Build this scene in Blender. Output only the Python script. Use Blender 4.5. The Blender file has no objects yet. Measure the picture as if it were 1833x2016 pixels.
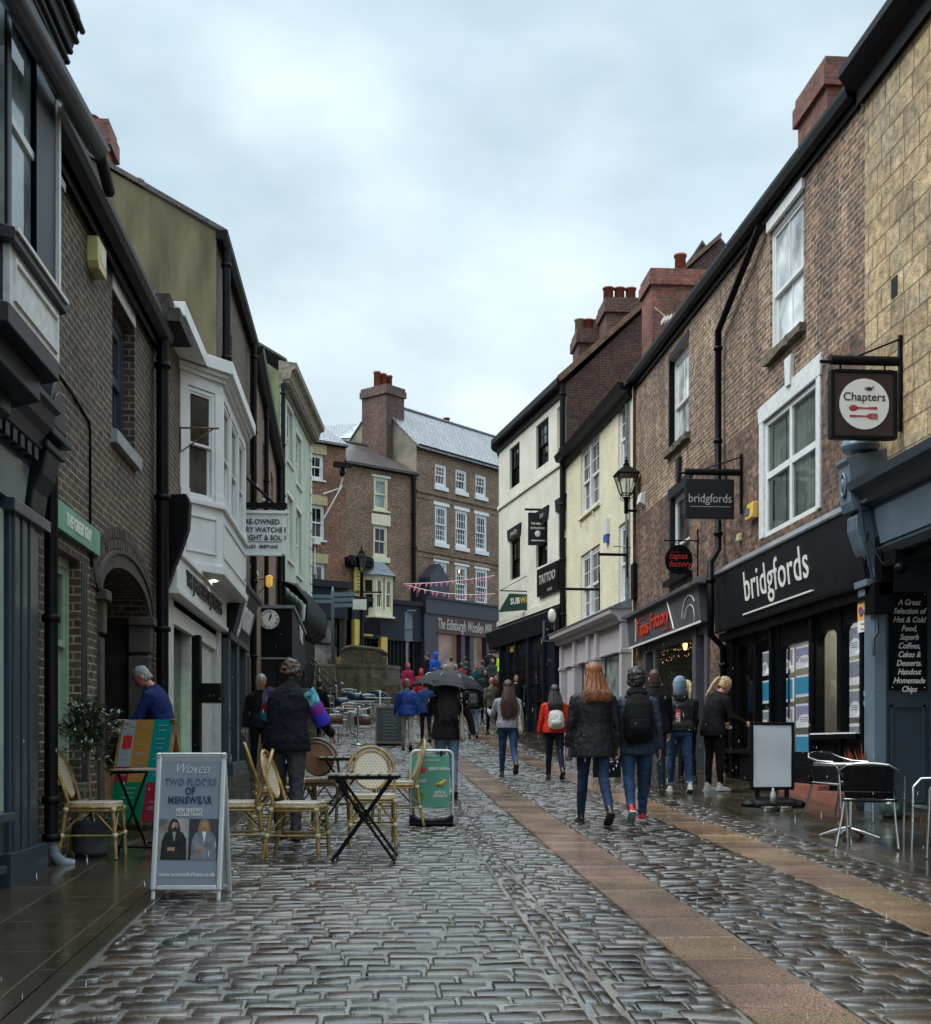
import bpy, math, random
import numpy as np
from mathutils import Vector, Matrix, noise
R = math.radians
random.seed(7)
scn = bpy.context.scene
COL = scn.collection

# ---------------------------------------------------------------- camera
TH = math.atan(185.5 / 2450.0)          # the street runs along +Y, the lens looks a little to its right
CAMZ = 1.38
cam_d = bpy.data.cameras.new('camera'); cam = bpy.data.objects.new('camera', cam_d); COL.objects.link(cam)
cam.location = (0, 0, CAMZ); cam.rotation_euler = (R(90), 0, -TH)
cam_d.sensor_fit = 'HORIZONTAL'; cam_d.sensor_width = 36.0; cam_d.lens = 36.0 * 2450 / 1833
cam_d.shift_y = 461 / 1833.0; cam_d.clip_start = 0.1; cam_d.clip_end = 3000
scn.camera = cam
scn.view_settings.view_transform = 'Standard'; scn.view_settings.look = 'None'
scn.view_settings.gamma = 1.0; scn.view_settings.exposure = 0.58
scn.cycles.use_denoising = True
scn.cycles.max_bounces = 6; scn.cycles.diffuse_bounces = 3; scn.cycles.glossy_bounces = 3; scn.cycles.transparent_max_bounces = 6
scn.cycles.caustics_reflective = False; scn.cycles.caustics_refractive = False

# ---------------------------------------------------------------- world
SUN_EL, SUN_AZ = R(50), R(255)
world = bpy.data.worlds.new('World'); scn.world = world; world.use_nodes = True
nt = world.node_tree; nt.nodes.clear()
def N(tree, kind, **kw):
    n = tree.nodes.new(kind)
    for k, v in kw.items():
        if k.startswith('i_'):
            key = k[2:]; key = int(key) if key.isdigit() else key.replace('_', ' ')
            n.inputs[key].default_value = v
        else: setattr(n, k, v)
    return n
out = N(nt, 'ShaderNodeOutputWorld'); bg = N(nt, 'ShaderNodeBackground'); bg.inputs['Strength'].default_value = 0.1
sky = N(nt, 'ShaderNodeTexSky'); sky.sky_type = 'NISHITA'; sky.sun_disc = False
sky.sun_elevation = SUN_EL; sky.sun_rotation = SUN_AZ; sky.air_density = 1.0; sky.dust_density = 2.0; sky.ozone_density = 1.0
tc = N(nt, 'ShaderNodeTexCoord'); mp = N(nt, 'ShaderNodeMapping'); mp.inputs['Scale'].default_value = (1.1, 1.1, 2.0); mp.inputs['Rotation'].default_value = (R(18), R(-14), 0)
mp.inputs['Location'].default_value = (0.35, 0.1, 0.2)
nt.links.new(tc.outputs['Generated'], mp.inputs['Vector'])
n1 = N(nt, 'ShaderNodeTexNoise'); n1.inputs['Scale'].default_value = 1.9; n1.inputs['Detail'].default_value = 7; n1.inputs['Roughness'].default_value = 0.5
n2 = N(nt, 'ShaderNodeTexNoise'); n2.inputs['Scale'].default_value = 2.6; n2.inputs['Detail'].default_value = 4
nt.links.new(mp.outputs[0], n1.inputs['Vector']); nt.links.new(tc.outputs['Generated'], n2.inputs['Vector'])
cr = N(nt, 'ShaderNodeValToRGB')                      # cloud body: soft grey undersides to bright white tops
cr.color_ramp.elements[0].position = 0.38; cr.color_ramp.elements[0].color = (3.7, 4.7, 5.35, 1)
cr.color_ramp.elements[1].position = 0.60; cr.color_ramp.elements[1].color = (7.0, 7.9, 8.3, 1)
nt.links.new(n1.outputs['Fac'], cr.inputs[0])
# a thin break where bluer air shows
cr2 = N(nt, 'ShaderNodeValToRGB'); cr2.color_ramp.elements[0].position = 0.42; cr2.color_ramp.elements[0].color = (0, 0, 0, 1)
cr2.color_ramp.elements[1].position = 0.62; cr2.color_ramp.elements[1].color = (0.34, 0.34, 0.34, 1)
nt.links.new(n2.outputs['Fac'], cr2.inputs[0])
skb = N(nt, 'ShaderNodeMixRGB', blend_type='MIX'); skb.inputs[0].default_value = 0.62; skb.inputs[2].default_value = (4.6, 6.6, 8.2, 1)
nt.links.new(sky.outputs[0], skb.inputs[1])
mx = N(nt, 'ShaderNodeMixRGB'); nt.links.new(cr2.outputs[0], mx.inputs[0]); nt.links.new(cr.outputs[0], mx.inputs[1]); nt.links.new(skb.outputs[0], mx.inputs[2])
# an overcast sky is brightest overhead
sx_ = N(nt, 'ShaderNodeSeparateXYZ'); nt.links.new(tc.outputs['Generated'], sx_.inputs[0])
zr = N(nt, 'ShaderNodeMapRange'); zr.inputs[1].default_value = .52; zr.inputs[2].default_value = 1.0; zr.inputs[3].default_value = 1.0; zr.inputs[4].default_value = 3.6
nt.links.new(sx_.outputs['Z'], zr.inputs[0])
mz = N(nt, 'ShaderNodeVectorMath', operation='SCALE'); nt.links.new(mx.outputs[0], mz.inputs[0]); nt.links.new(zr.outputs[0], mz.inputs['Scale'])
nt.links.new(mz.outputs[0], bg.inputs['Color']); nt.links.new(bg.outputs[0], out.inputs[0])

sun_d = bpy.data.lights.new('sun', 'SUN'); sun = bpy.data.objects.new('sun', sun_d); COL.objects.link(sun)
sun_d.energy = 1.5; sun_d.angle = R(30); sun_d.color = (1.0, 0.97, 0.92)
sun.rotation_euler = (math.pi / 2 - SUN_EL, 0, R(-75))

# ---------------------------------------------------------------- geometry of the view -> places in the street
CT, ST = math.cos(TH), math.sin(TH)
def ray(px, py):
    a = (px - 916.5) / 2450; b = (1469 - py) / 2450
    return Vector((a * CT + ST, CT - a * ST, b))
def at(px, py, d):                        # point at distance d along the lens axis
    r = ray(px, py); return Vector((r.x * d, r.y * d, CAMZ + r.z * d))
def xy(px, d):
    p = at(px, 1469, d); return (p.x, p.y)
_gy = [-400, -20, 0, 30, 36, 42, 48, 54, 60, 75, 120, 600]
_gz = [-6, -.8, 0, 1.2, 1.55, 2.12, 2.95, 3.72, 4.35, 5.3, 6.2, 8]
def gz(y): return float(np.interp(y, _gy, _gz))
def gpix(px, py):                         # where the street surface is seen at this spot
    r = ray(px, py); t = 3.0
    while t < 120:
        if CAMZ + r.z * t <= gz(r.y * t): break
        t += 0.01
    return (r.x * t, r.y * t)

# ---------------------------------------------------------------- materials
MATS = {}
def newmat(name):
    m = bpy.data.materials.new(name); m.use_nodes = True; t = m.node_tree
    b = t.nodes['Principled BSDF']; MATS[name] = m
    return m, t, b
def objcoord(t, scale=1.0, kind='Object'):
    c = N(t, 'ShaderNodeTexCoord'); mpp = N(t, 'ShaderNodeMapping'); s = scale if hasattr(scale, '__len__') else (scale,) * 3
    mpp.inputs['Scale'].default_value = s; t.links.new(c.outputs[kind], mpp.inputs['Vector']); return mpp.outputs[0]
def pm(name, col, rough=.5, metal=0., var=.18, scale=6, bump=.15, bscale=40, wet=0., kind='Object', dirt=0., emit=None, estr=1., spec=None, stretch=1):
    m, t, b = newmat(name)
    v = objcoord(t, stretch, kind)
    nz = N(t, 'ShaderNodeTexNoise'); nz.inputs['Scale'].default_value = scale; nz.inputs['Detail'].default_value = 6
    t.links.new(v, nz.inputs['Vector'])
    rp = N(t, 'ShaderNodeValToRGB'); c = Vector(col[:3])
    lo = c * (1 - var * 1.6 - dirt); hi = c * (1 + var)
    rp.color_ramp.elements[0].position = .3; rp.color_ramp.elements[0].color = (*[max(x, 0) for x in lo], 1)
    rp.color_ramp.elements[1].position = .72; rp.color_ramp.elements[1].color = (*[min(x, 1) for x in hi], 1)
    t.links.new(nz.outputs['Fac'], rp.inputs[0]); t.links.new(rp.outputs[0], b.inputs['Base Color'])
    b.inputs['Roughness'].default_value = rough; b.inputs['Metallic'].default_value = metal
    if spec is not None: b.inputs['Specular IOR Level'].default_value = spec
    if wet: b.inputs['Coat Weight'].default_value = wet; b.inputs['Coat Roughness'].default_value = .08
    if bump:
        n2 = N(t, 'ShaderNodeTexNoise'); n2.inputs['Scale'].default_value = bscale; n2.inputs['Detail'].default_value = 5
        t.links.new(v, n2.inputs['Vector'])
        bp = N(t, 'ShaderNodeBump'); bp.inputs['Strength'].default_value = bump; bp.inputs['Distance'].default_value = .01
        t.links.new(n2.outputs['Fac'], bp.inputs['Height']); t.links.new(bp.outputs[0], b.inputs['Normal'])
    if emit: b.inputs['Emission Color'].default_value = (*emit, 1); b.inputs['Emission Strength'].default_value = estr
    return m
def brick(name, c1, c2, mortar, bw=.225, rh=.075, ms=.012, bump=.6, soot=.5, rough=.75, off=.5, hue=None, mixn=.5, big=1.0, streak=0., alt=None, squash=1., sqf=2):
    m, t, b = newmat(name)
    uv = N(t, 'ShaderNodeUVMap')
    nd = N(t, 'ShaderNodeTexNoise'); nd.inputs['Scale'].default_value = 3; t.links.new(uv.outputs[0], nd.inputs['Vector'])
    ad = N(t, 'ShaderNodeMixRGB', blend_type='ADD'); ad.inputs[0].default_value = .02
    t.links.new(uv.outputs[0], ad.inputs[1]); t.links.new(nd.outputs['Color'], ad.inputs[2])
    br = N(t, 'ShaderNodeTexBrick', offset=off, squash=squash, squash_frequency=sqf); br.inputs['Scale'].default_value = 1
    br.inputs['Brick Width'].default_value = bw; br.inputs['Row Height'].default_value = rh
    br.inputs['Mortar Size'].default_value = ms; br.inputs['Mortar Smooth'].default_value = .3
    br.inputs['Color1'].default_value = (*c1, 1); br.inputs['Color2'].default_value = (*c2, 1); br.inputs['Mortar'].default_value = (*mortar, 1)
    br.inputs['Bias'].default_value = 0
    t.links.new(ad.outputs[0], br.inputs['Vector'])
    col = br.outputs['Color']
    if alt:                                 # patches of another brick colour
        n3 = N(t, 'ShaderNodeTexNoise'); n3.inputs['Scale'].default_value = alt[1]; n3.inputs['Detail'].default_value = 9; n3.inputs['Roughness'].default_value = .7
        t.links.new(uv.outputs[0], n3.inputs['Vector'])
        r3 = N(t, 'ShaderNodeValToRGB'); r3.color_ramp.elements[0].position = alt[2]; r3.color_ramp.elements[1].position = alt[2] + .06
        t.links.new(n3.outputs['Fac'], r3.inputs[0])
        b2 = N(t, 'ShaderNodeTexBrick', offset=off, squash=squash, squash_frequency=sqf)
        for k in ('Scale', 'Brick Width', 'Row Height', 'Mortar Size', 'Mortar Smooth'): b2.inputs[k].default_value = br.inputs[k].default_value
        b2.inputs['Color1'].default_value = (*alt[0], 1); b2.inputs['Color2'].default_value = (*[x * .7 for x in alt[0]], 1)
        b2.inputs['Mortar'].default_value = (*(alt[3] if len(alt) > 3 else mortar), 1)
        t.links.new(ad.outputs[0], b2.inputs['Vector'])
        mm = N(t, 'ShaderNodeMixRGB'); t.links.new(r3.outputs[0], mm.inputs[0]); t.links.new(col, mm.inputs[1]); t.links.new(b2.outputs['Color'], mm.inputs[2]); col = mm.outputs[0]
    ns = N(t, 'ShaderNodeTexNoise'); ns.inputs['Scale'].default_value = .9 * big; ns.inputs['Detail'].default_value = 8; ns.inputs['Roughness'].default_value = .65
    if streak:
        mpp = N(t, 'ShaderNodeMapping'); mpp.inputs['Scale'].default_value = (3, .5, 1); t.links.new(uv.outputs[0], mpp.inputs[0]); t.links.new(mpp.outputs[0], ns.inputs['Vector'])
    else: t.links.new(uv.outputs[0], ns.inputs['Vector'])
    rp = N(t, 'ShaderNodeValToRGB'); s0 = 1 - soot
    rp.color_ramp.elements[0].position = .35; rp.color_ramp.elements[0].color = (s0, s0, s0, 1); rp.color_ramp.elements[1].position = .65; rp.color_ramp.elements[1].color = (1.1, 1.1, 1.1, 1)
    t.links.new(ns.outputs['Fac'], rp.inputs[0])
    ml = N(t, 'ShaderNodeMixRGB', blend_type='MULTIPLY'); ml.inputs[0].default_value = 1
    t.links.new(col, ml.inputs[1]); t.links.new(rp.outputs[0], ml.inputs[2])
    nb = N(t, 'ShaderNodeTexNoise'); nb.inputs['Scale'].default_value = 9; nb.inputs['Detail'].default_value = 3; t.links.new(uv.outputs[0], nb.inputs['Vector'])
    rb = N(t, 'ShaderNodeValToRGB'); rb.color_ramp.elements[0].position = .3; rb.color_ramp.elements[0].color = (1 - mixn,) * 3 + (1,); rb.color_ramp.elements[1].position = .7; rb.color_ramp.elements[1].color = (1 + mixn * .6,) * 3 + (1,)
    t.links.new(nb.outputs['Fac'], rb.inputs[0])
    m2 = N(t, 'ShaderNodeMixRGB', blend_type='MULTIPLY'); m2.inputs[0].default_value = 1
    t.links.new(ml.outputs[0], m2.inputs[1]); t.links.new(rb.outputs[0], m2.inputs[2]); t.links.new(m2.outputs[0], b.inputs['Base Color'])
    b.inputs['Roughness'].default_value = rough
    nf = N(t, 'ShaderNodeTexNoise'); nf.inputs['Scale'].default_value = 30; nf.inputs['Detail'].default_value = 6; t.links.new(uv.outputs[0], nf.inputs['Vector'])
    iv = N(t, 'ShaderNodeMath', operation='SUBTRACT'); iv.inputs[0].default_value = 1.0; t.links.new(br.outputs['Fac'], iv.inputs[1])
    sm = N(t, 'ShaderNodeMath', operation='MULTIPLY_ADD'); sm.inputs[1].default_value = .9
    t.links.new(nf.outputs['Fac'], sm.inputs[0]); t.links.new(iv.outputs[0], sm.inputs[2])
    bp = N(t, 'ShaderNodeBump'); bp.inputs['Strength'].default_value = bump; bp.inputs['Distance'].default_value = .012
    t.links.new(sm.outputs[0], bp.inputs['Height']); t.links.new(bp.outputs[0], b.inputs['Normal'])
    return m
def clearglass(name, tint=(.93, .97, .95), refl=.05, rough=.02):
    m, t, b = newmat(name); t.nodes.remove(b)
    o = [n for n in t.nodes if n.type == 'OUTPUT_MATERIAL'][0]
    tr = N(t, 'ShaderNodeBsdfTransparent'); tr.inputs[0].default_value = (*tint, 1)
    gl = N(t, 'ShaderNodeBsdfGlossy'); gl.inputs['Roughness'].default_value = rough
    fr = N(t, 'ShaderNodeFresnel'); fr.inputs[0].default_value = 1.5
    ad = N(t, 'ShaderNodeMath', operation='ADD'); ad.inputs[1].default_value = refl; ad.use_clamp = True
    t.links.new(fr.outputs[0], ad.inputs[0])
    ms = N(t, 'ShaderNodeMixShader'); t.links.new(ad.outputs[0], ms.inputs[0]); t.links.new(tr.outputs[0], ms.inputs[1]); t.links.new(gl.outputs[0], ms.inputs[2]); t.links.new(ms.outputs[0], o.inputs[0])
    nz = N(t, 'ShaderNodeTexNoise'); nz.inputs['Scale'].default_value = 2.2; t.links.new(objcoord(t), nz.inputs['Vector'])
    bp = N(t, 'ShaderNodeBump'); bp.inputs['Strength'].default_value = .08; bp.inputs['Distance'].default_value = .03
    t.links.new(nz.outputs['Fac'], bp.inputs['Height']); t.links.new(bp.outputs[0], gl.inputs['Normal'])
    return m

# ---------------------------------------------------------------- mesh builder
class MB:
    def __init__(s, M=None): s.v = []; s.f = []; s.M = M or Matrix.Identity(4); s.sm = []
    def add(s, vs, fs, smooth=False, M=None):
        n = len(s.v); MM = s.M @ M if M is not None else s.M
        s.v += [tuple(MM @ Vector(v)) for v in vs]
        s.f += [tuple(i + n for i in f) for f in fs]; s.sm += [smooth] * len(fs); return s
    def box(s, x0, x1, y0, y1, z0, z1, M=None):
        if x0 > x1: x0, x1 = x1, x0
        if y0 > y1: y0, y1 = y1, y0
        if z0 > z1: z0, z1 = z1, z0
        return s.add([(x0,y0,z0),(x1,y0,z0),(x1,y1,z0),(x0,y1,z0),(x0,y0,z1),(x1,y0,z1),(x1,y1,z1),(x0,y1,z1)],
              [(0,3,2,1),(4,5,6,7),(0,1,5,4),(1,2,6,5),(2,3,7,6),(3,0,4,7)], False, M)
    def quad(s, *p): return s.add(list(p), [tuple(range(len(p)))])
    def prism(s, poly, a, b, axis='y', M=None):          # poly in the two other axes, extruded a..b
        n = len(poly)
        if axis == 'y': vs = [(p[0], a, p[1]) for p in poly] + [(p[0], b, p[1]) for p in poly]
        elif axis == 'x': vs = [(a, p[0], p[1]) for p in poly] + [(b, p[0], p[1]) for p in poly]
        else: vs = [(p[0], p[1], a) for p in poly] + [(p[0], p[1], b) for p in poly]
        fs = [tuple(range(n))[::-1], tuple(range(n, 2 * n))] + [(i, (i + 1) % n, n + (i + 1) % n, n + i) for i in range(n)]
        return s.add(vs, fs, False, M)
    def tube(s, pts, r, n=8, cap=True, closed=False, M=None, sx=1.0):
        pts = [Vector(p) for p in pts]; k = len(pts); rs = r if hasattr(r, '__len__') else [r] * k
        vs = []; up = None
        for i, p in enumerate(pts):
            if closed: d = pts[(i + 1) % k] - pts[i - 1]
            else: d = pts[min(i + 1, k - 1)] - pts[max(i - 1, 0)]
            d.normalize()
            if up is None: up = Vector((0, 0, 1)) if abs(d.z) < .9 else Vector((0, 1, 0))
            a = d.cross(up)
            if a.length < 1e-4: a = d.cross(Vector((1, 0, 0)))
            a.normalize(); b = a.cross(d).normalized(); up = b
            for j in range(n):
                t = 2 * math.pi * j / n; vs.append(p + a * (math.cos(t) * rs[i] * sx) + b * (math.sin(t) * rs[i]))
        fs = []
        for i in range(k if closed else k - 1):
            for j in range(n):
                a0 = i * n + j; a1 = i * n + (j + 1) % n; b0 = ((i + 1) % k) * n + j; b1 = ((i + 1) % k) * n + (j + 1) % n
                fs.append((a0, b0, b1, a1))
        s.add(vs, fs, True, M)
        if cap and not closed: s.add(vs[:n], [tuple(range(n))], False, M); s.add(vs[-n:], [tuple(range(n))[::-1]], False, M)
        return s
    def lathe(s, prof, n=16, M=None, smooth=True):        # prof: (r, z)
        vs = [(r * math.cos(2 * math.pi * j / n), r * math.sin(2 * math.pi * j / n), z) for r, z in prof for j in range(n)]
        fs = [(i * n + j, i * n + (j + 1) % n, (i + 1) * n + (j + 1) % n, (i + 1) * n + j) for i in range(len(prof) - 1) for j in range(n)]
        if prof[0][0] > 1e-4: fs.append(tuple(range(n))[::-1])
        if prof[-1][0] > 1e-4: k = (len(prof) - 1) * n; fs.append(tuple(range(k, k + n)))
        return s.add(vs, fs, smooth, M)
    def disc(s, r, y0, y1, c=(0, 0), n=32, rz=None):       # a round plate in the x-z plane
        rz = rz or r
        return s.prism([(c[0] + r * math.cos(2*math.pi*i/n), c[1] + rz * math.sin(2*math.pi*i/n)) for i in range(n)], y0, y1)
    def ball(s, c, r, nu=12, nv=8, M=None):
        r = r if hasattr(r, '__len__') else (r, r, r); vs = [(c[0], c[1], c[2] - r[2])]; fs = []
        for i in range(1, nv):
            ph = -math.pi / 2 + math.pi * i / nv
            for j in range(nu):
                t = 2 * math.pi * j / nu; vs.append((c[0] + r[0] * math.cos(ph) * math.cos(t), c[1] + r[1] * math.cos(ph) * math.sin(t), c[2] + r[2] * math.sin(ph)))
        vs.append((c[0], c[1], c[2] + r[2])); top = len(vs) - 1
        for j in range(nu):
            fs.append((0, 1 + (j + 1) % nu, 1 + j)); fs.append((top, 1 + (nv - 2) * nu + j, 1 + (nv - 2) * nu + (j + 1) % nu))
            for i in range(nv - 2): a = 1 + i * nu; b = a + nu; fs.append((a + j, a + (j + 1) % nu, b + (j + 1) % nu, b + j))
        return s.add(vs, fs, True, M)
    def text(s, string, size, x=0, y=0, z=0, align='CENTER', ext=.004, shear=0, bold=0, sx=1.0, M=None, fill=None, spacing=1.0):
        cu = bpy.data.curves.new('t', 'FONT'); cu.body = string; cu.size = size; cu.align_x = align; cu.align_y = 'CENTER'
        cu.extrude = ext; cu.shear = shear; cu.offset = bold; cu.resolution_u = 3; cu.space_character = spacing
        o = bpy.data.objects.new('t', cu); me = bpy.data.meshes.new_from_object(o)
        T = Matrix.Translation((x, y, z)) @ Matrix.Rotation(R(90), 4, 'X') @ Matrix.Diagonal((sx, 1, 1, 1))
        if M is not None: T = M @ T
        s.add([v.co[:] for v in me.vertices], [tuple(p.vertices) for p in me.polygons], False, T)
        bpy.data.objects.remove(o); bpy.data.curves.remove(cu); bpy.data.meshes.remove(me); return s

WM = {}
def link(o, parent=None):
    COL.objects.link(o)
    if parent is not None: o.parent = parent
    return o
def props(o, label=None, cat=None, group=None, kind=None):
    if label: o['label'] = label
    if cat: o['category'] = cat
    if group: o['group'] = group
    if kind: o['kind'] = kind
    return o
def thing(name, label, cat, loc=(0, 0, 0), group=None, rz=0.):
    o = bpy.data.objects.new(name, None); link(o); o.empty_display_size = .2
    o.location = loc; o.rotation_euler = (0, 0, rz)
    WM[o.name] = Matrix.Translation(loc) @ Matrix.Rotation(rz, 4, 'Z')
    return props(o, label, cat, group)
def mesh_from(name, vs, fs, sm=None, uv=True, W=None):
    me = bpy.data.meshes.new(name)
    V = np.array(vs, dtype=np.float64).reshape(-1, 3)
    me.from_pydata(V.tolist(), [], fs)
    if sm is not None and any(sm): me.polygons.foreach_set('use_smooth', sm)
    if uv and len(fs):
        me.update()
        n = len(me.polygons); nr = np.zeros(n * 3); me.polygons.foreach_get('normal', nr); nr = nr.reshape(-1, 3)
        lt = np.zeros(n, dtype=np.int32); me.polygons.foreach_get('loop_total', lt)
        lv = np.zeros(len(me.loops), dtype=np.int32); me.loops.foreach_get('vertex_index', lv)
        ln = np.repeat(nr, lt, axis=0); P = V[lv]
        th = np.stack([-ln[:, 1], ln[:, 0]], 1); l = np.linalg.norm(th, axis=1); l[l < 1e-6] = 1; th = th / l[:, None]
        flat = np.abs(ln[:, 2]) > .85
        tu = np.where(flat, P[:, 0], P[:, 0] * th[:, 0] + P[:, 1] * th[:, 1]); tv = np.where(flat, P[:, 1], P[:, 2])
        # sloping faces: run the second coordinate up the slope
        sl = (~flat) & (np.abs(ln[:, 2]) > .2); tv = np.where(sl, P[:, 2] / np.sqrt(np.maximum(1 - ln[:, 2] ** 2, .05)), tv)
        u = me.uv_layers.new(name='UVMap'); u.data.foreach_set('uv', np.stack([tu, tv], 1).ravel())
    if W is not None: me.transform(W)
    me.update(); return me
def part(name, mb, mat, parent=None, label=None, bevel=0., hidden=False, noise_=None):
    W = None
    if parent is not None: W = WM[parent.name].inverted()
    me = mesh_from(name, mb.v, mb.f, mb.sm, True, W)
    if mat is not None:
        for m in (mat if isinstance(mat, (list, tuple)) else [mat]): me.materials.append(m)
    o = bpy.data.objects.new(name, me); link(o, parent)
    WM[o.name] = WM[parent.name] if parent is not None else Matrix.Identity(4)
    if label: o['label'] = label
    if bevel:
        b = o.modifiers.new('bevel', 'BEVEL'); b.width = bevel; b.segments = 2; b.limit_method = 'ANGLE'; b.angle_limit = R(35)
    return o
def single(name, mb, mat, label, cat, group=None, kind=None, loc=None, bevel=0.):
    if loc is not None:
        T = Matrix.Translation(loc); me = mesh_from(name, mb.v, mb.f, mb.sm, True, T.inverted())
        for m in (mat if isinstance(mat, (list, tuple)) else [mat]): me.materials.append(m)
        o = bpy.data.objects.new(name, me); link(o); o.location = loc; WM[o.name] = T
        if bevel:
            b = o.modifiers.new('bevel', 'BEVEL'); b.width = bevel; b.segments = 2; b.limit_method = 'ANGLE'; b.angle_limit = R(35)
    else: o = part(name, mb, mat, None, bevel=bevel)
    return props(o, label, cat, group, kind)
def dup(o, parent=None):
    c = o.copy(); COL.objects.link(c)
    if parent is not None: c.parent = parent
    for ch in list(o.children): dup(ch, c)
    return c
def place(o, loc, rz=0., label=None, s=1.):
    o.location = loc; o.rotation_euler = (0, 0, rz); o.scale = (s, s, s)
    WM[o.name] = Matrix.Translation(loc) @ Matrix.Rotation(rz, 4, 'Z') @ Matrix.Scale(s, 4)
    if label: o['label'] = label
    return o

# ---------------------------------------------------------------- a wall's own frame: s to the right seen from outside, y into the wall, z up
class Wall:
    def __init__(w, p, q):
        w.o = Vector((p[0], p[1], 0)); t = Vector((q[0] - p[0], q[1] - p[1], 0)); w.L = t.length; w.t = t.normalized()
        w.n = Vector((0, 0, 1)).cross(w.t)          # into the wall
        w.M = Matrix(((w.t.x, w.n.x, 0, w.o.x), (w.t.y, w.n.y, 0, w.o.y), (0, 0, 1, 0), (0, 0, 0, 1)))
    def uv(w, px, py, out=0.):
        r = ray(px, py); o = w.o - w.n * out
        k = o.dot(w.n) / r.dot(w.n); p = r * k; p.z = CAMZ + r.z * k
        return ((p - w.o).dot(w.t), p.z)
    def s(w, px, out=0.): return w.uv(px, 1469, out)[0]
    def z(w, px, py, out=0.): return w.uv(px, py, out)[1]
    def P(w, s, y, z): return w.M @ Vector((s, y, z))
    def mb(w): return MB(w.M)
# ================================================================ GROUND
def wetmat(name, c1, c2, r0, r1, speck=0., spk=(1, 1, 1), joints=None, bump=.2, bscale=60, attr=False, coat=0., pud=1.6, spec=.5):
    m, t, b = newmat(name); v = objcoord(t)
    nz = N(t, 'ShaderNodeTexNoise'); nz.inputs['Scale'].default_value = 1.3; nz.inputs['Detail'].default_value = 8; t.links.new(v, nz.inputs['Vector'])
    rp = N(t, 'ShaderNodeValToRGB'); rp.color_ramp.elements[0].position = .3; rp.color_ramp.elements[0].color = (*c1, 1); rp.color_ramp.elements[1].position = .7; rp.color_ramp.elements[1].color = (*c2, 1)
    t.links.new(nz.outputs['Fac'], rp.inputs[0]); col = rp.outputs[0]
    if attr:
        at_ = N(t, 'ShaderNodeVertexColor'); at_.layer_name = 'tint'
        ml = N(t, 'ShaderNodeMixRGB', blend_type='MULTIPLY'); ml.inputs[0].default_value = 1; t.links.new(col, ml.inputs[1]); t.links.new(at_.outputs[0], ml.inputs[2]); col = ml.outputs[0]
    if speck:
        n2 = N(t, 'ShaderNodeTexNoise'); n2.inputs['Scale'].default_value = 110; n2.inputs['Detail'].default_value = 3; t.links.new(v, n2.inputs['Vector'])
        r2 = N(t, 'ShaderNodeValToRGB'); r2.color_ramp.elements[0].position = .42; r2.color_ramp.elements[0].color = (1 - speck,) * 3 + (1,); r2.color_ramp.elements[1].position = .6; r2.color_ramp.elements[1].color = (*spk, 1)
        t.links.new(n2.outputs['Fac'], r2.inputs[0])
        ml = N(t, 'ShaderNodeMixRGB', blend_type='MULTIPLY'); ml.inputs[0].default_value = 1; t.links.new(col, ml.inputs[1]); t.links.new(r2.outputs[0], ml.inputs[2]); col = ml.outputs[0]
    n3 = N(t, 'ShaderNodeTexNoise'); n3.inputs['Scale'].default_value = pud; n3.inputs['Detail'].default_value = 5; t.links.new(v, n3.inputs['Vector'])
    mr = N(t, 'ShaderNodeMapRange'); mr.inputs[1].default_value = .35; mr.inputs[2].default_value = .65; mr.inputs[3].default_value = r0; mr.inputs[4].default_value = r1
    t.links.new(n3.outputs['Fac'], mr.inputs[0]); t.links.new(mr.outputs[0], b.inputs['Roughness'])
    n4 = N(t, 'ShaderNodeTexNoise'); n4.inputs['Scale'].default_value = bscale; n4.inputs['Detail'].default_value = 4; t.links.new(v, n4.inputs['Vector'])
    bp = N(t, 'ShaderNodeBump'); bp.inputs['Strength'].default_value = bump; bp.inputs['Distance'].default_value = .006; t.links.new(n4.outputs['Fac'], bp.inputs['Height'])
    nrm = bp.outputs[0]
    if joints:
        bw, rh, ms, rot = joints; uv = N(t, 'ShaderNodeUVMap'); mpp = N(t, 'ShaderNodeMapping'); mpp.inputs['Rotation'].default_value = (0, 0, rot); t.links.new(uv.outputs[0], mpp.inputs[0])
        nd = N(t, 'ShaderNodeTexNoise'); nd.inputs['Scale'].default_value = 6; t.links.new(uv.outputs[0], nd.inputs['Vector'])
        ad = N(t, 'ShaderNodeMixRGB', blend_type='ADD'); ad.inputs[0].default_value = .012; t.links.new(mpp.outputs[0], ad.inputs[1]); t.links.new(nd.outputs['Color'], ad.inputs[2])
        br = N(t, 'ShaderNodeTexBrick', offset=.5); br.inputs['Scale'].default_value = 1; br.inputs['Brick Width'].default_value = bw; br.inputs['Row Height'].default_value = rh
        br.inputs['Mortar Size'].default_value = ms; br.inputs['Mortar Smooth'].default_value = .5
        br.inputs['Color1'].default_value = (1.1, 1.1, 1.1, 1); br.inputs['Color2'].default_value = (.75, .75, .75, 1); br.inputs['Mortar'].default_value = (2.6, 2.6, 2.6, 1)
        t.links.new(ad.outputs[0], br.inputs['Vector'])
        ml = N(t, 'ShaderNodeMixRGB', blend_type='MULTIPLY'); ml.inputs[0].default_value = 1; t.links.new(col, ml.inputs[1]); t.links.new(br.outputs['Color'], ml.inputs[2]); col = ml.outputs[0]
        iv = N(t, 'ShaderNodeMath', operation='SUBTRACT'); iv.inputs[0].default_value = 1; t.links.new(br.outputs['Fac'], iv.inputs[1])
        b2 = N(t, 'ShaderNodeBump'); b2.inputs['Strength'].default_value = .9; b2.inputs['Distance'].default_value = .012; t.links.new(iv.outputs[0], b2.inputs['Height']); t.links.new(nrm, b2.inputs['Normal']); nrm = b2.outputs[0]
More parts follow.
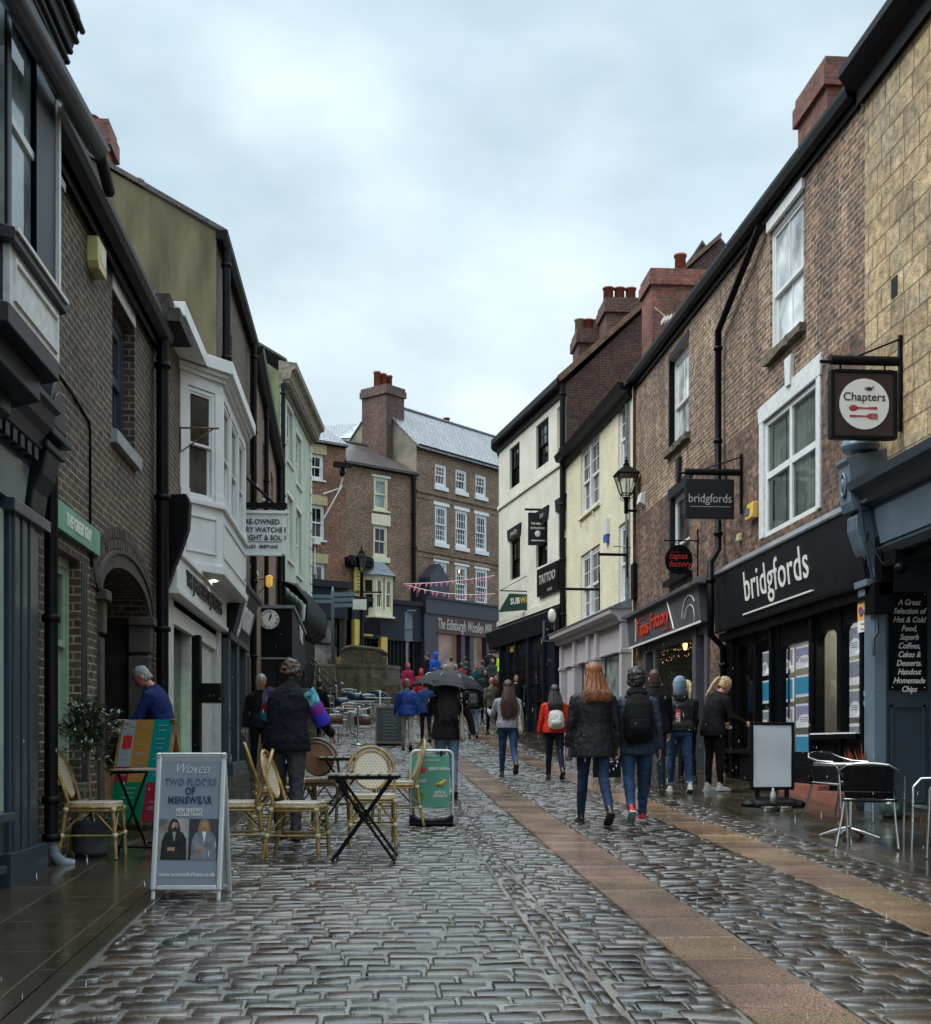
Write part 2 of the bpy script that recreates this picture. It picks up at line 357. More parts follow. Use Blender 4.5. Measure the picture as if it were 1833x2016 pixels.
    t.links.new(col, b.inputs['Base Color']); t.links.new(nrm, b.inputs['Normal'])
    b.inputs['Specular IOR Level'].default_value = spec
    if coat: b.inputs['Coat Weight'].default_value = coat; b.inputs['Coat Roughness'].default_value = .05
    return m
m_bed = wetmat('wet_joint', (.018, .016, .014), (.03, .027, .024), .04, .2, bump=.5, bscale=50)
m_sett = wetmat('wet_sett', (.022, .015, .010), (.070, .050, .034), .05, .20, bump=.6, bscale=70, attr=True, pud=9, spec=.9, coat=.35)
m_flag = wetmat('wet_flagstone', (.030, .024, .015), (.055, .044, .028), .06, .30, joints=(.9, .55, .012, R(90)), bump=.22, bscale=18, pud=1.6)
m_joint = wetmat('pale_mortar_joint', (.16, .15, .135), (.30, .285, .26), .03, .10, bump=.9, bscale=45, spec=1.0, coat=.6)
m_gran = wetmat('wet_granite', (.15, .10, .068), (.36, .245, .165), .05, .22, speck=.55, spk=(1.35, 1.2, 1.1), bump=.6, bscale=110, pud=2.6, attr=True)
m_kerb = wetmat('wet_kerb_stone', (.03, .026, .018), (.055, .046, .034), .08, .26, bump=.5, bscale=60)
m_far = wetmat('far_setts', (.05, .045, .04), (.10, .09, .078), .12, .3, joints=(.26, .16, .03, 0), bump=.5, bscale=40)

ysteps = [-400, -60, -20] + list(np.arange(0, 30, 3)) + list(np.arange(30, 64, 1.5)) + [66, 75, 90, 120, 200, 600]
def strip(x0, x1, y0, y1, lift, nx=1):
    ys = [y0] + [y for y in ysteps if y0 < y < y1] + [y1]; mb = MB()
    xs = [x0 + (x1 - x0) * i / nx for i in range(nx + 1)]
    vs = [(x, y, gz(y) + lift) for y in ys for x in xs]; k = nx + 1
    fs = [(j * k + i, j * k + i + 1, (j + 1) * k + i + 1, (j + 1) * k + i) for j in range(len(ys) - 1) for i in range(nx)]
    return mb.add(vs, fs)
single('ground', strip(-400, 400, -400, 600, 0, 4), m_bed, 'wet ground under the street', None, kind='structure')
single('far_road', strip(-9, 7, 46, 80, .008), m_far, 'wet setts of the upper street', None, kind='structure')
for a_, c_ in ((-1.44, 1.6), (2.07, 3.2), (3.67, 4.14)): single('mortar_bed', strip(a_, c_, 3.4, 46, .0125), m_joint, None, None, kind='structure')
# pavements: real slabs a few mm proud of the setts
for nm, x0, x1, y0, y1 in (('pavement', -2.9, -1.549, 2, 46), ('pavement', 4.259, 6.6, 2, 40)):
    single(nm, strip(x0, x1, y0, y1, .020), m_flag, None, None, kind='structure')
def blocks(name, x0, x1, y0, y1, L, mat, top=.02, gap=.007, jit=.003):
    mb = MB(); y = y0; tint = []
    while y < y1:
        l = L * random.uniform(.93, 1.07); z0 = gz(y) + top + random.uniform(-jit, jit); z1 = gz(y + l) + top + random.uniform(-jit, jit); c = .006
        a, b = y + gap / 2, y + l - gap / 2
        mb.add([(x0, a, z0 - .03), (x1, a, z0 - .03), (x1, b, z1 - .03), (x0, b, z1 - .03), (x0, a, z0 - c), (x1, a, z0 - c), (x1, b, z1 - c), (x0, b, z1 - c),
                (x0 + c, a + c, z0), (x1 - c, a + c, z0), (x1 - c, b - c, z1), (x0 + c, b - c, z1)],
               [(0,1,5,4),(1,2,6,5),(2,3,7,6),(3,0,4,7),(4,5,9,8),(5,6,10,9),(6,7,11,10),(7,4,8,11),(8,9,10,11)])
        y += l; c_ = random.uniform(.82, 1.10); tint += [(c_, c_ * random.uniform(.9, 1.08), c_ * random.uniform(.85, 1.1), 1)] * 12
    o = single(name, mb, mat, None, None, kind='structure'); ca = o.data.color_attributes.new('tint', 'FLOAT_COLOR', 'POINT'); ca.data.foreach_set('color', np.array(tint).ravel()); return o
blocks('granite_band', 1.605, 2.065, 3, 46, .57, m_gran)
blocks('granite_band', 3.205, 3.665, 3, 46, .57, m_gran)
blocks('kerb', 4.14, 4.26, 3, 46, .8, m_kerb, top=.022)
blocks('kerb', -1.55, -1.44, 3, 46, .8, m_kerb, top=.018)

def setts(name, x0, x1, y0, y1, row, ln, h=.020, tilt=.010, seed=1, gap=.009, lengthwise=False, rough=.0007):
    rng = np.random.default_rng(seed)
    us = np.array([-1, -.965, -.88, 0, .88, .965, 1.0]); n = len(us)
    prof = np.array([.1, .80, .98, 1.0, .98, .80, .1])
    U, V = np.meshgrid(us, us); PH = np.outer(prof, prof)
    vs = []; cols = []
    y = y0; k = 0
    while y < y1:
        r = row * rng.uniform(.90, 1.10); x = x0 - rng.uniform(0, 1) * ln
        while x < x1:
            l = ln * rng.uniform(.62, 1.38); a, b = max(x, x0), min(x + l, x1)
            if b - a > .05:
                cx, cy = (a + b) / 2, y + r / 2; hx, hy = (b - a - gap) / 2, (r - gap) / 2
                hh = h * rng.uniform(.75, 1.2); tx, ty = rng.normal(0, tilt), rng.normal(0, tilt)
                X = cx + U * hx * (1 - .02 * V**2 * rng.uniform(.2, 1)) ; Y = cy + V * hy * (1 - .03 * U**2 * rng.uniform(.2, 1)) + rng.normal(0, .0012, U.shape)
                X = X + rng.normal(0, .0014, U.shape)
                Z = hh * PH + (tx * U * hx + ty * V * hy) * 4 * PH + rng.normal(0, rough, U.shape) * (PH > .1) - .004 * (PH < .01)
                G = np.interp(Y, _gy, _gz)
                vs.append(np.stack([X, Y, Z + G], -1).reshape(-1, 3))
                c = rng.uniform(.35, 1.75); w = rng.uniform(-.12, .16); cols.append((c * (1 + w), c, c * (1 - w * .8)))
                k += 1
            x += l
        y += r
    V3 = np.concatenate(vs); q = []
    for j in range(n - 1):
        for i in range(n - 1): q.append((j * n + i, j * n + i + 1, (j + 1) * n + i + 1, (j + 1) * n + i))
    q = np.array(q, dtype=np.int64); F = (q[None] + (np.arange(k) * n * n)[:, None, None]).reshape(-1, 4)
    me = bpy.data.meshes.new(name); me.vertices.add(len(V3)); me.vertices.foreach_set('co', V3.ravel())
    me.loops.add(F.size); me.loops.foreach_set('vertex_index', F.ravel().astype(np.int32))
    me.polygons.add(len(F)); me.polygons.foreach_set('loop_start', (np.arange(len(F)) * 4).astype(np.int32)); me.polygons.foreach_set('loop_total', np.full(len(F), 4, dtype=np.int32))
    me.polygons.foreach_set('use_smooth', np.ones(len(F), dtype=bool)); me.update(); me.validate()
    ca = me.color_attributes.new('tint', 'FLOAT_COLOR', 'POINT')
    C = np.ones((k, n * n, 4)); C[:, :, :3] = np.clip(np.array(cols), 0, 2)[:, None, :]; ca.data.foreach_set('color', C.ravel())
    me.materials.append(m_sett); o = bpy.data.objects.new(name, me); link(o); props(o, kind='structure'); return o
setts('cobbles', -1.43, .93, 3.6, 46, .148, .22, seed=3, h=.0172, tilt=.0055, gap=.009, rough=.00035)
setts('cobbles', .945, 1.09, 3.6, 46, .21, .145, seed=4, h=.019, tilt=.004, gap=.0075)
setts('cobbles', 1.10, 1.60, 3.6, 46, .148, .20, seed=5, h=.020, tilt=.009, gap=.008, rough=.0007)
setts('cobbles', 2.07, 3.20, 3.6, 46, .155, .24, seed=6, h=.023, tilt=.010, gap=.009, rough=.0008)
setts('cobbles', 3.67, 4.135, 3.6, 46, .155, .22, seed=7, h=.022, tilt=.010, gap=.009, rough=.0007)
# ================================================================ MATERIALS OF THE PLACE
m_brickL = brick('dark_stock_brick', (.105, .068, .043), (.042, .030, .021), (.31, .255, .18), bump=.8, soot=.35, ms=.010, alt=((.16, .065, .04), 1.6, .60))
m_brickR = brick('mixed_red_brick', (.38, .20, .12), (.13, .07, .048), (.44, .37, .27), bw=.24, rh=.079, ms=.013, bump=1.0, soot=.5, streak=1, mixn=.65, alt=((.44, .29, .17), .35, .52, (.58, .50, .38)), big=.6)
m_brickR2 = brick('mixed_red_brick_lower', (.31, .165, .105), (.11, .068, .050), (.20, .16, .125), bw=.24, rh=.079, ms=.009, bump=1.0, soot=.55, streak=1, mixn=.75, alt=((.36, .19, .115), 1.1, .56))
m_brickF = brick('far_brown_brick', (.27, .145, .085), (.15, .082, .052), (.34, .27, .19), ms=.012, bump=.5, soot=.35, alt=((.21, .09, .055), .7, .55))
m_brickF2 = brick('far_red_brick', (.36, .13, .065), (.21, .08, .045), (.28, .21, .15), bump=.5, soot=.35)
m_brickD = brick('dark_gable_brick', (.15, .055, .04), (.075, .033, .027), (.19, .13, .10), bump=.7, soot=.5, ms=.008, alt=((.15, .05, .035), .9, .62, (.32, .26, .2)))
m_brickC = brick('chimney_red_brick', (.30, .09, .05), (.17, .055, .038), (.20, .15, .12), bump=.7, soot=.5, ms=.008)
m_white = brick('white_painted_brick', (.74, .72, .62), (.70, .68, .58), (.69, .67, .57), ms=.016, bump=1.3, soot=.10, mixn=.05)
m_cream = brick('cream_painted_brick', (.80, .74, .55), (.75, .69, .50), (.73, .67, .48), ms=.016, bump=1.3, soot=.12, mixn=.06)
m_stone = brick('yellow_sandstone', (.66, .49, .28), (.46, .33, .18), (.26, .19, .12), bw=.62, rh=.30, ms=.014, off=.37, squash=.62, sqf=3, bump=1.2, soot=.45, mixn=.5, hue=None, alt=((.56, .45, .30), .8, .5))
m_olive = pm('olive_render', (.165, .140, .075), .85, var=.32, scale=1.3, bump=.5, bscale=9, dirt=.15, stretch=(2.2, 2.2, .45))
m_grender = pm('green_render', (.27, .33, .16), .8, var=.3, scale=1.4, bump=.4, bscale=9, dirt=.1, stretch=(2.2, 2.2, .45))
m_mint = pm('pale_green_paint', (.47, .53, .41), .7, var=.14, scale=1.4, bump=.2, stretch=(2, 2, .5))
m_grey_r = pm('grey_render', (.24, .22, .17), .9, var=.25, scale=1.2, bump=.4, dirt=.1)
m_slate = brick('wet_slate_roof', (.27, .28, .30), (.19, .20, .215), (.07, .07, .075), bw=.30, rh=.24, ms=.020, bump=.8, soot=.25, rough=.25)
m_slateD = brick('mossy_slate_roof', (.13, .10, .095), (.085, .07, .068), (.04, .035, .035), bw=.28, rh=.18, ms=.006, bump=.8, soot=.45, rough=.35)
m_lead = pm('lead_flashing', (.18, .20, .23), .35, var=.25, scale=5, bump=.3)
m_wpaint = pm('white_gloss_paint', (.74, .75, .74), .4, var=.05, scale=4, bump=.12, bscale=25)
m_wold = pm('weathered_white_paint', (.72, .73, .73), .5, var=.10, scale=14, bump=.4, bscale=30, dirt=.05)
m_cpaint = pm('cream_gloss_paint', (.70, .66, .48), .45, var=.06)
m_creamstone = pm('cream_stone_lintel', (.50, .42, .24), .8, var=.15)
m_slateblue = pm('slate_blue_paint', (.028, .046, .062), .42, var=.12, scale=3, bump=.12, wet=.3)
m_ltblue = pm('grey_blue_paint', (.12, .17, .215), .4, var=.12, scale=3, bump=.12, wet=.2)
m_darkblue = pm('dark_blue_paint', (.008, .012, .020), .42, var=.15, bump=.1, spec=.3)
m_black = pm('black_gloss_paint', (.0022, .0024, .0034), .45, var=.2, bump=.1, spec=.14)
m_blackm = pm('black_cast_iron', (.003, .003, .0036), .45, var=.2, bump=.15, spec=.18)
m_char = pm('charcoal_paint', (.080, .083, .098), .5, var=.08, bump=.06)
m_board = pm('dark_sign_board', (.008, .009, .014), .38, var=.25, scale=2, bump=.05, spec=.35)
m_lilac = pm('pale_lilac_paint', (.50, .47, .50), .5, var=.06, bump=.08)
m_sage = pm('sage_green_paint', (.27, .37, .27), .5, var=.1, bump=.1)
m_sign_gr = pm('green_sign_face', (.10, .33, .22), .35, var=.12, scale=3, bump=.02)
m_tx_w = pm('white_lettering', (.78, .78, .74), .4, var=.03, bump=0)
m_tx_g = pm('grey_lettering', (.42, .40, .37), .4, var=.03, bump=0)
m_tx_k = pm('black_lettering', (.02, .02, .022), .4, var=.03, bump=0)
m_red = pm('red_paint', (.55, .03, .025), .4, var=.08, bump=0)
m_redtx = pm('red_lettering', (.62, .06, .035), .4, var=.05, bump=0)
m_yel = pm('yellow_paint', (.60, .43, .09), .45, var=.1, bump=.05)
m_boxY = pm('cream_plastic', (.62, .55, .25), .45, var=.08, bump=.03)
m_boxW = pm('white_plastic', (.68, .68, .62), .45, var=.08, bump=.03)
m_boxO = pm('amber_plastic', (.72, .45, .10), .45, var=.08, bump=.03)
m_pot = pm('terracotta', (.34, .10, .06), .8, var=.2, bump=.2)
m_potc = pm('buff_clay', (.42, .34, .22), .8, var=.2, bump=.2)
m_wood = pm('varnished_wood', (.36, .19, .08), .4, var=.3, scale=7, bump=.2)
m_oldwood = pm('old_brown_wood', (.18, .10, .055), .6, var=.3, bump=.2)
m_steel = pm('brushed_steel', (.55, .55, .55), .25, metal=1., var=.08, bump=.04)
m_alu = pm('aluminium_frame', (.62, .64, .65), .35, metal=.3, var=.06, bump=.03)
m_moss = pm('mossy_masonry', (.035, .03, .022), .9, var=.4, scale=12, bump=1.0, bscale=14)
m_plaster = pm('grey_plaster_band', (.058, .050, .042), .7, var=.2, bump=.3)
m_dark = pm('unlit_interior', (.012, .011, .011), .9, var=.3, bump=0)
m_room = pm('room_plaster', (.20, .19, .17), .9, var=.15, bump=0)
m_fstone = brick('weathered_sandstone', (.165, .135, .082), (.10, .084, .055), (.07, .058, .04), bw=.7, rh=.34, ms=.012, bump=.8, soot=.5, mixn=.4)
def darkglass(name, col=(.012, .014, .016), rough=.03, bs=.12):
    m = pm(name, col, rough, var=.5, scale=1.8, bump=bs, bscale=2.0); return m
g_dark = darkglass('window_glass')
g_grey = darkglass('window_glass_blind', (.065, .072, .075))
g_pale = darkglass('window_glass_pale_curtain', (.27, .33, .29))
g_clear = clearglass('shop_glass')
m_curt = pm('pale_green_curtain', (.84, .94, .87), .8, var=.12, scale=3, bump=.1)

# ================================================================ FACADE HELPERS
def wall_faces(mb, s0, s1, z0, z1, holes=(), depth=.22, top=None):
    """a wall face with real openings; holes = (a, b, c, d) in s and z; the jambs run `depth` into the wall"""
    ss = sorted({s0, s1, *[h[0] for h in holes], *[h[1] for h in holes]}); zs = sorted({z0, z1, *[h[2] for h in holes], *[h[3] for h in holes]})
    ss = [v for v in ss if s0 <= v <= s1]; zs = [v for v in zs if z0 <= v <= z1]
    for i in range(len(ss) - 1):
        for j in range(len(zs) - 1):
            a, b, c, d = ss[i], ss[i + 1], zs[j], zs[j + 1]; cm, dm = (a + b) / 2, (c + d) / 2
            if any(h[0] < cm < h[1] and h[2] < dm < h[3] for h in holes): continue
            mb.quad((a, 0, c), (b, 0, c), (b, 0, d), (a, 0, d))
    for a, b, c, d in holes:
        mb.quad((a, 0, c), (a, depth, c), (a, depth, d), (a, 0, d)); mb.quad((b, 0, d), (b, depth, d), (b, depth, c), (b, 0, c))
        mb.quad((a, 0, d), (a, depth, d), (b, depth, d), (b, 0, d)); mb.quad((b, 0, c), (b, depth, c), (a, depth, c), (a, 0, c))
    return mb
def shell(w, root, s0, s1, zb, ze, D, wallm, roofm, holes=(), pitch=35, gablem=None, over=.22, backm=None, gut=m_blackm, roof=True, end0=True, end1=True, name='wall'):
    wm = wall_faces(w.mb(), s0, s1, zb, ze, holes); part(name, wm, wallm, root)
    h = math.tan(R(pitch)) * D / 2; g = w.mb()
    for s_, f in ((s0, end0), (s1, end1)):
        if f: g.add([(s_, 0, zb), (s_, D, zb), (s_, D, ze), (s_, D / 2, ze + h), (s_, 0, ze)], [(0, 1, 2, 3, 4)])
    g.quad((s0, D, zb), (s1, D, zb), (s1, D, ze), (s0, D, ze))
    part('gable', g, gablem or wallm, root)
    if roof:
        r = w.mb(); k = over / (D / 2) * h; t = .07
        for (y0, z0, y1, z1) in ((-over, ze - k, D / 2, ze + h), (D + over, ze - k, D / 2, ze + h)):
            a = [(s0 - .06, y0, z0 + .02), (s1 + .06, y0, z0 + .02), (s1 + .06, y1, z1 + .02), (s0 - .06, y1, z1 + .02)]; b = [(p[0], p[1], p[2] + t) for p in a]
            r.add(a + b, [(0,1,2,3),(4,7,6,5),(0,4,5,1),(1,5,6,2),(2,6,7,3),(3,7,4,0)])
        ro = part('roof', r, roofm, root)
        rt = w.mb(); rt.tube([(s0 - .08, D / 2, ze + h + .10), (s1 + .08, D / 2, ze + h + .10)], .09, 8); part('ridge_tiles', rt, roofm, ro)
    if gut:
        gm_ = w.mb(); zz = ze - .10
        prof = [(-.02, zz + .10), (-.02, zz - .02), (-.08, zz - .05), (-.17, zz - .02), (-.20, zz + .06), (-.20, zz + .10)]
        gm_.prism(prof, s0, s1, 'x'); part('gutter', gm_, gut, root)
def window(w, root, s0, s1, z0, z1, cols=2, rt=1, rb=1, fm=m_wpaint, gm=g_dark, rec=.10, fw=.06, bar=.018, sill=m_wpaint, sillh=.08, lint=None, linth=.2, mid=.5, single_=False, lintout=.02, label=None):
    f = w.mb(); y = rec; e = .0015
    f.box(s0 - e, s0 + fw, y, y + .08, z0, z1); f.box(s1 - fw, s1 + e, y, y + .08, z0, z1); f.box(s0 + fw, s1 - fw, y, y + .08, z1 - fw, z1 + e); f.box(s0 + fw, s1 - fw, y, y + .08, z0 - e, z0 + fw * 1.2)
    zm = z0 + (z1 - z0) * mid; a, b = s0 + fw, s1 - fw; sw = fw * .7
    def sash(za, zb, yy, rows):
        f.box(a, b, yy, yy + .04, za, za + sw); f.box(a, b, yy, yy + .04, zb - sw, zb); f.box(a, a + sw, yy, yy + .04, za + sw, zb - sw); f.box(b - sw, b, yy, yy + .04, za + sw, zb - sw)
        for i in range(1, cols):
            x = a + (b - a) * i / cols; f.box(x - bar / 2, x + bar / 2, yy + .005, yy + .035, za + sw, zb - sw)
        for i in range(1, rows):
            z = za + (zb - za) * i / rows; f.box(a + sw, b - sw, yy + .007, yy + .033, z - bar / 2, z + bar / 2)
    if single_: sash(z0 + fw * 1.2, z1 - fw, y + .02, rt)
    else: sash(zm - sw / 2, z1 - fw, y + .015, rt); sash(z0 + fw * 1.2, zm + sw / 2, y + .056, rb)
    wo = part('window', f, fm, root, label)
    g = w.mb()
    if single_: g.quad((a, y + .045, z0), (b, y + .045, z0), (b, y + .045, z1), (a, y + .045, z1))
    else:
        g.quad((a, y + .038, zm), (b, y + .038, zm), (b, y + .038, z1), (a, y + .038, z1)); g.quad((a, y + .079, z0), (b, y + .079, z0), (b, y + .079, zm), (a, y + .079, zm))
    part('pane', g, gm, wo)
    if sill:
        s = w.mb(); s.box(s0 - .08, s1 + .08, -.07, rec + .01, z0 - sillh, z0 - .002); part('sill', s, sill, wo, bevel=.006)
    if lint:
        l = w.mb(); l.box(s0 - .12, s1 + .12, -lintout, .05, z1 + .002, z1 + linth); part('lintel', l, lint, wo)
    return wo
def pipe(root, pts, r=.055, mat=m_blackm, brackets=True, name='downpipe'):
    mb = MB(); mb.tube(pts, r, 10)
    p = Vector(pts[0])
    if brackets:
        for a, b in zip(pts[:-1], pts[1:]):
            a, b = Vector(a), Vector(b); L = (b - a).length
            if abs((b - a).normalized().z) > .9:
                for i in range(int(L // 1.6) + 1):
                    c = a + (b - a) * min(1, (i * 1.6 + .3) / L); mb.lathe([(r * 1.35, -.03), (r * 1.35, .03)], 10, Matrix.Translation(c))
    return part(name, mb, mat, root)
def chimney(w, root, s0, s1, y0, y1, z0, z1, mat, pots=3, potm=m_pot, name='chimney', poth=.6, axis='s', cap=.08):
    c = w.mb(); c.box(s0, s1, y0, y1, z0, z1 - .45); c.box(s0 - cap, s1 + cap, y0 - cap, y1 + cap, z1 - .45, z1 - .15); c.box(s0 - cap / 2, s1 + cap / 2, y0 - cap / 2, y1 + cap / 2, z1 - .15, z1)
    ch = part(name, c, mat, root)
    for i in range(pots):
        t = (i + .5) / pots; px = s0 + (s1 - s0) * t if axis == 's' else (s0 + s1) / 2; py = (y0 + y1) / 2 if axis == 's' else y0 + (y1 - y0) * t
        p = w.mb(); p.lathe([(.16, z1), (.15, z1 + poth * .9), (.18, z1 + poth * .9), (.18, z1 + poth), (.12, z1 + poth), (.12, z1 + poth - .1)], 14, Matrix.Translation((px, py, 0)))
        part('chimney_pot', p, potm[i % len(potm)] if isinstance(potm, (list, tuple)) else potm, ch)
    return ch
def bld(name, label, w, s): return thing(name, label, 'building', w.P(s, 0, 0))
# ================================================================ LEFT SIDE OF THE STREET
LW = Wall((-2.65, 0), (-2.65, 1))
# ---- nearest: slate-blue shop with a timber bay over it
b = bld('shop_building', 'dark slate-blue shop building at the left edge with a projecting bay under a deep cornice', LW, 9)
shell(LW, b, -4, 10.08, -.6, 5.9, 8, m_black, m_slateD, holes=[(4.2, 9.0, .9, 3.15)], pitch=30, gut=None)
c = LW.mb()
c.prism([(0, 5.7), (-.44, 5.70), (-.46, 5.78), (-.54, 5.92), (-.55, 5.98), (-.58, 5.98), (-.60, 6.08), (-.62, 6.08), (-.66, 6.20), (-.68, 6.27), (-.68, 6.34), (0, 6.40)], -3, 8.62, 'x')
for i_, (o_, z_) in enumerate(((.47, 5.74), (.50, 5.82), (.56, 5.95), (.59, 6.03), (.61, 6.10), (.65, 6.17), (.69, 6.24))): c.tube([(-3, -o_, z_), (8.64, -o_, z_)], .022, 6)
part('cornice', c, m_darkblue, b)
c = LW.mb(); c.tube([(5.6, -.70, 5.36), (9.1, -.70, 5.66)], .085, 4); part('gutter_board', c, m_slateblue, b)
c = LW.mb(); c.tube([(9.1, -.70, 5.66), (9.66, -.66, 5.60)], .045, 6); part('gutter', c, m_black, b)
# bay
bay = LW.mb()
fp = [(6.75, 0), (7.22, -.6), (8.38, -.6), (8.75, 0)]
bay.prism(fp, 3.78, 3.9, 'z'); bay.prism([(6.7, 0), (7.2, -.64), (8.42, -.64), (8.8, 0)], 4.24, 4.32, 'z'); bay.prism(fp, 5.62, 5.78, 'z')
bay.prism([(6.85, 0), (7.3, -.5), (8.3, -.5), (8.65, 0)], 3.62, 3.78, 'z'); bay.prism([(6.95, 0), (7.4, -.34), (8.2, -.34), (8.55, 0)], 3.50, 3.62, 'z')
bay.prism([(6.78, 0), (7.24, -.57), (7.24, -.3), (6.9, 0)], 3.9, 5.62, 'z')
bay.prism([(7.86, -.59), (8.33, -.59), (8.7, 0), (8.5, 0)], 4.32, 5.62, 'z'); bay.prism([(7.22, -.6), (7.30, -.6), (7.30, -.45), (7.22, -.45)], 4.32, 5.62, 'z')
bo = part('bay', bay, m_darkblue, b, bevel=.008)
pn = LW.mb(); pn.box(7.25, 8.38, -.6, -.5, 3.9, 4.24); part('panel', pn, m_wold, bo)
pn = LW.mb()
for a0, a1, z0, z1 in ((7.33, 8.31, 4.165, 4.19), (7.33, 8.31, 3.94, 3.96), (7.33, 7.35, 3.96, 4.165), (8.29, 8.31, 3.96, 4.165)): pn.box(a0, a1, -.615, -.59, z0, z1)
part('moulding', pn, m_wold, bo)
pn = LW.mb(); pn.box(8.34, 8.385, -.61, -.55, 4.32, 5.62); part('corner_trim', pn, m_wpaint, bo)
pn = LW.mb(); pn.box(7.22, 8.42, -.655, -.62, 4.30, 4.325); part('ledge_trim', pn, m_wold, bo)
g = LW.mb(); g.quad((7.30, -.55, 4.32), (7.88, -.55, 4.32), (7.88, -.55, 5.62), (7.30, -.55, 5.62)); g.quad((6.8, -.10, 4.32), (7.2, -.585, 4.32), (7.2, -.585, 5.62), (6.8, -.10, 5.62)); part('pane', g, darkglass('bay_glass', (.20, .25, .27)), bo)
g = LW.mb(); g.box(7.30, 7.88, -.57, -.54, 5.0, 5.05); part('meeting_rail', g, m_wpaint, bo)
# shopfront
c = LW.mb()
c.prism([(0, 3.45), (-.14, 3.45), (-.16, 3.55), (-.22, 3.58), (-.24, 3.68), (-.30, 3.72), (-.32, 3.82), (-.36, 3.84), (-.36, 3.88), (0, 3.95)], 2, 9.42, 'x')
for i in range(30): c.box(4 + i * .18, 4.1 + i * .18, -.22, -.15, 3.47, 3.555)
part('shop_cornice', c, m_darkblue, b)
c = LW.mb(); c.prism([(0, 3.14), (-.09, 3.14), (-.13, 3.45), (0, 3.45)], 2, 9.42, 'x'); part('fascia', c, m_ltblue, b)
c = LW.mb()
c.box(9.42, 9.98, -.26, 0, 3.60, 3.66); c.box(9.44, 9.96, -.22, 0, 3.66, 3.70); c.box(9.40, 10.0, -.30, 0, 3.70, 3.76)
n = 12; ar = [(-.28 + .0, 3.76)] + [(-.28, 3.76 + .0)] ; arch = [(9.44 + .52 * i / n, 3.76 + .40 * math.sin(math.pi * (i / n)) ** .6) for i in range(n + 1)]
c.prism(arch, -.27, 0); c.prism([(a[0] * .8 + 9.7 * .2, 3.78 + (a[1] - 3.76) * .75) for a in arch], -.285, -.26)
c.prism([(0, 3.15), (-.12, 3.15), (-.14, 3.3), (-.20, 3.42), (-.24, 3.60), (0, 3.60)], 9.5, 9.9, 'x')
part('console', c, m_darkblue, b, bevel=.01)
c = LW.mb()
for s0, s1, o in ((9.02, 9.98, .04), (9.10, 9.86, .08), (9.16, 9.28, .10), (9.36, 9.48, .10), (9.56, 9.68, .10)): c.box(s0, s1, -o, 0, .34, 3.14)
c.box(9.0, 10.0, -.14, 0, 3.05, 3.14); c.box(9.0, 10.0, -.12, 0, .36, .62)
part('pilaster', c, m_slateblue, b, bevel=.006)
c = LW.mb(); c.box(3.0, 8.86, -.10, .02, .62, .86); c.box(3, 8.9, -.17, 0, .86, .92); c.box(3, 8.86, -.13, 0, .50, .55); c.box(3, 8.86, -.08, 0, .3, .5); c.box(3.2, 8.6, -.12, -.09, .66, .80)
part('stall_riser', c, m_slateblue, b, bevel=.006)
c = LW.mb(); c.box(8.88, 9.01, -.06, .1, .92, 3.05); c.box(4.2, 8.88, -.05, .1, 2.95, 3.12); wf = part('shop_window', c, m_sage, b)
g = LW.mb(); g.quad((4.2, -.02, .92), (8.88, -.02, .92), (8.88, -.02, 2.95), (4.2, -.02, 2.95)); part('pane', g, darkglass('shop_pane_green', (.22, .30, .27)), wf)
g = LW.mb(); g.disc(.42, -.04, -.022, (8.46, 1.5)); g.box(8.4, 8.8, -.04, -.022, 1.0, 1.1); part('window_sticker', g, m_red, wf)
c = LW.mb(); c.box(2, 10.05, -.02, .1, .2, .34); part('plinth', c, m_fstone, b)

# ---- brick building with the arched passage
b = bld('brick_building', 'dark brown brick building with an arched passage and a pale green ground-floor window', LW, 12.5)
gs0, gs1 = LW.s(106), LW.s(158); gz1 = LW.z(106, 1072)
us0, us1 = LW.s(221), LW.s(265); uz0, uz1 = 4.62, 6.07
a0, a1 = 12.42, 15.02; ym = (a0 + a1) / 2; asp, atop = 2.90, 3.27
def archz(s, e=0.): t = (s - ym) / ((a1 - a0) / 2 + e); return asp + (atop + e - asp) * math.sqrt(max(0, 1 - t * t))
wm = wall_faces(LW.mb(), 10.08, 15.62, -.6, 6.45, [(gs0, gs1, 1.05, gz1), (us0, us1, uz0, uz1), (a0, a1, -.6, atop)], .18)
nn = 20; av = [a0 + (a1 - a0) * i / nn for i in range(nn + 1)]
for p, q in zip(av[:-1], av[1:]):
    wm.quad((p, 0, archz(p)), (q, 0, archz(q)), (q, 0, atop), (p, 0, atop)); wm.quad((p, 0, archz(p)), (p, .5, archz(p)), (q, .5, archz(q)), (q, 0, archz(q)))
part('wall', wm, m_brickL, b)
gb = LW.mb()
for s_ in (10.08, 15.62): gb.add([(s_, 0, -.6), (s_, 8, -.6), (s_, 8, 6.45), (s_, 4, 8.6), (s_, 0, 6.45)], [(0, 1, 2, 3, 4)])
gb.quad((10.08, 8, -.6), (15.62, 8, -.6), (15.62, 8, 6.45), (10.08, 8, 6.45)); part('gable', gb, m_brickL, b)
rf = LW.mb(); rf.prism([(-.2, 6.40), (4, 8.66), (8.2, 6.40), (8.2, 6.50), (4, 8.78), (-.2, 6.50)], 10.08, 15.6, 'x'); part('roof', rf, m_slateD, b)
gt = LW.mb(); gt.prism([(-.02, 6.46), (-.02, 6.22), (-.07, 6.20), (-.08, 6.32), (-.12, 6.28), (-.2, 6.33), (-.23, 6.40), (-.23, 6.46)], 10.0, 15.55, 'x')
part('gutter', gt, m_black, b)
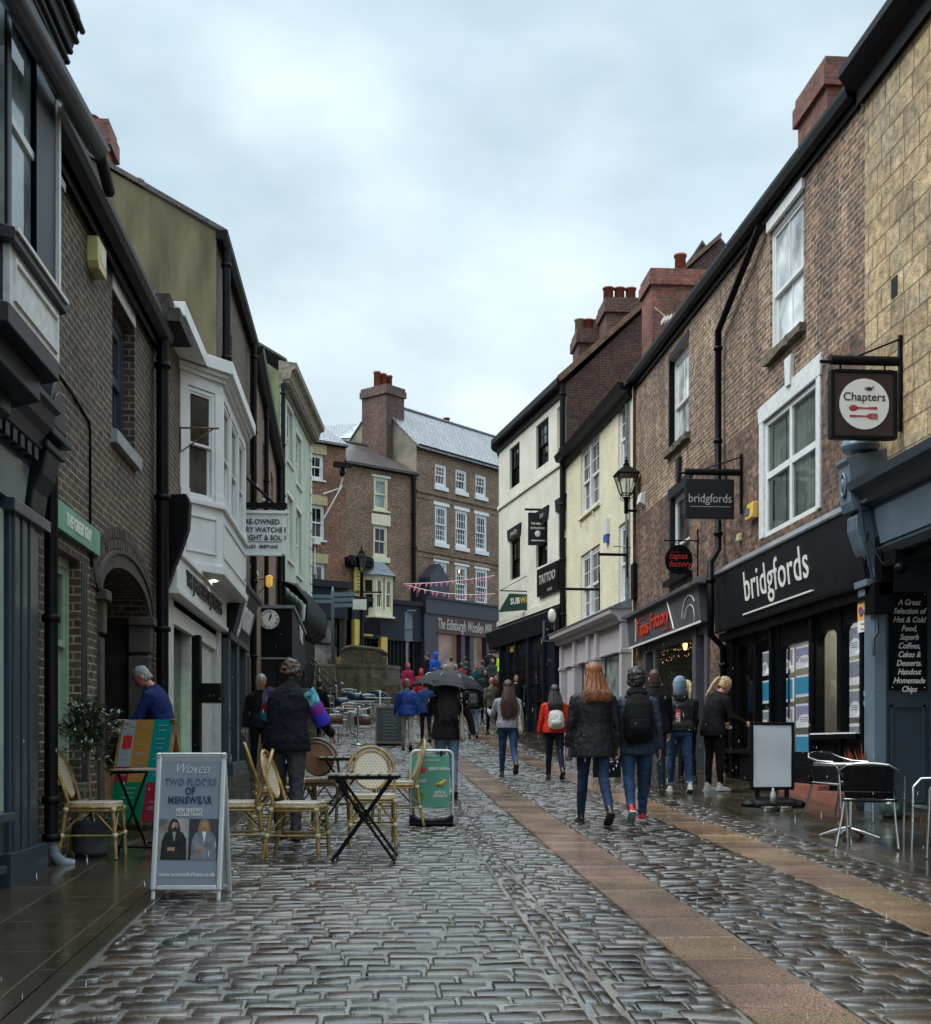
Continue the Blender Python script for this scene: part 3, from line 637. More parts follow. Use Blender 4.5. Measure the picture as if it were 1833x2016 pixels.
# ring of the arch
ring = LW.mb(); ring2 = LW.mb()
def ringq(mb, e0, e1, o):
    k = 28
    for i in range(k):
        t0, t1 = math.pi * i / k, math.pi * (i + 1) / k
        P = lambda t, e: (ym - math.cos(t) * ((a1 - a0) / 2 + e), asp + math.sin(t) * (atop - asp + e))
        a, b_, c_, d_ = P(t0, e0), P(t1, e0), P(t1, e1), P(t0, e1)
        mb.add([(a[0], -o, a[1]), (b_[0], -o, b_[1]), (c_[0], -o, c_[1]), (d_[0], -o, d_[1]), (a[0], .02, a[1]), (b_[0], .02, b_[1]), (c_[0], .02, c_[1]), (d_[0], .02, d_[1])],
               [(0, 1, 2, 3), (0, 4, 5, 1), (2, 6, 7, 3)])
ringq(ring, .0, .17, .03); ringq(ring, .15, .19, .05)
part('arch_band', ring, m_plaster, b)
vou = LW.mb()
for i in range(52):
    t = math.pi * (i + .5) / 52; e = .30
    for e0, e1 in ((.205, .31), (.32, .43)):
        P = lambda t, e: (ym - math.cos(t) * ((a1 - a0) / 2 + e), asp + math.sin(t) * (atop - asp + e))
        t0, t1 = t - math.pi / 130, t + math.pi / 130
        q = [P(t0, e0), P(t1, e0), P(t1, e1), P(t0, e1)]; vou.prism(q, -.012 - random.random() * .006, .02)
part('arch_bricks', vou, pm('arch_brick', (.085, .06, .045), .8, var=.5, scale=9, bump=.5), b)
for s_ in (a0, a1):
    imp = LW.mb(); imp.box(s_ - .16, s_ + .08, -.10, .2, asp - .10, asp); imp.box(s_ - .12, s_ + .05, -.06, .2, asp - .42, asp - .10); imp.box(s_ - .13, s_ + .04, -.04, .2, -.2, asp - .46)
    part('impost', imp, m_plaster, b, bevel=.01)
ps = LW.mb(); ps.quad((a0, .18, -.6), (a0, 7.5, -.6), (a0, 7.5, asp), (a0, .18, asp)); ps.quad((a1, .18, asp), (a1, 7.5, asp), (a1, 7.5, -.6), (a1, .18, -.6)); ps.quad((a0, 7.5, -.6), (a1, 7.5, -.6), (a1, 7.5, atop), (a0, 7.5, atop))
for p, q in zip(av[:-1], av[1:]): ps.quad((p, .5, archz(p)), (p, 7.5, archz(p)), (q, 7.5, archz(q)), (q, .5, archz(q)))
part('passage', ps, pm('shaded_passage_wall', (.018, .014, .011), .9, var=.5, bump=.4), b)  # near-black colour paints in the shade inside the passage
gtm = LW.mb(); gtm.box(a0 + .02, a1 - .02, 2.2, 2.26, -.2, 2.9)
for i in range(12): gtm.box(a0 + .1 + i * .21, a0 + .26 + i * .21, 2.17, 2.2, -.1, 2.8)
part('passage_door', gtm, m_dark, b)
# ground-floor window, pale green
wd = window(LW, b, gs0, gs1, 1.05, gz1, cols=2, rt=1, rb=1, fm=m_sage, gm=darkglass('green_window_glass', (.05, .075, .06)), rec=.10, fw=.09, bar=.04, sill=m_fstone, mid=.62)
jb = LW.mb(); jb.box(gs1 + .04, gs1 + .26, -.006, .01, 1.0, gz1 + .02); part('painted_jamb', jb, m_darkblue, b)
# upper window with a grey-white lintel
wd = window(LW, b, us0, us1, uz0, uz1, cols=1, fm=m_slateblue, gm=darkglass('dim_blue_glass', (.02, .028, .036)), rec=.12, fw=.14, sill=pm('grey_sill', (.30, .33, .34), .5), sillh=.14)
lt = LW.mb(); lt.box(us0 - .02, us1 + .02, -.012, .05, uz1 + .003, uz1 + .30); part('lintel', lt, m_wold, b)
pipe(b, [(-2.55, 10.16, 5.9), (-2.55, 10.16, .95), (-2.55, 10.16, .62)], .055)
p_ = MB(); p_.tube([(-2.55, 10.16, .66), (-2.54, 10.18, .52), (-2.48, 10.22, .44), (-2.40, 10.26, .42)], .05, 10); part('pipe_shoe', p_, m_lead, b)
pipe(b, [(-2.53, 15.35, 6.3), (-2.53, 15.35, .7)], .075); pipe(b, [(-2.55, 15.50, 6.2), (-2.55, 15.50, .7)], .04)
cb = LW.mb(); cb.tube([(10.5, -.01, 4.55), (11.3, -.012, 4.5), (11.9, -.012, 4.42), (11.95, -.012, 4.3), (11.95, -.012, 3.2), (12.1, -.012, 3.0), (12.5, -.015, 2.7)], .012, 5); part('cable', cb, m_black, b)
mo = LW.mb(); mo.ball((15.7, .35, 6.75), (.5, .55, .35), 9, 6); mo.box(15.2, 16.2, -.35, .6, 6.5, 6.66); mo.box(15.4, 15.9, -.2, .4, 6.66, 6.9); part('parapet_stump', mo, m_moss, b)
# alarm box
s_, z_ = LW.uv(170, 490); al = LW.mb(); al.prism([(s_, z_ - .1), (s_ + .04, z_ - .16), (s_ + .36, z_ - .16), (s_ + .36, z_ + .13), (s_, z_ + .13)], -.11, 0)
t = thing('alarm_box', 'cream burglar alarm box high on the dark brown brick wall at the left', 'alarm box', LW.P(s_, 0, z_)); part('case', al, m_boxY, t, bevel=.01)
k = LW.mb(); k.box(s_ + .12, s_ + .32, -.114, -.10, z_ - .08, z_ + .06); k.disc(.015, -.116, -.1, (s_ + .06, z_ - .06), 8); part('cover_plate', k, m_boxW, t)
# green sign
gA = LW.uv(98, 978); gB = LW.uv(187, 1050); gC = LW.z(98, 1035)
t = thing('shop_sign', 'green sign board with bold white capitals above the pale green window', 'sign', LW.P(gA[0], 0, gC))
k = LW.mb(); k.box(gA[0], gB[0], -.05, 0, gC, gA[1]); part('board', k, m_sign_gr, t, bevel=.004)
k = LW.mb(); k.text('THE GREEK GUY', (gA[1] - gC) * .62, (gA[0] + gB[0]) / 2 - .02, -.053, (gA[1] + gC) / 2, bold=.006, sx=(gB[0] - gA[0]) * .90 / 1.78 , ext=.003); part('lettering', k, m_tx_w, t)
# ---- white shop with a white timber bay
b = bld('shop_building', 'low brick and white-painted shop with a projecting white timber bay window and a pale fascia', LW, 17.5)
wm = wall_faces(LW.mb(), 15.62, 21.6, -.6, 6.85, [(17.7, 22.1 - .6, 4.1, 6.6), (16.35, 20.9, 0, 3.3)], .2)
part('wall', wm, m_brickL, b)
k = LW.mb(); k.prism([(-.2, 6.8), (4, 7.9), (8, 6.8), (8, 6.9), (4, 8.0), (-.2, 6.9)], 15.75, 21.6, 'x'); part('roof', k, m_slateD, b)
bay = LW.mb(); BF = lambda o, e=0.: [(17.55 - e, 0), (18.25 - e * .6, -.5 - o), (21.6 + e * .6, -.5 - o), (22.2 + e, 0)]
bay.prism(BF(0), 3.98, 4.80, 'z'); bay.prism(BF(.05, .05), 4.80, 4.87, 'z'); bay.prism(BF(.03, .03), 3.86, 3.98, 'z')
bay.prism(BF(0), 6.45, 6.62, 'z'); bay.prism(BF(.05, .05), 6.62, 6.70, 'z'); bay.prism(BF(.16, .16), 6.74, 6.92, 'z'); bay.prism(BF(.10, .10), 6.68, 6.75, 'z')
bay.box(15.72, 18.3, -.34, .1, 6.74, 6.92)
def facet(mb, p, q, zs, th=.09, posts=(0, 1), pw=.16):
    p, q = Vector((*p, 0)), Vector((*q, 0)); t = (q - p); L = t.length; t.normalize(); n = Vector((0, 0, 1)).cross(t)
    F = Matrix(((t.x, n.x, 0, p.x), (t.y, n.y, 0, p.y), (0, 0, 1, 0), (0, 0, 0, 1)))
    return F, L
bo = part('bay', bay, m_wpaint, b, bevel=.006)
for (p, q, nm, cols) in ((BF(0)[0], BF(0)[1], 'a', 1), (BF(0)[1], BF(0)[2], 'b', 2), (BF(0)[2], BF(0)[3], 'c', 1)):
    F, L = facet(None, p, q, None); fw_ = Wall((0, 0), (1, 0)); fw_.M = LW.M @ F
    fr = MB(fw_.M); fr.box(0, .15, -.005, .14, 4.87, 6.45); fr.box(L - .15, L, -.005, .14, 4.87, 6.45)
    fr.box(-.01, .17, -.03, .1, 4.87, 4.99); fr.box(L - .17, L + .01, -.03, .1, 4.87, 4.99)
    if nm == 'b': fr.box(L / 3 - .06, L / 3 + .06, 0, .12, 4.87, 6.45); fr.box(L * 2 / 3 - .06, L * 2 / 3 + .06, 0, .12, 4.87, 6.45)
    fr.box(.12, L - .12, -.02, -.001, 4.62, 4.66); fr.box(.12, L - .12, -.02, -.001, 4.12, 4.15); fr.box(.12, .15, -.02, -.001, 4.15, 4.62); fr.box(L - .15, L - .12, -.02, -.001, 4.15, 4.62)
    part('bay_post', fr, m_wpaint, bo, bevel=.004)
    gl = darkglass('bay_pane_dim', (.055, .052, .045)) if nm == 'a' else g_grey
    if nm == 'b':
        for i in range(3): window(fw_, bo, L * i / 3 + (.15 if i == 0 else .06), L * (i + 1) / 3 - (.15 if i == 2 else .06), 4.88, 6.44, cols=1, gm=gl, rec=.02, fw=.045, sill=None)
    else: window(fw_, bo, .15, L - .15, 4.88, 6.44, cols=1, gm=gl, rec=.02, fw=.05, sill=None)
k = LW.mb(); k.lathe([(.05, 3.852), (.05, 3.86)], 14, Matrix.Translation((18.9, -.3, 0))); part('soffit_lamp', k, pm('lit_lamp', (.9, .9, .8), .4, bump=0, emit=(1, .95, .8), estr=9), bo)
# shopfront, white
k = LW.mb(); k.box(15.85, 21.2, -.22, .0, 3.36, 3.82); k.box(15.8, 21.25, -.26, 0, 3.80, 3.86); k.box(15.85, 21.2, -.25, 0, 3.30, 3.37); k.box(15.95, 21.0, -.08, .0, 2.98, 3.30)
fa = part('fascia', k, m_wpaint, b, bevel=.005)
k = LW.mb(); k.text('THE JEWELLERS & JEWELLERS', .30, 18.5, -.225, 3.585, sx=.98, ext=.02); part('lettering', k, m_tx_k, fa)
k = LW.mb(); k.box(15.86, 16.35, -.10, 0, .3, 3.30); k.box(20.9, 21.5, -.10, 0, .5, 3.30); k.box(16.3, 21.0, -.08, 0, 3.2, 3.32); k.box(18.2, 18.32, -.05, .1, .6, 3.2); k.box(16.35, 18.2, -.05, .06, .4, .95); k.box(19.5, 20.9, -.02, .1, .5, 3.0)
part('shopfront', k, pm('off_white_paint', (.55, .56, .52), .5, var=.12, bump=.2), b, bevel=.006)
g = LW.mb(); g.quad((16.35, .08, .95), (18.2, .08, .95), (18.2, .08, 3.0), (16.35, .08, 3.0)); so = part('shop_window', g, g_clear, b)
k = LW.mb(); k.quad((16.35, .5, .8), (18.25, .5, .8), (18.25, .5, 2.4), (16.35, .5, 2.4)); part('lit_display', k, pm('lit_green_display', (.2, .5, .2), .5, var=.5, scale=2.5, bump=0, emit=(.22, .62, .25), estr=.55), so)
k = LW.mb(); k.box(16.36, 18.2, .3, 1.5, .0, .95); k.box(16.3, 21, 1.5, 1.6, -.2, 3.3); k.quad((16.36, .1, 2.4), (18.2, .1, 2.4), (18.2, .1, 3.2), (16.36, .1, 3.2)); part('interior', k, m_dark, b)
k = LW.mb(); k.box(18.36, 18.6, -.16, 0, .6, 3.0); k.box(18.4, 18.9, -.45, -.05, 2.02, 2.3); part('door_jamb', k, m_black, b)
k = LW.mb(); k.prism([(-.05, 4.5), (-.36, 4.52), (-.40, 4.42), (-.38, 4.1), (-.30, 3.85), (-.22, 3.65), (-.16, 3.45), (-.12, 3.35), (-.05, 3.35)], 15.66, 15.90, 'x'); part('console', k, m_black, b, bevel=.02)
# iron bracket on its brick
k = LW.mb()
s_, z_ = LW.uv(352, 842); z2 = LW.z(352, 890)
k.tube([(s_, -.02, z_), (s_, -.55, z_ + .0)], .014, 6); k.tube([(s_, -.02, z_), (s_, -.02, z2)], .014, 6); k.tube([(s_, -.02, z2), (s_, -.48, z_)], .010, 6); part('iron_bracket', k, m_oldwood, b)

# ---- tall building with the olive rendered gable
b = bld('tall_building', 'tall dark brick building with an olive rendered gable and a red brick chimney', LW, 24)
hs = [(23.0, 24.0, 7.0, 9.2)]
wm = wall_faces(LW.mb(), 21.6, 27.5, -.4, 10.2, hs, .15); part('wall', wm, m_brickL, b)
window(LW, b, *hs[0], cols=2, rt=2, rb=2, gm=g_grey)
h = math.tan(R(29)) * 4; g = LW.mb()
g.add([(21.6, 0, -.4), (21.6, 8, -.4), (21.6, 8, 10.2), (21.6, 4, 10.2 + h), (21.6, 0, 10.2)], [(0, 1, 2, 3, 4)]); part('gable', g, m_olive, b)
r_ = LW.mb(); r_.prism([(-.2, 10.14), (4, 10.22 + h), (8.2, 10.14), (8.2, 10.22), (4, 10.32 + h), (-.2, 10.22)], 21.55, 27.5, 'x'); part('roof', r_, m_slateD, b)
gt = LW.mb(); gt.prism([(0, 10.2), (0, 10.05), (-.12, 10.03), (-.2, 10.1), (-.2, 10.2)], 21.5, 27.6, 'x'); part('gutter', gt, m_black, b)
pipe(b, [(-2.50, 21.8, 10.0), (-2.50, 21.8, 1)], .07); pipe(b, [(-2.5, 26.9, 10), (-2.5, 26.9, 1)], .06)
chimney(LW, b, 22.0, 22.65, 1.93, 3.4, 10.5, 12.25, m_brickC, pots=2, axis='d', poth=.18, potm=m_pot)
k = LW.mb(); k.lathe([(.11, 10.9), (.11, 11.06), (.14, 11.07), (.14, 11.12), (.03, 11.15)], 10, Matrix.Translation((21.8, 1.38, 0))); part('roof_vent', k, m_oldwood, b)
# its shopfront
k = LW.mb(); k.box(21.5, 24.8, -.12, .0, .6, 3.3); k.box(24.8, 27.4, -.04, 0, .6, 3.3); part('shopfront', k, m_darkblue, b)
k = LW.mb()
for s_ in (21.5, 22.9, 24.4): k.box(s_, s_ + .35, -.22, -.11, .7, 3.3)
k.box(21.5, 24.8, -.26, 0, 3.22, 3.34); k.prism([(0, 4.15), (-.5, 4.15), (-.52, 4.22), (0, 4.4)], 21.4, 24.9, 'x'); k.box(21.5, 24.8, -.30, -.1, .6, 1.1)
part('pilaster', k, m_slateblue, b, bevel=.01)
g = LW.mb()
for s_ in (21.87, 23.27): g.quad((s_, -.13, 1.3), (s_ + 1.05, -.13, 1.3), (s_ + 1.05, -.13, 3.1), (s_, -.13, 3.1))
part('shop_window', g, g_dark, b)
fa = LW.mb(); fa.prism([(-.10, 3.34), (-.26, 3.34), (-.46, 4.15), (-.10, 4.15)], 21.75, 24.5, 'x'); fb = part('fascia', fa, m_darkblue, b)
tl = math.atan2(.20, .81)
T = Matrix.Translation((23.1, -.375, 3.745)) @ Matrix.Rotation(tl, 4, 'X')
k = LW.mb(); k.text('Jonan', .80, 0, -.01, 0, sx=.95, ext=.015, bold=.012, M=T); part('lettering', k, m_tx_w, fb)
# hanging white sign, facing down the street
d0 = 22.0; A = at(446, 1010, d0); B = at(562, 1093, d0)
t = thing('hanging_sign', 'white hanging sign in black capitals about watches, just beyond the white bay', 'sign', (A.x, A.y, B.z))
k = MB(); k.box(A.x, B.x, A.y, A.y + .06, B.z, A.z); k.box(A.x - .03, B.x + .05, A.y - .04, A.y + .10, A.z, A.z + .05); k.box(A.x - .02, A.x + .02, A.y - .015, A.y, B.z, A.z); k.box(B.x - .06, B.x - .03, A.y - .015, A.y, B.z, A.z); k.box(A.x, B.x, A.y - .015, A.y, B.z, B.z + .03)
part('board', k, m_wpaint, t)
k = MB(); mx_ = (A.x + B.x) / 2 + .02; H_ = A.z - B.z
for i, (tx, sz) in enumerate((('PRE-OWNED', .125), ('LUXURY WATCHES', .125), ('BOUGHT & SOLD', .125), ('ROLEX   BREITLING', .075))): k.text(tx, sz, mx_ + (.06 if i != 1 else 0), A.y - .01, A.z - H_ * (.2 + .19 * i + (.02 if i == 3 else 0)), ext=.004, sx=.92, bold=.002)
k.box(mx_ - .4, mx_ + .42, A.y - .012, A.y, A.z - H_ * .67, A.z - H_ * .665); part('lettering', k, m_tx_k, t)
k = MB(); k.box(-2.65, B.x + .02, A.y - .03, A.y + .09, A.z + .10, A.z + .19); k.tube([(-2.6, A.y, A.z + 1.0), (B.x - .2, A.y, A.z + .17)], .025, 6); k.tube([(A.x + .2, A.y + .03, A.z), (A.x + .2, A.y + .03, A.z + .12)], .01, 5); k.tube([(B.x - .2, A.y + .03, A.z), (B.x - .2, A.y + .03, A.z + .12)], .01, 5)
part('bracket', k, m_black, t)

# ---- the next, its front bending away
p5, q5 = xy(495, 27.5), xy(545, 39.0); W5 = Wall(p5, q5); L5 = W5.L
b = bld('brick_building', 'narrow brown brick building with white sash windows behind the clock', W5, 4)
H5 = []
for x0, x1, y0, y1 in ((493.5, 503, 800, 937), (517, 523, 866, 990), (533, 538, 924, 1000)):
    s0, s1 = W5.s(x0), W5.s(x1); s0 = max(s0, .15); z1 = W5.z(x0, y0); z0 = W5.z(x0, y1 - 8) ; H5.append((s0, max(s1, s0 + 1.0), z0, z1))
H5 += [(H5[0][0], H5[0][1], 5.4, 7.0)]
part('wall', wall_faces(W5.mb(), 0, L5, 0, 10.2, H5, .15), m_brickF, b)
for h_ in H5: window(W5, b, *h_, cols=2, rt=1, rb=1, gm=g_grey, fm=m_wpaint)
r_ = W5.mb(); r_.prism([(-.25, 10.12), (4, 12.4), (8.2, 10.1), (8.2, 10.2), (4, 12.52), (-.25, 10.24)], -.05, L5, 'x'); part('roof', r_, m_slateD, b)
gt = W5.mb(); gt.prism([(0, 10.2), (0, 10.0), (-.14, 9.98), (-.26, 10.08), (-.28, 10.2)], -.1, L5, 'x'); part('gutter', gt, m_black, b)
P = lambda s, y, z: tuple(W5.P(s, y, z))
pipe(b, [P(4.1, -.1, 10), P(4.1, -.1, 2)], .06); pipe(b, [P(L5 - .4, -.12, 10), P(L5 - .4, -.12, 2)], .07)
# clock-fronted shop box projecting over the pavement
cA = at(508, 1196, 31); cB = at(575, 1290, 31); zt, zb_ = cA.z, cB.z
cC = at(600, 1290, 38.5)
b2 = thing('shopfront', 'black projecting shopfront that carries the round clock', 'shopfront', (cA.x, cA.y, gz(31)))
k = MB(); poly = [(cA.x - .9, cA.y), (cB.x, cA.y), (cC.x, cC.y), (cA.x - 1.6, cC.y)]
k.prism(poly, zb_, zt - .02, 'z'); k.prism(poly, gz(31) + .1, gz(31) + .75, 'z')
part('fascia', k, m_black, b2)
k = MB(); k.prism([(p[0] + (.06 if i in (1, 2) else 0), p[1] - (.06 if i < 2 else 0)) for i, p in enumerate(poly)], zt - .02, zt + .06, 'z'); k.box(cA.x - .1, cB.x - .02, cA.y - .03, cA.y, zb_ - .10, zb_ - .05); part('lead_top', k, m_lead, b2)
k = MB()
for t_ in (0, .25, .5, .75, 1.0):
    x = cB.x + (cC.x - cB.x) * t_ - .05; y = cA.y + (cC.y - cA.y) * t_ + .05; k.box(x - .05, x + .05, y - .05, y + .05, gz(31) + .7, zb_)
k.box(cA.x - .1, cA.x - .02, cA.y, cA.y + .1, gz(31) + .7, zb_); part('post', k, m_darkblue, b2)
k = MB(); x0, y0 = cB.x - .06, cA.y + .06; x1, y1 = cC.x - .06, cC.y; k.quad((x0, y0, gz(31) + .7), (x1, y1, gz(31) + .7), (x1, y1, zb_), (x0, y0, zb_)); k.quad((cA.x - .1, y0, gz(31) + .7), (x0, y0, gz(31) + .7), (x0, y0, zb_), (cA.x - .1, y0, zb_)); part('glass', k, g_dark, b2)
Wt = Wall((cB.x + .015, cA.y), (cC.x + .015, cC.y)); k = Wt.mb(); k.text('TOPS', .55, Wt.L * .55, -.03, (zt + zb_) / 2 + .25, sx=1.6, bold=.01); part('lettering', k, m_tx_w, b2)
cc = at(531, 1220, 31); t = thing('clock', 'round white-faced clock with Roman numerals on the black shopfront', 'clock', (cc.x, cA.y, cc.z))
r_ = 19.0 / 2450 * 31; k = MB(Matrix.Translation((cc.x, cA.y, cc.z))); k.disc(r_ * 1.08, -.10, 0); part('case', k, m_black, t)
k = MB(Matrix.Translation((cc.x, cA.y, cc.z))); k.disc(r_, -.115, -.09); part('face', k, m_tx_w, t)
k = MB(Matrix.Translation((cc.x, cA.y, cc.z)))
for i, nmr in enumerate(('XII', 'I', 'II', 'III', 'IIII', 'V', 'VI', 'VII', 'VIII', 'IX', 'X', 'XI')):
    a = R(30 * i); k.text(nmr, .085, 0, 0, 0, ext=.002, bold=.002, M=Matrix.Rotation(a, 4, 'Y') @ Matrix.Translation((0, -.118, r_ * .8)))
part('numerals', k, m_tx_k, t)
k = MB(Matrix.Translation((cc.x, cA.y, cc.z)))
for a, L_, w_ in ((R(27), r_ * .55, .016), (R(17), r_ * .78, .011)): k.add([(-w_, -.122, -.03), (w_, -.122, -.03), (w_ * 1.6, -.122, L_ * .6), (0, -.122, L_), (-w_ * 1.6, -.122, L_ * .6)], [(0, 1, 2, 3, 4)], M=Matrix.Rotation(a, 4, 'Y'))
part('hands', k, m_tx_k, t)
# small amber lantern and its bracket above the clock shop
q = at(530, 1145, 30); t = thing('wall_lantern', 'small amber lantern on a thin iron bracket above the clock', 'lantern', tuple(q))
k = MB(); k.lathe([(.02, .16), (.09, .12), (.08, -.10), (.03, -.14)], 6, Matrix.Translation(q), False); part('lamp_glass', k, pm('amber_glass', (.7, .4, .06), .3, bump=0, emit=(1, .55, .1), estr=.25), t)
k = MB(); k.tube([(q.x - .35, q.y, q.z + .05), (q.x + .12, q.y, q.z + .05)], .012, 5); k.tube([(q.x - .35, q.y, q.z - .4), (q.x, q.y, q.z)], .01, 5); part('bracket', k, m_black, t)

# ---- pale green building
p6, q6 = xy(552, 39.0), xy(612, 46.8); W6 = Wall(p6, q6); L6 = W6.L; ze6 = 13.1
b = bld('green_building', 'pale green stuccoed building with white quoins, tall white windows and a carved cornice', W6, 3)
H6 = []
for x0, x1, ya, yb in ((565, 576, 795, 905), (583, 593, 850, 950), (566, 576, 972, 1100), (583.5, 593.5, 1000, 1130)):
    s0, s1 = W6.s(x0), W6.s(x1); H6.append((s0, s1, W6.z(x0, yb), W6.z(x0, ya)))
part('wall', wall_faces(W6.mb(), 0, L6, 1, ze6, H6, .15), m_mint, b)
for h_ in H6: window(W6, b, *h_, cols=2, rt=2, rb=2, gm=g_grey, lint=m_wpaint, linth=.12, fw=.09)
g = W6.mb(); hh = .68 * 5
g.add([(0, 0, 1), (0, 10, 1), (0, 10, ze6), (0, 5, ze6 + hh), (0, 0, ze6)], [(0, 1, 2, 3, 4)]); g.add([(L6, 0, 1), (L6, 10, 1), (L6, 10, ze6), (L6, 5, ze6 + hh), (L6, 0, ze6)], [(0, 1, 2, 3, 4)]); part('gable', g, m_grender, b)
r_ = W6.mb(); r_.prism([(-.2, ze6 + .35), (5, ze6 + hh), (10.2, ze6), (10.2, ze6 + .1), (5, ze6 + hh + .14), (-.2, ze6 + .42)], -.05, L6, 'x'); part('roof', r_, m_slateD, b)
k = W6.mb(); k.prism([(.05, ze6 - .45), (-.06, ze6 - .45), (-.10, ze6 - .25), (-.30, ze6 - .20), (-.36, ze6 + .05), (-.50, ze6 + .12), (-.52, ze6 + .28), (.05, ze6 + .36)], -.05, L6 + .05, 'x')
for i in range(34): k.box(i * L6 / 34, i * L6 / 34 + .10, -.28, -.1, ze6 - .33, ze6 - .21)
part('cornice', k, pm('weathered_cornice', (.26, .22, .17), .8, var=.35, scale=8, bump=.6, bscale=14), b)
k = W6.mb()
z = 4.5; i = 0
while z < ze6 - .5:
    w_ = .34 if i % 2 else .22; k.box(-.02, w_, -.05, .0, z, z + .30); k.box(L6 - w_, L6 + .03, -.05, .0, z, z + .30); z += .33; i += 1
part('quoins', k, m_wpaint, b, bevel=.03)
pipe(b, [tuple(W6.P(-.12, -.1, ze6 - .4)), tuple(W6.P(-.12, -.1, 3))], .07)
k = W6.mb(); k.box(.1, L6, -.15, 0, 1.4, 5.2); part('shopfront', k, m_black, b)
# crumpled black awning with a wet white highlight
k = W6.mb(); n = 14; rows = []
for i in range(n + 1):
    s_ = -.3 + (L6 * .75) * i / n; a_ = .16 * math.sin(i * 2.3)
    rows.append([(s_, -.05, 6.5 + a_ * .3), (s_, -.5, 6.35 + a_), (s_, -.85, 5.9 - a_ * .7), (s_, -.8, 5.3 + a_ * .5), (s_, -.35, 5.0)])
vs = [p for r0 in rows for p in r0]; fs = [(i * 5 + j, (i + 1) * 5 + j, (i + 1) * 5 + j + 1, i * 5 + j + 1) for i in range(n) for j in range(4)]
k.add(vs, fs, True); o = part('awning', k, m_black, b); md = o.modifiers.new('solid', 'SOLIDIFY'); md.thickness = .03
# ================================================================ RIGHT SIDE OF THE STREET
RW = Wall((6.1, 0), (6.1, -1))
ze2 = 9.85; sA, sB = -28.8, -15.0
def rwin(x0, x1, y0, x0b, y1):
    s0, s1 = RW.s(x0), RW.s(x1); return (s0, s1, RW.z(x0b, y1), RW.z(x0, y0))
W1 = (RW.s(1517), RW.s(1582), 7.35, 9.25); W2 = (RW.s(1503), RW.s(1612), 4.62, 6.42); W3 = (RW.s(1318), RW.s(1356), 7.42, 9.25); W4 = (RW.s(1322), RW.s(1358), 4.75, 6.42)
b = bld('long_brick_building', 'long mixed red brick building with black gutter, white sash windows and two dark shopfronts', RW, -20)
sf1 = (RW.s(1432), RW.s(1706), .2, 3.35); sf2 = (RW.s(1272), RW.s(1394), .6, 3.6)
holes = [W1, W2, W3, W4, sf1, sf2]
zmid = 6.9
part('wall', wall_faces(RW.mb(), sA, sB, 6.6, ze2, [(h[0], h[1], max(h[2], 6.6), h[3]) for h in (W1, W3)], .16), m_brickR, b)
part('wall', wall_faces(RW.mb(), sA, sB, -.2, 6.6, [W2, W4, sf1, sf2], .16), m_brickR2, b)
g = RW.mb(); hh = math.tan(R(34)) * 4
for s_ in (sA, sB): g.add([(s_, 0, -.2), (s_, 8, -.2), (s_, 8, ze2), (s_, 4, ze2 + hh), (s_, 0, ze2)], [(0, 1, 2, 3, 4)])
g.quad((sA, 8, -.2), (sB, 8, -.2), (sB, 8, ze2), (sA, 8, ze2)); part('gable', g, m_brickR2, b)
r_ = RW.mb(); r_.prism([(-.15, ze2 - .02), (4, ze2 + hh + .02), (8.2, ze2 - .05), (8.2, ze2 + .05), (4, ze2 + hh + .14), (-.15, ze2 + .08)], sA - .02, sB + .02, 'x'); r_.v = [(v[0], v[1], v[2] - (.27 * max(0, (28.8 - v[1]) / 13.8) if v[0] < 6.6 else 0)) for v in r_.v]; part('roof', r_, m_slateD, b)
gt = RW.mb(); gt.prism([(-.005, ze2 + .02), (-.005, ze2 - .20), (-.05, ze2 - .22), (-.06, ze2 - .10), (-.10, ze2 - .13), (-.18, ze2 - .10), (-.21, ze2 + .0), (-.21, ze2 + .06), (-.14, ze2 + .06)], sA - .05, sB - .12, 'x')
gt.v = [(v[0], v[1], v[2] - .27 * max(0, (28.8 - v[1]) / 13.8)) for v in gt.v]; part('gutter', gt, m_black, b)
def stone_sill(h):
    k = RW.mb(); n = 12
    vs = []; a, c = h[0] - .12, h[1] + .12
    for i in range(n + 1):
        s_ = a + (c - a) * i / n; j = random.uniform(-.012, .012)
        vs += [(s_, -.10 + j, h[2] - .003), (s_, -.10 - j, h[2] - .13 + j), (s_, .0, h[2] - .13), (s_, .16, h[2] - .003)]
    fs = [(i * 4 + k_, (i + 1) * 4 + k_, (i + 1) * 4 + (k_ + 1) % 4, i * 4 + (k_ + 1) % 4) for i in range(n) for k_ in range(4)] + [(0, 1, 2, 3), (n * 4 + 3, n * 4 + 2, n * 4 + 1, n * 4)]
    return k.add(vs, fs)
g_bright = darkglass('window_glass_painted_sky', (.62, .65, .65), bs=.03)  # pale base colour stands in for white sky reflected in the panes
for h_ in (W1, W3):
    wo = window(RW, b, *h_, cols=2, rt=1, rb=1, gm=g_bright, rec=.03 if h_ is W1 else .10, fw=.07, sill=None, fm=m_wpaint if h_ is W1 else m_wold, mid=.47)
    part('sill', stone_sill(h_), m_fstone, wo)
    if h_ is W1: k = RW.mb(); k.box(h_[0] - .06, h_[1] + .06, -.05, .02, h_[3] + .002, h_[3] + .16); part('lintel', k, m_wold, wo)
    else: k = RW.mb(); k.box(h_[0] - .03, h_[0] + .05, -.012, .10, h_[2], h_[3]); k.box(h_[0] - .03, h_[1] + .03, -.012, .1, h_[3] + .002, h_[3] + .14); part('painted_reveal', k, m_black, wo)
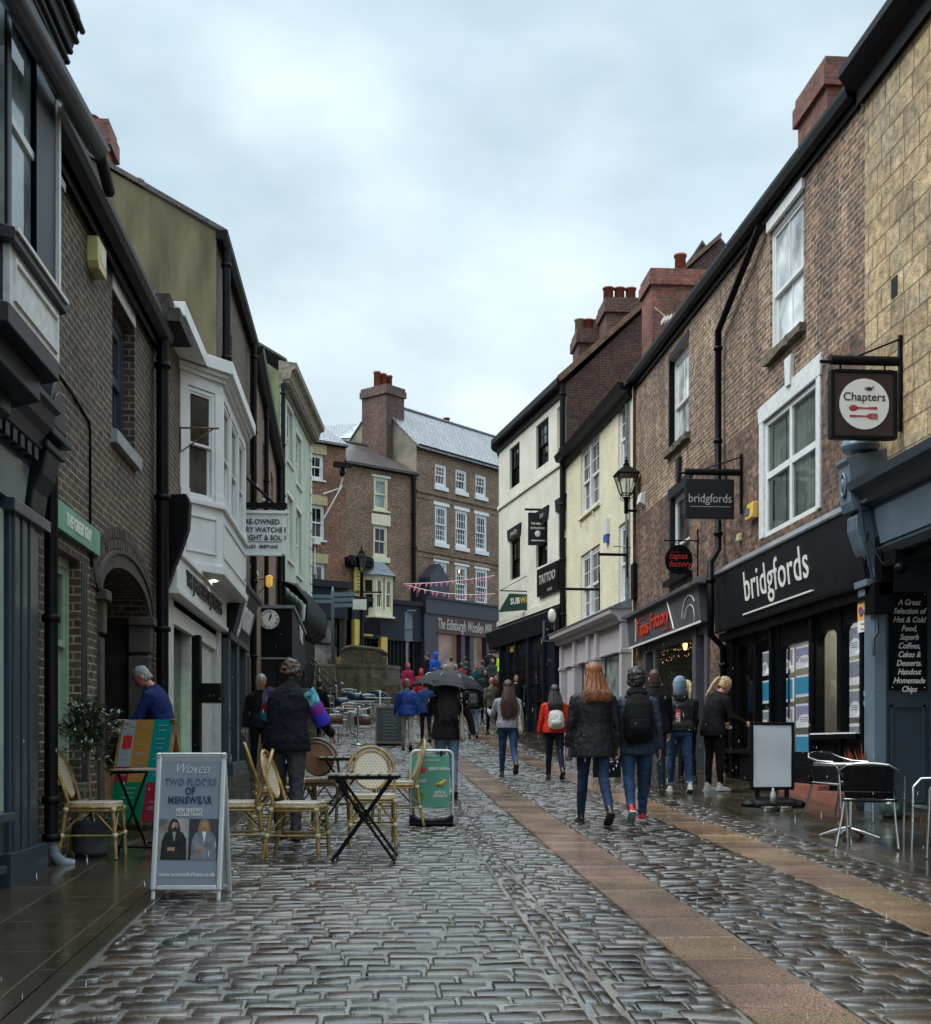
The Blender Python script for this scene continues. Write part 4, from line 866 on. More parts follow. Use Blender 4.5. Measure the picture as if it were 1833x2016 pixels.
# the big lower window, white surround, pale green curtains
s0, s1, z0, z1 = W2
k = RW.mb(); k.box(s0 - .14, s0 + .05, -.03, .16, z0, z1); k.box(s1 - .05, s1 + .10, -.03, .16, z0, z1); k.prism([(s0 - .16, z1 + .002), (s1 + .12, z1 + .002), (s1 + .17, z1 + .30), (s0 - .20, z1 + .26)], -.035, .02)
wo = part('window', k, m_wold, b, bevel=.008)
k = RW.mb(); y = .02; sm_ = (s0 + s1) / 2; zm_ = z0 + (z1 - z0) * .52
for (a_, c_, d_, e_) in ((s0 + .05, s0 + .13, z0, z1), (s1 - .13, s1 - .05, z0, z1), (sm_ - .05, sm_ + .05, z0, z1)): k.box(a_, c_, y, y + .07, d_, e_)
for (d_, e_) in ((z0, z0 + .08), (zm_ - .05, zm_ + .05), (z1 - .08, z1)): k.box(s0 + .13, sm_ - .05, y, y + .07, d_, e_); k.box(sm_ + .05, s1 - .13, y, y + .07, d_, e_)
part('frame', k, m_wpaint, wo, bevel=.006)
g = RW.mb(); g.quad((s0 + .1, .055, z0), (s1 - .1, .055, z0), (s1 - .1, .055, z1), (s0 + .1, .055, z1)); part('pane', g, g_clear, wo)
k = RW.mb(); n = 150; vs = []
for i in range(n + 1):
    s_ = s0 + (s1 - s0) * i / n; gap_ = .06 * math.sin(i * .55) + .03 * math.sin(i * 1.7 + 1); vs += [(s_, .12 + gap_ * .35, z0 - .05), (s_, .11 + gap_ * .35, z1 + .05)]
k.add(vs, [(2 * i, 2 * i + 2, 2 * i + 3, 2 * i + 1) for i in range(n) if i % 37 not in (9, 10)], True); part('curtain', k, m_curt, wo)
k = RW.mb(); k.box(s0, s1, .6, .62, z0 - .1, z1 + .1); part('room_wall', k, m_dark, wo)
k = RW.mb(); kx = (s0 + s1) / 2 + .10; k.prism([(kx - .09, z1 + .20), (kx + .09, z1 + .20), (kx + .15, z1 + .62), (kx - .14, z1 + .62)], -.07, .0); part('keystone', k, m_wold, b, bevel=.01)
# the lower left window, dark frame
s0, s1, z0, z1 = W4
wo = window(RW, b, *W4, cols=1, gm=g_grey, rec=.08, fw=.06, fm=m_wold, sill=None, mid=.42)
k = RW.mb(); k.box(s0 - .12, s0 + .01, -.02, .1, z0, z1); k.prism([(s0 - .2, z1 + .002), (s1 + .1, z1 + .002), (s1 + .12, z1 + .22), (s0 - .2, z1 + .2)], -.03, .02); part('painted_reveal', k, m_darkblue, wo)
k = RW.mb(); kx = (s0 + s1) / 2; k.prism([(kx - .08, z1 + .2), (kx + .08, z1 + .2), (kx + .14, z1 + .66), (kx - .12, z1 + .66)], -.07, 0); part('keystone', k, m_darkblue, wo)
k = RW.mb(); k.box(s0 - .2, s1 + .2, -.14, .1, z0 - .12, z0 - .01); part('sill', k, m_blackm, wo)
# downpipes
Q = lambda px, py, o=.12: (lambda a: tuple(RW.P(a[0], -o, a[1])))(RW.uv(px, py, o))
g0, g1, g2, g3, g4, g5, g6 = Q(1496, 446), Q(1414, 652), Q(1414, 1082), Q(1399, 1108, .42), Q(1399, 1250, .42), Q(1424, 1275, .12), Q(1427, 1522, .12)
pipe(b, [g0, g1, g2, g3, g4, g5, g6], .06)
k = MB(); k.tube([(6.03, 28.65, 9.55), (6.03, 28.65, 2)], .05, 10); k.tube([(6.0, 28.9, 9.6), (6.0, 28.9, 2)], .045, 10); part('downpipe', k, m_lead, b)
chimney(RW, b, -20.0, -18.7, .9, 2.3, 9.8, 12.0, m_brickC, pots=0, cap=.07)
# small parts on the wall
def wbox(name, label, px, py, w_, h_, d_, mat, group=None, slope=.0):
    s_, z_ = RW.uv(px, py); t = thing(name, label, 'alarm box' if 'alarm' in label else 'box', RW.P(s_, 0, z_), group)
    k = RW.mb(); k.prism([(-d_, z_ - h_ / 2 + slope), (-d_ * .7, z_ + h_ / 2), (0, z_ + h_ / 2), (0, z_ - h_ / 2)], s_ - w_ / 2, s_ + w_ / 2, 'x'); part('case', k, mat, t, bevel=.012); return t, s_, z_
t, s_, z_ = wbox('alarm_box', 'amber burglar alarm box beside the large white window on the right', 1487, 1006, .34, .26, .12, m_boxO)
k = RW.mb(); k.box(s_ - .12, s_ + .04, -.126, -.11, z_ - .07, z_ + .04); part('badge', k, m_ltblue, t)
wbox('alarm_box', 'white burglar alarm box beside the wall lantern on the red brick', 1268, 985, .36, .30, .14, m_boxW, slope=.08)
wbox('junction_box', 'small cream junction box on the brick left of the large white window', 1459, 1058, .14, .13, .08, m_boxY)
# ---- grey shopfront under the brick wall, red lettering
k = RW.mb(); f0, f1 = RW.s(1256), RW.s(1402); k.prism([(0, 3.62), (-.20, 3.62), (-.26, 4.28), (0, 4.28)], f0, f1, 'x'); fa = part('fascia', k, m_char, b)
k = RW.mb(); k.prism([(0, 4.28), (-.36, 4.28), (-.38, 4.34), (0, 4.50)], f0 - .1, f1 + .3, 'x'); part('lead_top', k, m_lead, b)
k = RW.mb(); k.box(f0, f1, -.215, -.195, 3.60, 3.64); k.tube([(f0 + .9, -.245, 3.7), (f0 + 1.0, -.255, 4.0), (f0 + 1.02, -.27, 4.22)], .018, 5); k.tube([(f0 + 4.35, -.235, 3.66), (f0 + 3.95, -.27, 4.24)], .018, 5)
k.tube([(f1 - 1.15 + .5 * (1 - math.cos(R(a))), -.26, 3.78 + .38 * math.sin(R(a))) for a in range(0, 150, 12)], .009, 5); k.tube([(f1 - .95 + .35 * (1 - math.cos(R(a))), -.26, 3.76 + .22 * math.sin(R(a))) for a in range(0, 240, 12)], .008, 5)
part('trim_lines', k, m_tx_w, fa)
k = RW.mb(); tlt = Matrix.Translation(((f0 + 2.35), -.235, 3.95)) @ Matrix.Rotation(math.atan2(.06, .66), 4, 'X')
for i, (ch, dx, dz, sz) in enumerate(((('Tapas'), -.78, -.02, .44), (('Factory'), .82, .03, .46))): k.text(ch, sz, dx, -.01, dz, ext=.012, bold=.004, shear=.12, sx=1.15, M=tlt)
k.box(-1.3, -.35, -.012, 0, .17, .19, tlt); k.box(1.0, 1.6, -.012, 0, -.24, -.22, tlt)
part('lettering', k, m_redtx, fa)
s0, s1, z0, z1 = sf2
k = RW.mb(); d_ = RW.s(1372); e_ = RW.s(1290)
for a_, c_, o in ((s0 - .05, s0 + .12, .05), (e_ - .1, e_ + .12, .03), (d_ - .12, d_ + .12, .06), (s1 - .1, s1 + .1, .05)): k.box(a_, c_, -o, .12, z0 - .2, z1)
k.box(s0, s1, -.02, .1, z1 - .16, z1 - .002); k.box(e_, d_ - .12, -.04, .1, z0, z0 + .55)
part('shop_frame', k, m_char, b, bevel=.008)
g = RW.mb(); g.quad((e_ + .12, .05, z0 + .5), (d_ - .12, .05, z0 + .5), (d_ - .12, .05, z1 - .16), (e_ + .12, .05, z1 - .16)); g.quad((d_ + .12, .35, z0), (s1 - .1, .35, z0), (s1 - .1, .35, z1 - .16), (d_ + .12, .35, z1 - .16)); so = part('shop_window', g, g_clear, b)
k = RW.mb(); k.box(s0, s1, 3.4, 3.5, z0 - .3, z1); k.box(s0, s1, .12, 3.4, z1 - .02, z1); k.box(s0, s1, .12, 3.4, z0 - .3, z0); k.box(s0 - .02, s0, .1, 3.4, z0, z1); k.box(s1, s1 + .02, .1, 3.4, z0, z1); k.box(e_ + .3, d_ - .6, 1.2, 2.0, z0, z0 + 1.1); part('interior', k, pm('dim_cafe_room', (.05, .04, .035), .8, var=.4, scale=2, bump=0), b)
m_fairy = pm('dim_fairy_light', (.8, .45, .2), .4, bump=0, emit=(1, .55, .2), estr=1.6)
m_warm = pm('warm_bulb', (.9, .5, .2), .4, bump=0, emit=(1, .5, .15), estr=4)
for i, (px, py) in enumerate(((1349, 1271), (1418, 1260))):
    s_, z_ = RW.uv(px, py, -.6); k = RW.mb(); k.lathe([(.0, .12), (.04, .09), (.05, 0), (.03, -.09), (0, -.10)], 10, Matrix.Translation((s_, .6, z_))); lp = thing('pendant_lamp', ('small glowing pendant bulb inside the grey shopfront window', 'small glowing pendant bulb inside the doorway of the grey shopfront')[i], 'lamp', RW.P(s_, .6, z_)); part('bulb', k, m_warm, lp)
    k = RW.mb(); k.tube([(s_, .6, z_ + .11), (s_, .6, z1)], .006, 4); part('cord', k, m_black, lp)
k = RW.mb(); rnd = random.Random(5)
for i in range(60): s_ = e_ + .15 + (d_ - e_ - .3) * rnd.random(); zz = z1 - .2 - .25 * rnd.random() * (1 if rnd.random() < .7 else 6); k.ball((s_, .09, zz), .0065, 5, 4)
single('fairy_lights', k, m_fairy, 'string of tiny warm fairy lights inside the top of the grey shopfront window', 'fairy lights', loc=RW.P(e_, .09, z1 - .2))
# ---- dark estate agent's shopfront
f0, f1 = RW.s(1405, .25), RW.s(1697, .25)
k = RW.mb(); k.prism([(0, 3.34), (-.22, 3.34), (-.30, 4.24), (0, 4.24)], f0, f1, 'x'); fa = part('fascia', k, m_board, b, bevel=.006)
k = RW.mb(); k.prism([(0, 4.245), (-.33, 4.245), (-.34, 4.27), (-.05, 4.48), (0, 4.48)], f0 - .05, f1 + .35, 'x'); part('lead_top', k, m_lead, b)
k = RW.mb(); k.box(f0, f1, -.235, -.20, 3.30, 3.345); k.box(f0, f1 + .3, -.16, 0, 3.16, 3.30); k.box(f1, f1 + .32, -.14, 0, 3.3, 4.24); k.box(f1 + .02, f1 + .30, -.22, 0, 2.95, 3.3)
part('fascia_trim', k, m_black, b)
t0, t1 = RW.s(1458, .3), RW.s(1592, .3); T = Matrix.Translation(((t0 + t1) / 2, -.270, 3.87)) @ Matrix.Rotation(math.atan2(.08, .9), 4, 'X')
k = RW.mb(); k.text('bridgfords', .66, 0, -.006, -.02, ext=.004, bold=.002, sx=(t1 - t0) / 3.0, M=T, spacing=1.04); k.box(-(t1 - t0) / 2, (t1 - t0) / 2, -.03, .0, -.43, -.405, M=T); part('lettering', k, m_tx_w, fa)
s0, s1, z0, z1 = sf1
# bays of the shopfront: (left px, right px, arched, sill z)
bays = [(1456, 1488, True, 1.35), (1492, 1519, True, 1.35), (1538, 1605, True, 1.3), (1613, 1653, True, 1.55), (1661, 1708, True, 1.55)]
fr = RW.mb(); gl = RW.mb(); edges = [s0]
def arch_panel(mb, a, c, zs, zt, hz0, hz1, y, r):
    """front board from a to c with an arched opening zs..zt"""
    n = 8; pts = []
    for i in range(n + 1): t_ = math.pi - math.pi / 2 * i / n; pts.append((a + r + r * math.cos(t_), zt - r + r * math.sin(t_)))
    for i in range(n + 1): t_ = math.pi / 2 - math.pi / 2 * i / n; pts.append((c - r + r * math.cos(t_), zt - r + r * math.sin(t_)))
    for p, q in zip(pts[:-1], pts[1:]):
        if q[0] - p[0] > 1e-5: mb.quad((p[0], y, p[1]), (q[0], y, q[1]), (q[0], y, hz1), (p[0], y, hz1)); mb.quad((p[0], y, p[1]), (p[0], y + .08, p[1]), (q[0], y + .08, q[1]), (q[0], y, q[1]))
    return pts
prev = s0; ztop = z1 - .02
for i, (xa, xb, ar_, zs) in enumerate(bays):
    a_, c_ = RW.s(xa), min(RW.s(xb), s1 - .02)
    fr.box(prev, a_, -.04, .08, z0, ztop); prev = c_
    zt = (3.02, 3.06, 2.86, 2.93, 2.95)[i]; arch_panel(fr, a_, c_, zs, zt, z0, ztop, -.02, min((c_ - a_) / 2 * .95, .22)); fr.box(a_, c_, -.015, .08, z0, zs)
    fr.box(a_ + .08, c_ - .08, -.03, -.01, z0 + .15, zs - .15)
    gl.quad((a_, .04, zs), (c_, .04, zs), (c_, .04, ztop), (a_, .04, ztop))
fr.box(prev, s1, -.06, .08, z0, ztop)
for px in (1450, 1528, 1608, 1710): s_ = RW.s(px); fr.box(s_ - .05, s_ + .05, -.10, -.03, z0, ztop)
fr.box(s0, RW.s(1530), -.14, -.03, 1.26, 1.33); fr.box(RW.s(1612), s1, -.14, -.03, 1.47, 1.54)
sf = part('shop_frame', fr, m_black, b, bevel=.006); part('shop_window', gl, g_clear, sf)
k = RW.mb(); k.box(RW.s(1616), RW.s(1708), -.15, -.05, 1.535, 1.555); part('flaking_sill', k, m_wold, sf)
k = RW.mb(); k.box(s0, s1, 2.6, 2.7, z0, z1 + .1); k.box(s0, s1, .1, 2.6, z1 - .01, z1 + .02); k.box(s0, s1, .1, 2.6, z0 - .02, z0 + .3); k.box(s0 - .02, s0, .1, 2.6, z0, z1); k.box(s1, s1 + .02, .1, 2.6, z0, z1)
k.box(RW.s(1538), RW.s(1538) + .06, .1, 1.6, z0, z1); k.box(RW.s(1606), RW.s(1606) + .06, .1, 1.2, z0, z1); part('interior', k, m_room, b)
m_ceil = pm('lit_ceiling_panel', (.9, .9, .8), .5, bump=0, emit=(1, .95, .80), estr=22)
k = RW.mb(); k.box(RW.s(1545), RW.s(1598), .8, 1.1, z1 - .05, z1 - .03); k.box(RW.s(1622), RW.s(1695), .5, .8, z1 - .05, z1 - .03); part('ceiling_light', k, m_ceil, b)
k = RW.mb(); k.box(RW.s(1612, .3), s1 - .1, -.32, -.05, gz(16) - .05, gz(16) + .16); k.box(RW.s(1535, .2), RW.s(1612, .2), -.22, -.05, gz(17) - .05, gz(17) + .18); part('step', k, pm('red_sandstone_step', (.30, .11, .08), .4, var=.2, bump=.3, wet=.4), b, bevel=.01)
# property cards in the windows: each card its own thing
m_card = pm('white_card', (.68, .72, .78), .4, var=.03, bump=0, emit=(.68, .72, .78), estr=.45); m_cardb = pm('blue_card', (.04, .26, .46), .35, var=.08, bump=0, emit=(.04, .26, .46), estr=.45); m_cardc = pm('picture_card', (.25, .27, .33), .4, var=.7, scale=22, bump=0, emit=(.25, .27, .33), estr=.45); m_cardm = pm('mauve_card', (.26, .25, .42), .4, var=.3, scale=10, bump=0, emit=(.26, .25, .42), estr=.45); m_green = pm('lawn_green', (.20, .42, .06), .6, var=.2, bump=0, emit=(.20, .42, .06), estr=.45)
GC = 'property cards hanging in the dark shopfront windows'
cards = []
for col, (xa, xb, ys) in enumerate(((1499, 1516, ((1283, 1330), (1340, 1385), (1398, 1440), (1452, 1478))), (1542, 1562, ((1277, 1325), (1335, 1382), (1392, 1438), (1450, 1490))), (1567, 1605, ((1270, 1314), (1328, 1371), (1385, 1432), (1446, 1490))),
        (1670, 1701, ((1230, 1290), (1298, 1348), (1356, 1412), (1424, 1478))))):
    for row, (ya, yb) in enumerate(ys): cards.append((col, row, xa, xb, ya, yb))
cw_ = ('narrow strip beside the first pillar', 'left edge of the wide middle window', 'right half of the wide middle window', 'window nearest the parking sign')
rw_ = ('topmost', 'second from top', 'third from top', 'lowest')
for col, row, xa, xb, ya, yb in cards:
    o = -.12; a_, c_ = RW.s(xa, o), RW.s(xb, o); zc = (RW.z((xa + xb) / 2, ya, o), RW.z((xa + xb) / 2, yb, o))
    blue = (row + (1 if col == 3 else 0)) % 2 == 1 and col < 3
    t = thing('property_card', '%s %s card in the %s' % (rw_[row], 'blue' if blue else ('pictured' if col != 2 else 'mauve'), cw_[col]), 'card', RW.P((a_ + c_) / 2, .12, zc[1]), GC)
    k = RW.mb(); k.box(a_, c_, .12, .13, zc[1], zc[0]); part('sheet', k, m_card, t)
    k = RW.mb(); bz = (zc[0] - zc[1]); m1 = m_cardb if blue else (m_cardm if col == 2 else m_cardc)
    if col == 3 and row == 3: k.disc(.16, .108, .118, ((a_ + c_) / 2, zc[1] + bz * .33), 12, .1); part('lawn', k, m_green, t); k = RW.mb(); k.box(a_ + .03, c_ - .03, .11, .119, zc[1] + bz * .5, zc[0] - .04); part('picture', k, m_cardc, t)
    else:
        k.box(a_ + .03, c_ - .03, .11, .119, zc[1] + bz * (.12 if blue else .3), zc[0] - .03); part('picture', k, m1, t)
        if not blue and col != 3 or (col == 3 and row % 2 == 0):
            k = RW.mb(); k.disc((c_ - a_) * .30, .10, .109, ((a_ + c_) / 2, zc[1] + bz * .32), 16, bz * .24); part('caption', k, m_card, t); k = RW.mb()
            for j in range(3): k.box((a_ + c_) / 2 - (c_ - a_) * .2, (a_ + c_) / 2 + (c_ - a_) * .2, .096, .10, zc[1] + bz * (.25 + .07 * j), zc[1] + bz * (.275 + .07 * j))
            part('caption_line', k, m_red, t)
# parking plate on its pillar
pA = RW.uv(1690, 1185, .12); pB = RW.uv(1716, 1232, .12)
t = thing('parking_sign', 'yellow and white Pedestrian Zone plate on the dark shopfront pillar', 'sign', RW.P(pA[0], -.12, pB[1])); h1 = pA[1] + .02; h0 = pB[1] - .05; hm = h0 + (h1 - h0) * .36
k = RW.mb(); k.box(pA[0], pB[0], -.13, -.11, hm, h1); part('yellow_plate', k, m_boxO, t)
k = RW.mb(); k.box(pA[0], pB[0], -.13, -.11, h0, hm - .002); part('white_plate', k, m_tx_w, t)
k = RW.mb(); xm = (pA[0] + pB[0]) / 2; hw = (pB[0] - pA[0]); k.disc(.055, -.137, -.13, (xm - hw * .2, hm + (h1 - hm) * .42), 20); part('roundel', k, pm('blue_roundel', (.05, .06, .5), .4, bump=0), t)
k = RW.mb(); P2 = (xm - hw * .2, hm + (h1 - hm) * .42); k.tube([(P2[0] + .052 * math.cos(R(a)), -.138, P2[1] + .052 * math.sin(R(a))) for a in range(0, 360, 20)], .008, 4, closed=True); k.tube([(P2[0] - .036, -.139, P2[1] + .036), (P2[0] + .036, -.139, P2[1] - .036)], .006, 4); part('roundel_ring', k, m_red, t)
k = RW.mb(); k.text('Pedestrian Zone', .052, xm, -.131, h1 - .04, ext=.001); k.text('At any', .045, xm + hw * .22, -.131, P2[1] + .03, ext=.001); k.text('time', .045, xm + hw * .22, -.131, P2[1] - .03, ext=.001); k.text('No loading', .045, xm, -.131, hm - .05, ext=.001); k.text('11am - 6pm', .045, xm, -.131, hm - .11, ext=.001); part('lettering', k, m_tx_k, t)
k = RW.mb(); zc0 = RW.uv(1706, 1365, .06)
for dz in (.0, -.12): k.tube([(zc0[0] + .035 * math.cos(R(a)), -.07, zc0[1] + dz + .045 * math.sin(R(a))) for a in range(0, 360, 30)], .012, 5, closed=True)
part('door_number', k, m_tx_w, b)
k = MB(); k.tube([Q(1700, 985, .05), Q(1703, 1060, .26), Q(1706, 1120, .22)], .012, 5); k.tube([Q(1712, 985, .05), Q(1708, 1060, .26), Q(1738, 1110, .3), Q(1752, 1105, .3)], .010, 5); part('cable', k, m_black, b)

# ---- hanging signs on the right wall
def hang(name, label, px0, px1, py0, py1, d, board, th=.08, rim=None, wallx=6.1, brk=m_blackm, roller=True):
    A, B = at(px0, py0, d), at(px1, py1, d); t = thing(name, label, 'sign', ((A.x + B.x) / 2, A.y, B.z))
    k = MB(); k.box(A.x, B.x, A.y, A.y + th, B.z, A.z); part('board', k, board, t, bevel=.012)
    if rim:
        k = MB(); r = .035
        for q in ((A.x - .01, A.x + r, B.z, A.z), (B.x - r, B.x + .01, B.z, A.z)): k.box(q[0], q[1], A.y - .018, A.y + th + .018, q[2], q[3])
        k.box(A.x + r, B.x - r, A.y - .018, A.y + th + .018, B.z - .005, B.z + r); k.box(A.x + r, B.x - r, A.y - .018, A.y + th + .018, A.z - r, A.z + .005); part('rim', k, rim, t, bevel=.008)
    k = MB(); yy = A.y + th / 2
    if roller: k.tube([(A.x, yy, A.z + .12), (wallx - .05, yy, A.z + .12)], .055, 10)
    k.tube([(A.x - .12, yy, A.z + .10), (wallx, yy, A.z + .10)], .02, 6); k.tube([(A.x + .3, yy, A.z + .16), (wallx - .02, yy, A.z + .38)], .012, 5)
    k.box(wallx - .04, wallx, yy - .025, yy + .025, B.z + .1, A.z + .42)
    for x in (A.x + .12, B.x - .12): k.tube([(x, yy, A.z), (x, yy, A.z + .08)], .012, 5)
    part('bracket', k, brk, t); return t, A, B
t, A, B = hang('hanging_sign', 'oblong dark hanging sign with pale lower-case lettering under a black roller tube', 1350, 1448, 942, 1020, 20.4, m_board)
k = MB(); k.text('bridgfords', .205, (A.x + B.x) / 2, A.y - .003, (A.z + B.z) / 2 + .0, ext=.004, sx=.86); k.box(A.x + .07, B.x - .07, A.y - .006, A.y, (A.z + B.z) / 2 - .135, (A.z + B.z) / 2 - .127); part('lettering', k, m_tx_g, t)
t, A, B = hang('hanging_sign', 'square dark brown hanging sign with a white disc showing a red spoon and fork', 1637, 1769, 727, 862, 14.24, pm('dark_maroon_board', (.030, .016, .016), .4, var=.2, bump=.05), rim=m_blackm)
cx_, cz_ = (A.x + B.x) / 2, (A.z + B.z) / 2; Rd = 50 / 2450 * 14.24
k = MB(Matrix.Translation((cx_, A.y, cz_))); k.disc(Rd, -.012, .0, n=48); part('disc', k, m_tx_w, t)
k = MB(Matrix.Translation((cx_, A.y, cz_))); k.text('Chapters', .135, 0, -.014, Rd * .27, ext=.002, bold=.001, sx=1.0); k.ball((.055, -.016, Rd * .60), (.035, .005, .022), 10, 6); k.tube([(.085, -.016, Rd * .62), (.11, -.016, Rd * .70)], .006, 5); k.tube([(.02, -.016, Rd * .66), (-.0, -.016, Rd * .62), (.02, -.016, Rd * .55)], .004, 5); part('lettering', k, m_tx_k, t)
k = MB(Matrix.Translation((cx_, A.y, cz_)))
z1_ = -Rd * .16; k.ball((-.13, -.014, z1_), (.055, .005, .036), 14, 6); k.prism([(-.08, z1_ + .012), (.0, z1_ + .006), (.14, z1_ + .016), (.155, z1_), (.14, z1_ - .016), (.0, z1_ - .006), (-.08, z1_ - .012)], -.017, -.011)
z2_ = -Rd * .48; k.prism([(-.18, z2_), (-.165, z2_ + .013), (.02, z2_ + .006), (.05, z2_ + .026), (.08, z2_ + .032), (.08, z2_ - .032), (.05, z2_ - .026), (.02, z2_ - .006), (-.165, z2_ - .013)], -.017, -.011)
for i in range(4): zz = z2_ - .027 + i * .018; k.box(.08, .155, -.017, -.011, zz - .005, zz + .005)
part('cutlery', k, pm('crimson_print', (.42, .04, .07), .4, bump=0, var=.05), t)
# round tapas sign
q = at(1337, 1102, 23.2); r_ = 27.5 / 2450 * 23.2; t = thing('round_sign', 'round black hanging sign with dark red script lettering', 'sign', tuple(q))
k = MB(Matrix.Translation(q)); k.disc(r_, 0, .05, n=40, rz=r_ * 1.08); part('disc', k, m_black, t)
k = MB(Matrix.Translation(q)); k.text('tapas', .17, -.02, -.003, .07, shear=.25, ext=.003); k.text('factory', .15, .02, -.003, -.08, shear=.25, ext=.003); k.box(-.16, .0, -.005, 0, .14, .146); part('lettering', k, m_red, t)
k = MB(); zt_ = q.z + r_ + .10; k.tube([(q.x - .28, q.y + .02, zt_), (6.1, q.y + .02, zt_)], .014, 6); k.tube([(6.08, q.y + .02, zt_ + .22), (6.08, q.y + .02, q.z - .3)], .014, 6); k.tube([(q.x, q.y + .02, zt_), (q.x, q.y + .02, q.z + r_ * 1.05)], .01, 5); k.tube([(q.x - .1, q.y + .02, zt_), (6.08, q.y + .02, q.z + .05)], .008, 5); part('bracket', k, m_blackm, t)
# wall lantern
q = at(1233, 1011, 28.4); u = 28.4 / 2450; t = thing('wall_lantern', 'black Victorian wall lantern with clear glass sides in front of the cream wall', 'street lamp', tuple(q))
T = Matrix.Translation(q)
k = MB(T); s_ = u
k.lathe([(.05, 0), (.05, 28 * s_), (.09, 30 * s_), (.09, 32 * s_), (.03, 33 * s_)], 10); k.tube([(0, 0, 6 * s_), (22 * s_, .05, 6 * s_)], .03, 6)
for a in range(4): c_, n_ = math.cos(R(45 + 90 * a)), math.sin(R(45 + 90 * a)); k.tube([(c_ * .06, n_ * .06, 24 * s_), (c_ * .16, n_ * .16, 30 * s_), (c_ * .12, n_ * .12, 40 * s_)], .012, 5); k.tube([(c_ * 11 * s_ * 1.3, n_ * 11 * s_ * 1.3, 38 * s_), (c_ * 22 * s_ * 1.3, n_ * 22 * s_ * 1.3, 76 * s_)], .014, 5)
k.tube([(11 * s_ * 1.3 * math.cos(R(45 + 90 * a)), 11 * s_ * 1.3 * math.sin(R(45 + 90 * a)), 38 * s_) for a in range(4)], .014, 5, closed=True); k.tube([(22 * s_ * 1.3 * math.cos(R(45 + 90 * a)), 22 * s_ * 1.3 * math.sin(R(45 + 90 * a)), 76 * s_) for a in range(4)], .02, 5, closed=True)
k.lathe([(25 * s_ * 1.28, 76 * s_), (25 * s_ * 1.28, 78 * s_), (12 * s_, 90 * s_), (7 * s_, 94 * s_), (7.5 * s_, 97 * s_), (4 * s_, 101 * s_), (4.5 * s_, 104 * s_), (1.5 * s_, 107 * s_), (2 * s_, 110 * s_), (0, 113 * s_)], 4, Matrix.Rotation(R(45), 4, 'Z'), False)
part('lamp_frame', k, m_blackm, t)
k = MB(T); k.lathe([(10.6 * s_ * 1.3, 38 * s_), (21.4 * s_ * 1.3, 76 * s_)], 4, Matrix.Rotation(R(45), 4, 'Z'), False); part('lamp_glass', k, g_clear, t)
k = MB(); k.box(6.0, 6.14, 28.2, 28.5, q.z - 1.9, q.z - 1.1); part('cable_box', k, m_blackm, t)
k = MB(); k.tube([(6.1, 28.6, q.z - .68), (5.6, 28.5, q.z - .68)], .01, 5); k.tube([(6.1, 28.3, q.z - .62), (6.35, 27.4, q.z - .95)], .01, 5); part('iron_stay', k, m_blackm, t)

# ---- sandstone building with the blue shopfront, nearest on the right
b = bld('stone_building', 'yellow sandstone building with a grey-blue shopfront, black eaves gutter and a recessed entrance', RW, -13)
sC = -1.0; ze1 = 9.72
k = wall_faces(RW.mb(), -15.0, sC, 4.5, ze1, [], .2); part('wall', k, m_stone, b)
k = RW.mb(); k.box(-15.0, -12.4, 1.9, 2.1, -.2, 4.5); k.quad((-15.0, 0, 4.5), (sC, 0, 4.5), (sC, 2, 4.5), (-15, 2, 4.5)); k.add([(-14.99, .0, 4.5), (-14.99, 8, 4.5), (-14.99, 8, ze1), (-14.99, 4, ze1 + 2.6), (-14.99, 0, ze1)], [(0, 1, 2, 3, 4)]); part('gable', k, m_stone, b)
k = RW.mb(); k.prism([(-.2, ze1), (4, ze1 + 2.6), (8.2, ze1), (8.2, ze1 + .1), (4, ze1 + 2.75), (-.2, ze1 + .1)], -15.02, sC, 'x'); part('roof', k, m_slateD, b)
zc_ = RW.z(1712, 100, .3)
k = RW.mb(); k.prism([(0, ze1 + .05), (0, ze1 - .35), (-.08, ze1 - .38), (-.10, ze1 - .22), (-.16, ze1 - .2), (-.24, ze1 - .16), (-.32, ze1 - .05), (-.32, ze1 + .05), (-.22, ze1 + .06)], -15.05, sC, 'x'); part('gutter', k, m_black, b)
# fascia, console, pilaster
k = RW.mb(); k.prism([(0, 3.62), (-.10, 3.62), (-.16, 3.70), (-.12, 3.74), (-.20, 4.20), (-.30, 4.24), (-.36, 4.36), (-.46, 4.40), (-.48, 4.50), (0, 4.62)], -14.36, sC, 'x'); part('fascia', k, m_slateblue, b)
k = RW.mb(); k.prism([(-.13, 3.76), (-.205, 4.16), (-.215, 4.16), (-.14, 3.76)], -14.2, sC, 'x'); part('fascia_panel', k, m_ltblue, b)
k = RW.mb(); cs = -14.66
k.prism([(0, 3.35), (-.14, 3.35), (-.16, 3.5), (-.28, 3.72), (-.36, 3.95), (-.36, 4.12), (-.30, 4.18), (0, 4.18)], cs, cs + .30, 'x')
k.prism([(0, 4.18), (-.40, 4.18), (-.44, 4.28), (-.46, 4.72), (-.50, 4.76), (-.50, 4.80), (0, 4.92)], cs - .02, cs + .32, 'x')
k.box(cs - .04, cs + .34, -.26, 0, 3.28, 3.36); k.box(cs - .02, cs + .32, -.22, 0, 3.18, 3.28); k.box(cs - .01, cs + .31, -.18, 0, 2.98, 3.03)
for i in range(5): k.prism([(-.16, 3.52), (-.30, 3.74), (-.375, 3.95), (-.375, 4.1), (-.36, 4.1), (-.34, 3.92), (-.26, 3.72)], cs + .035 + i * .05, cs + .06 + i * .05, 'x')
k.tube([(cs + .15 + .07 * math.cos(R(a)), -.465 + .004 * math.cos(R(a * 3)), 4.5 + .14 * math.sin(R(a))) for a in range(0, 360, 30)], .022, 6, closed=True)
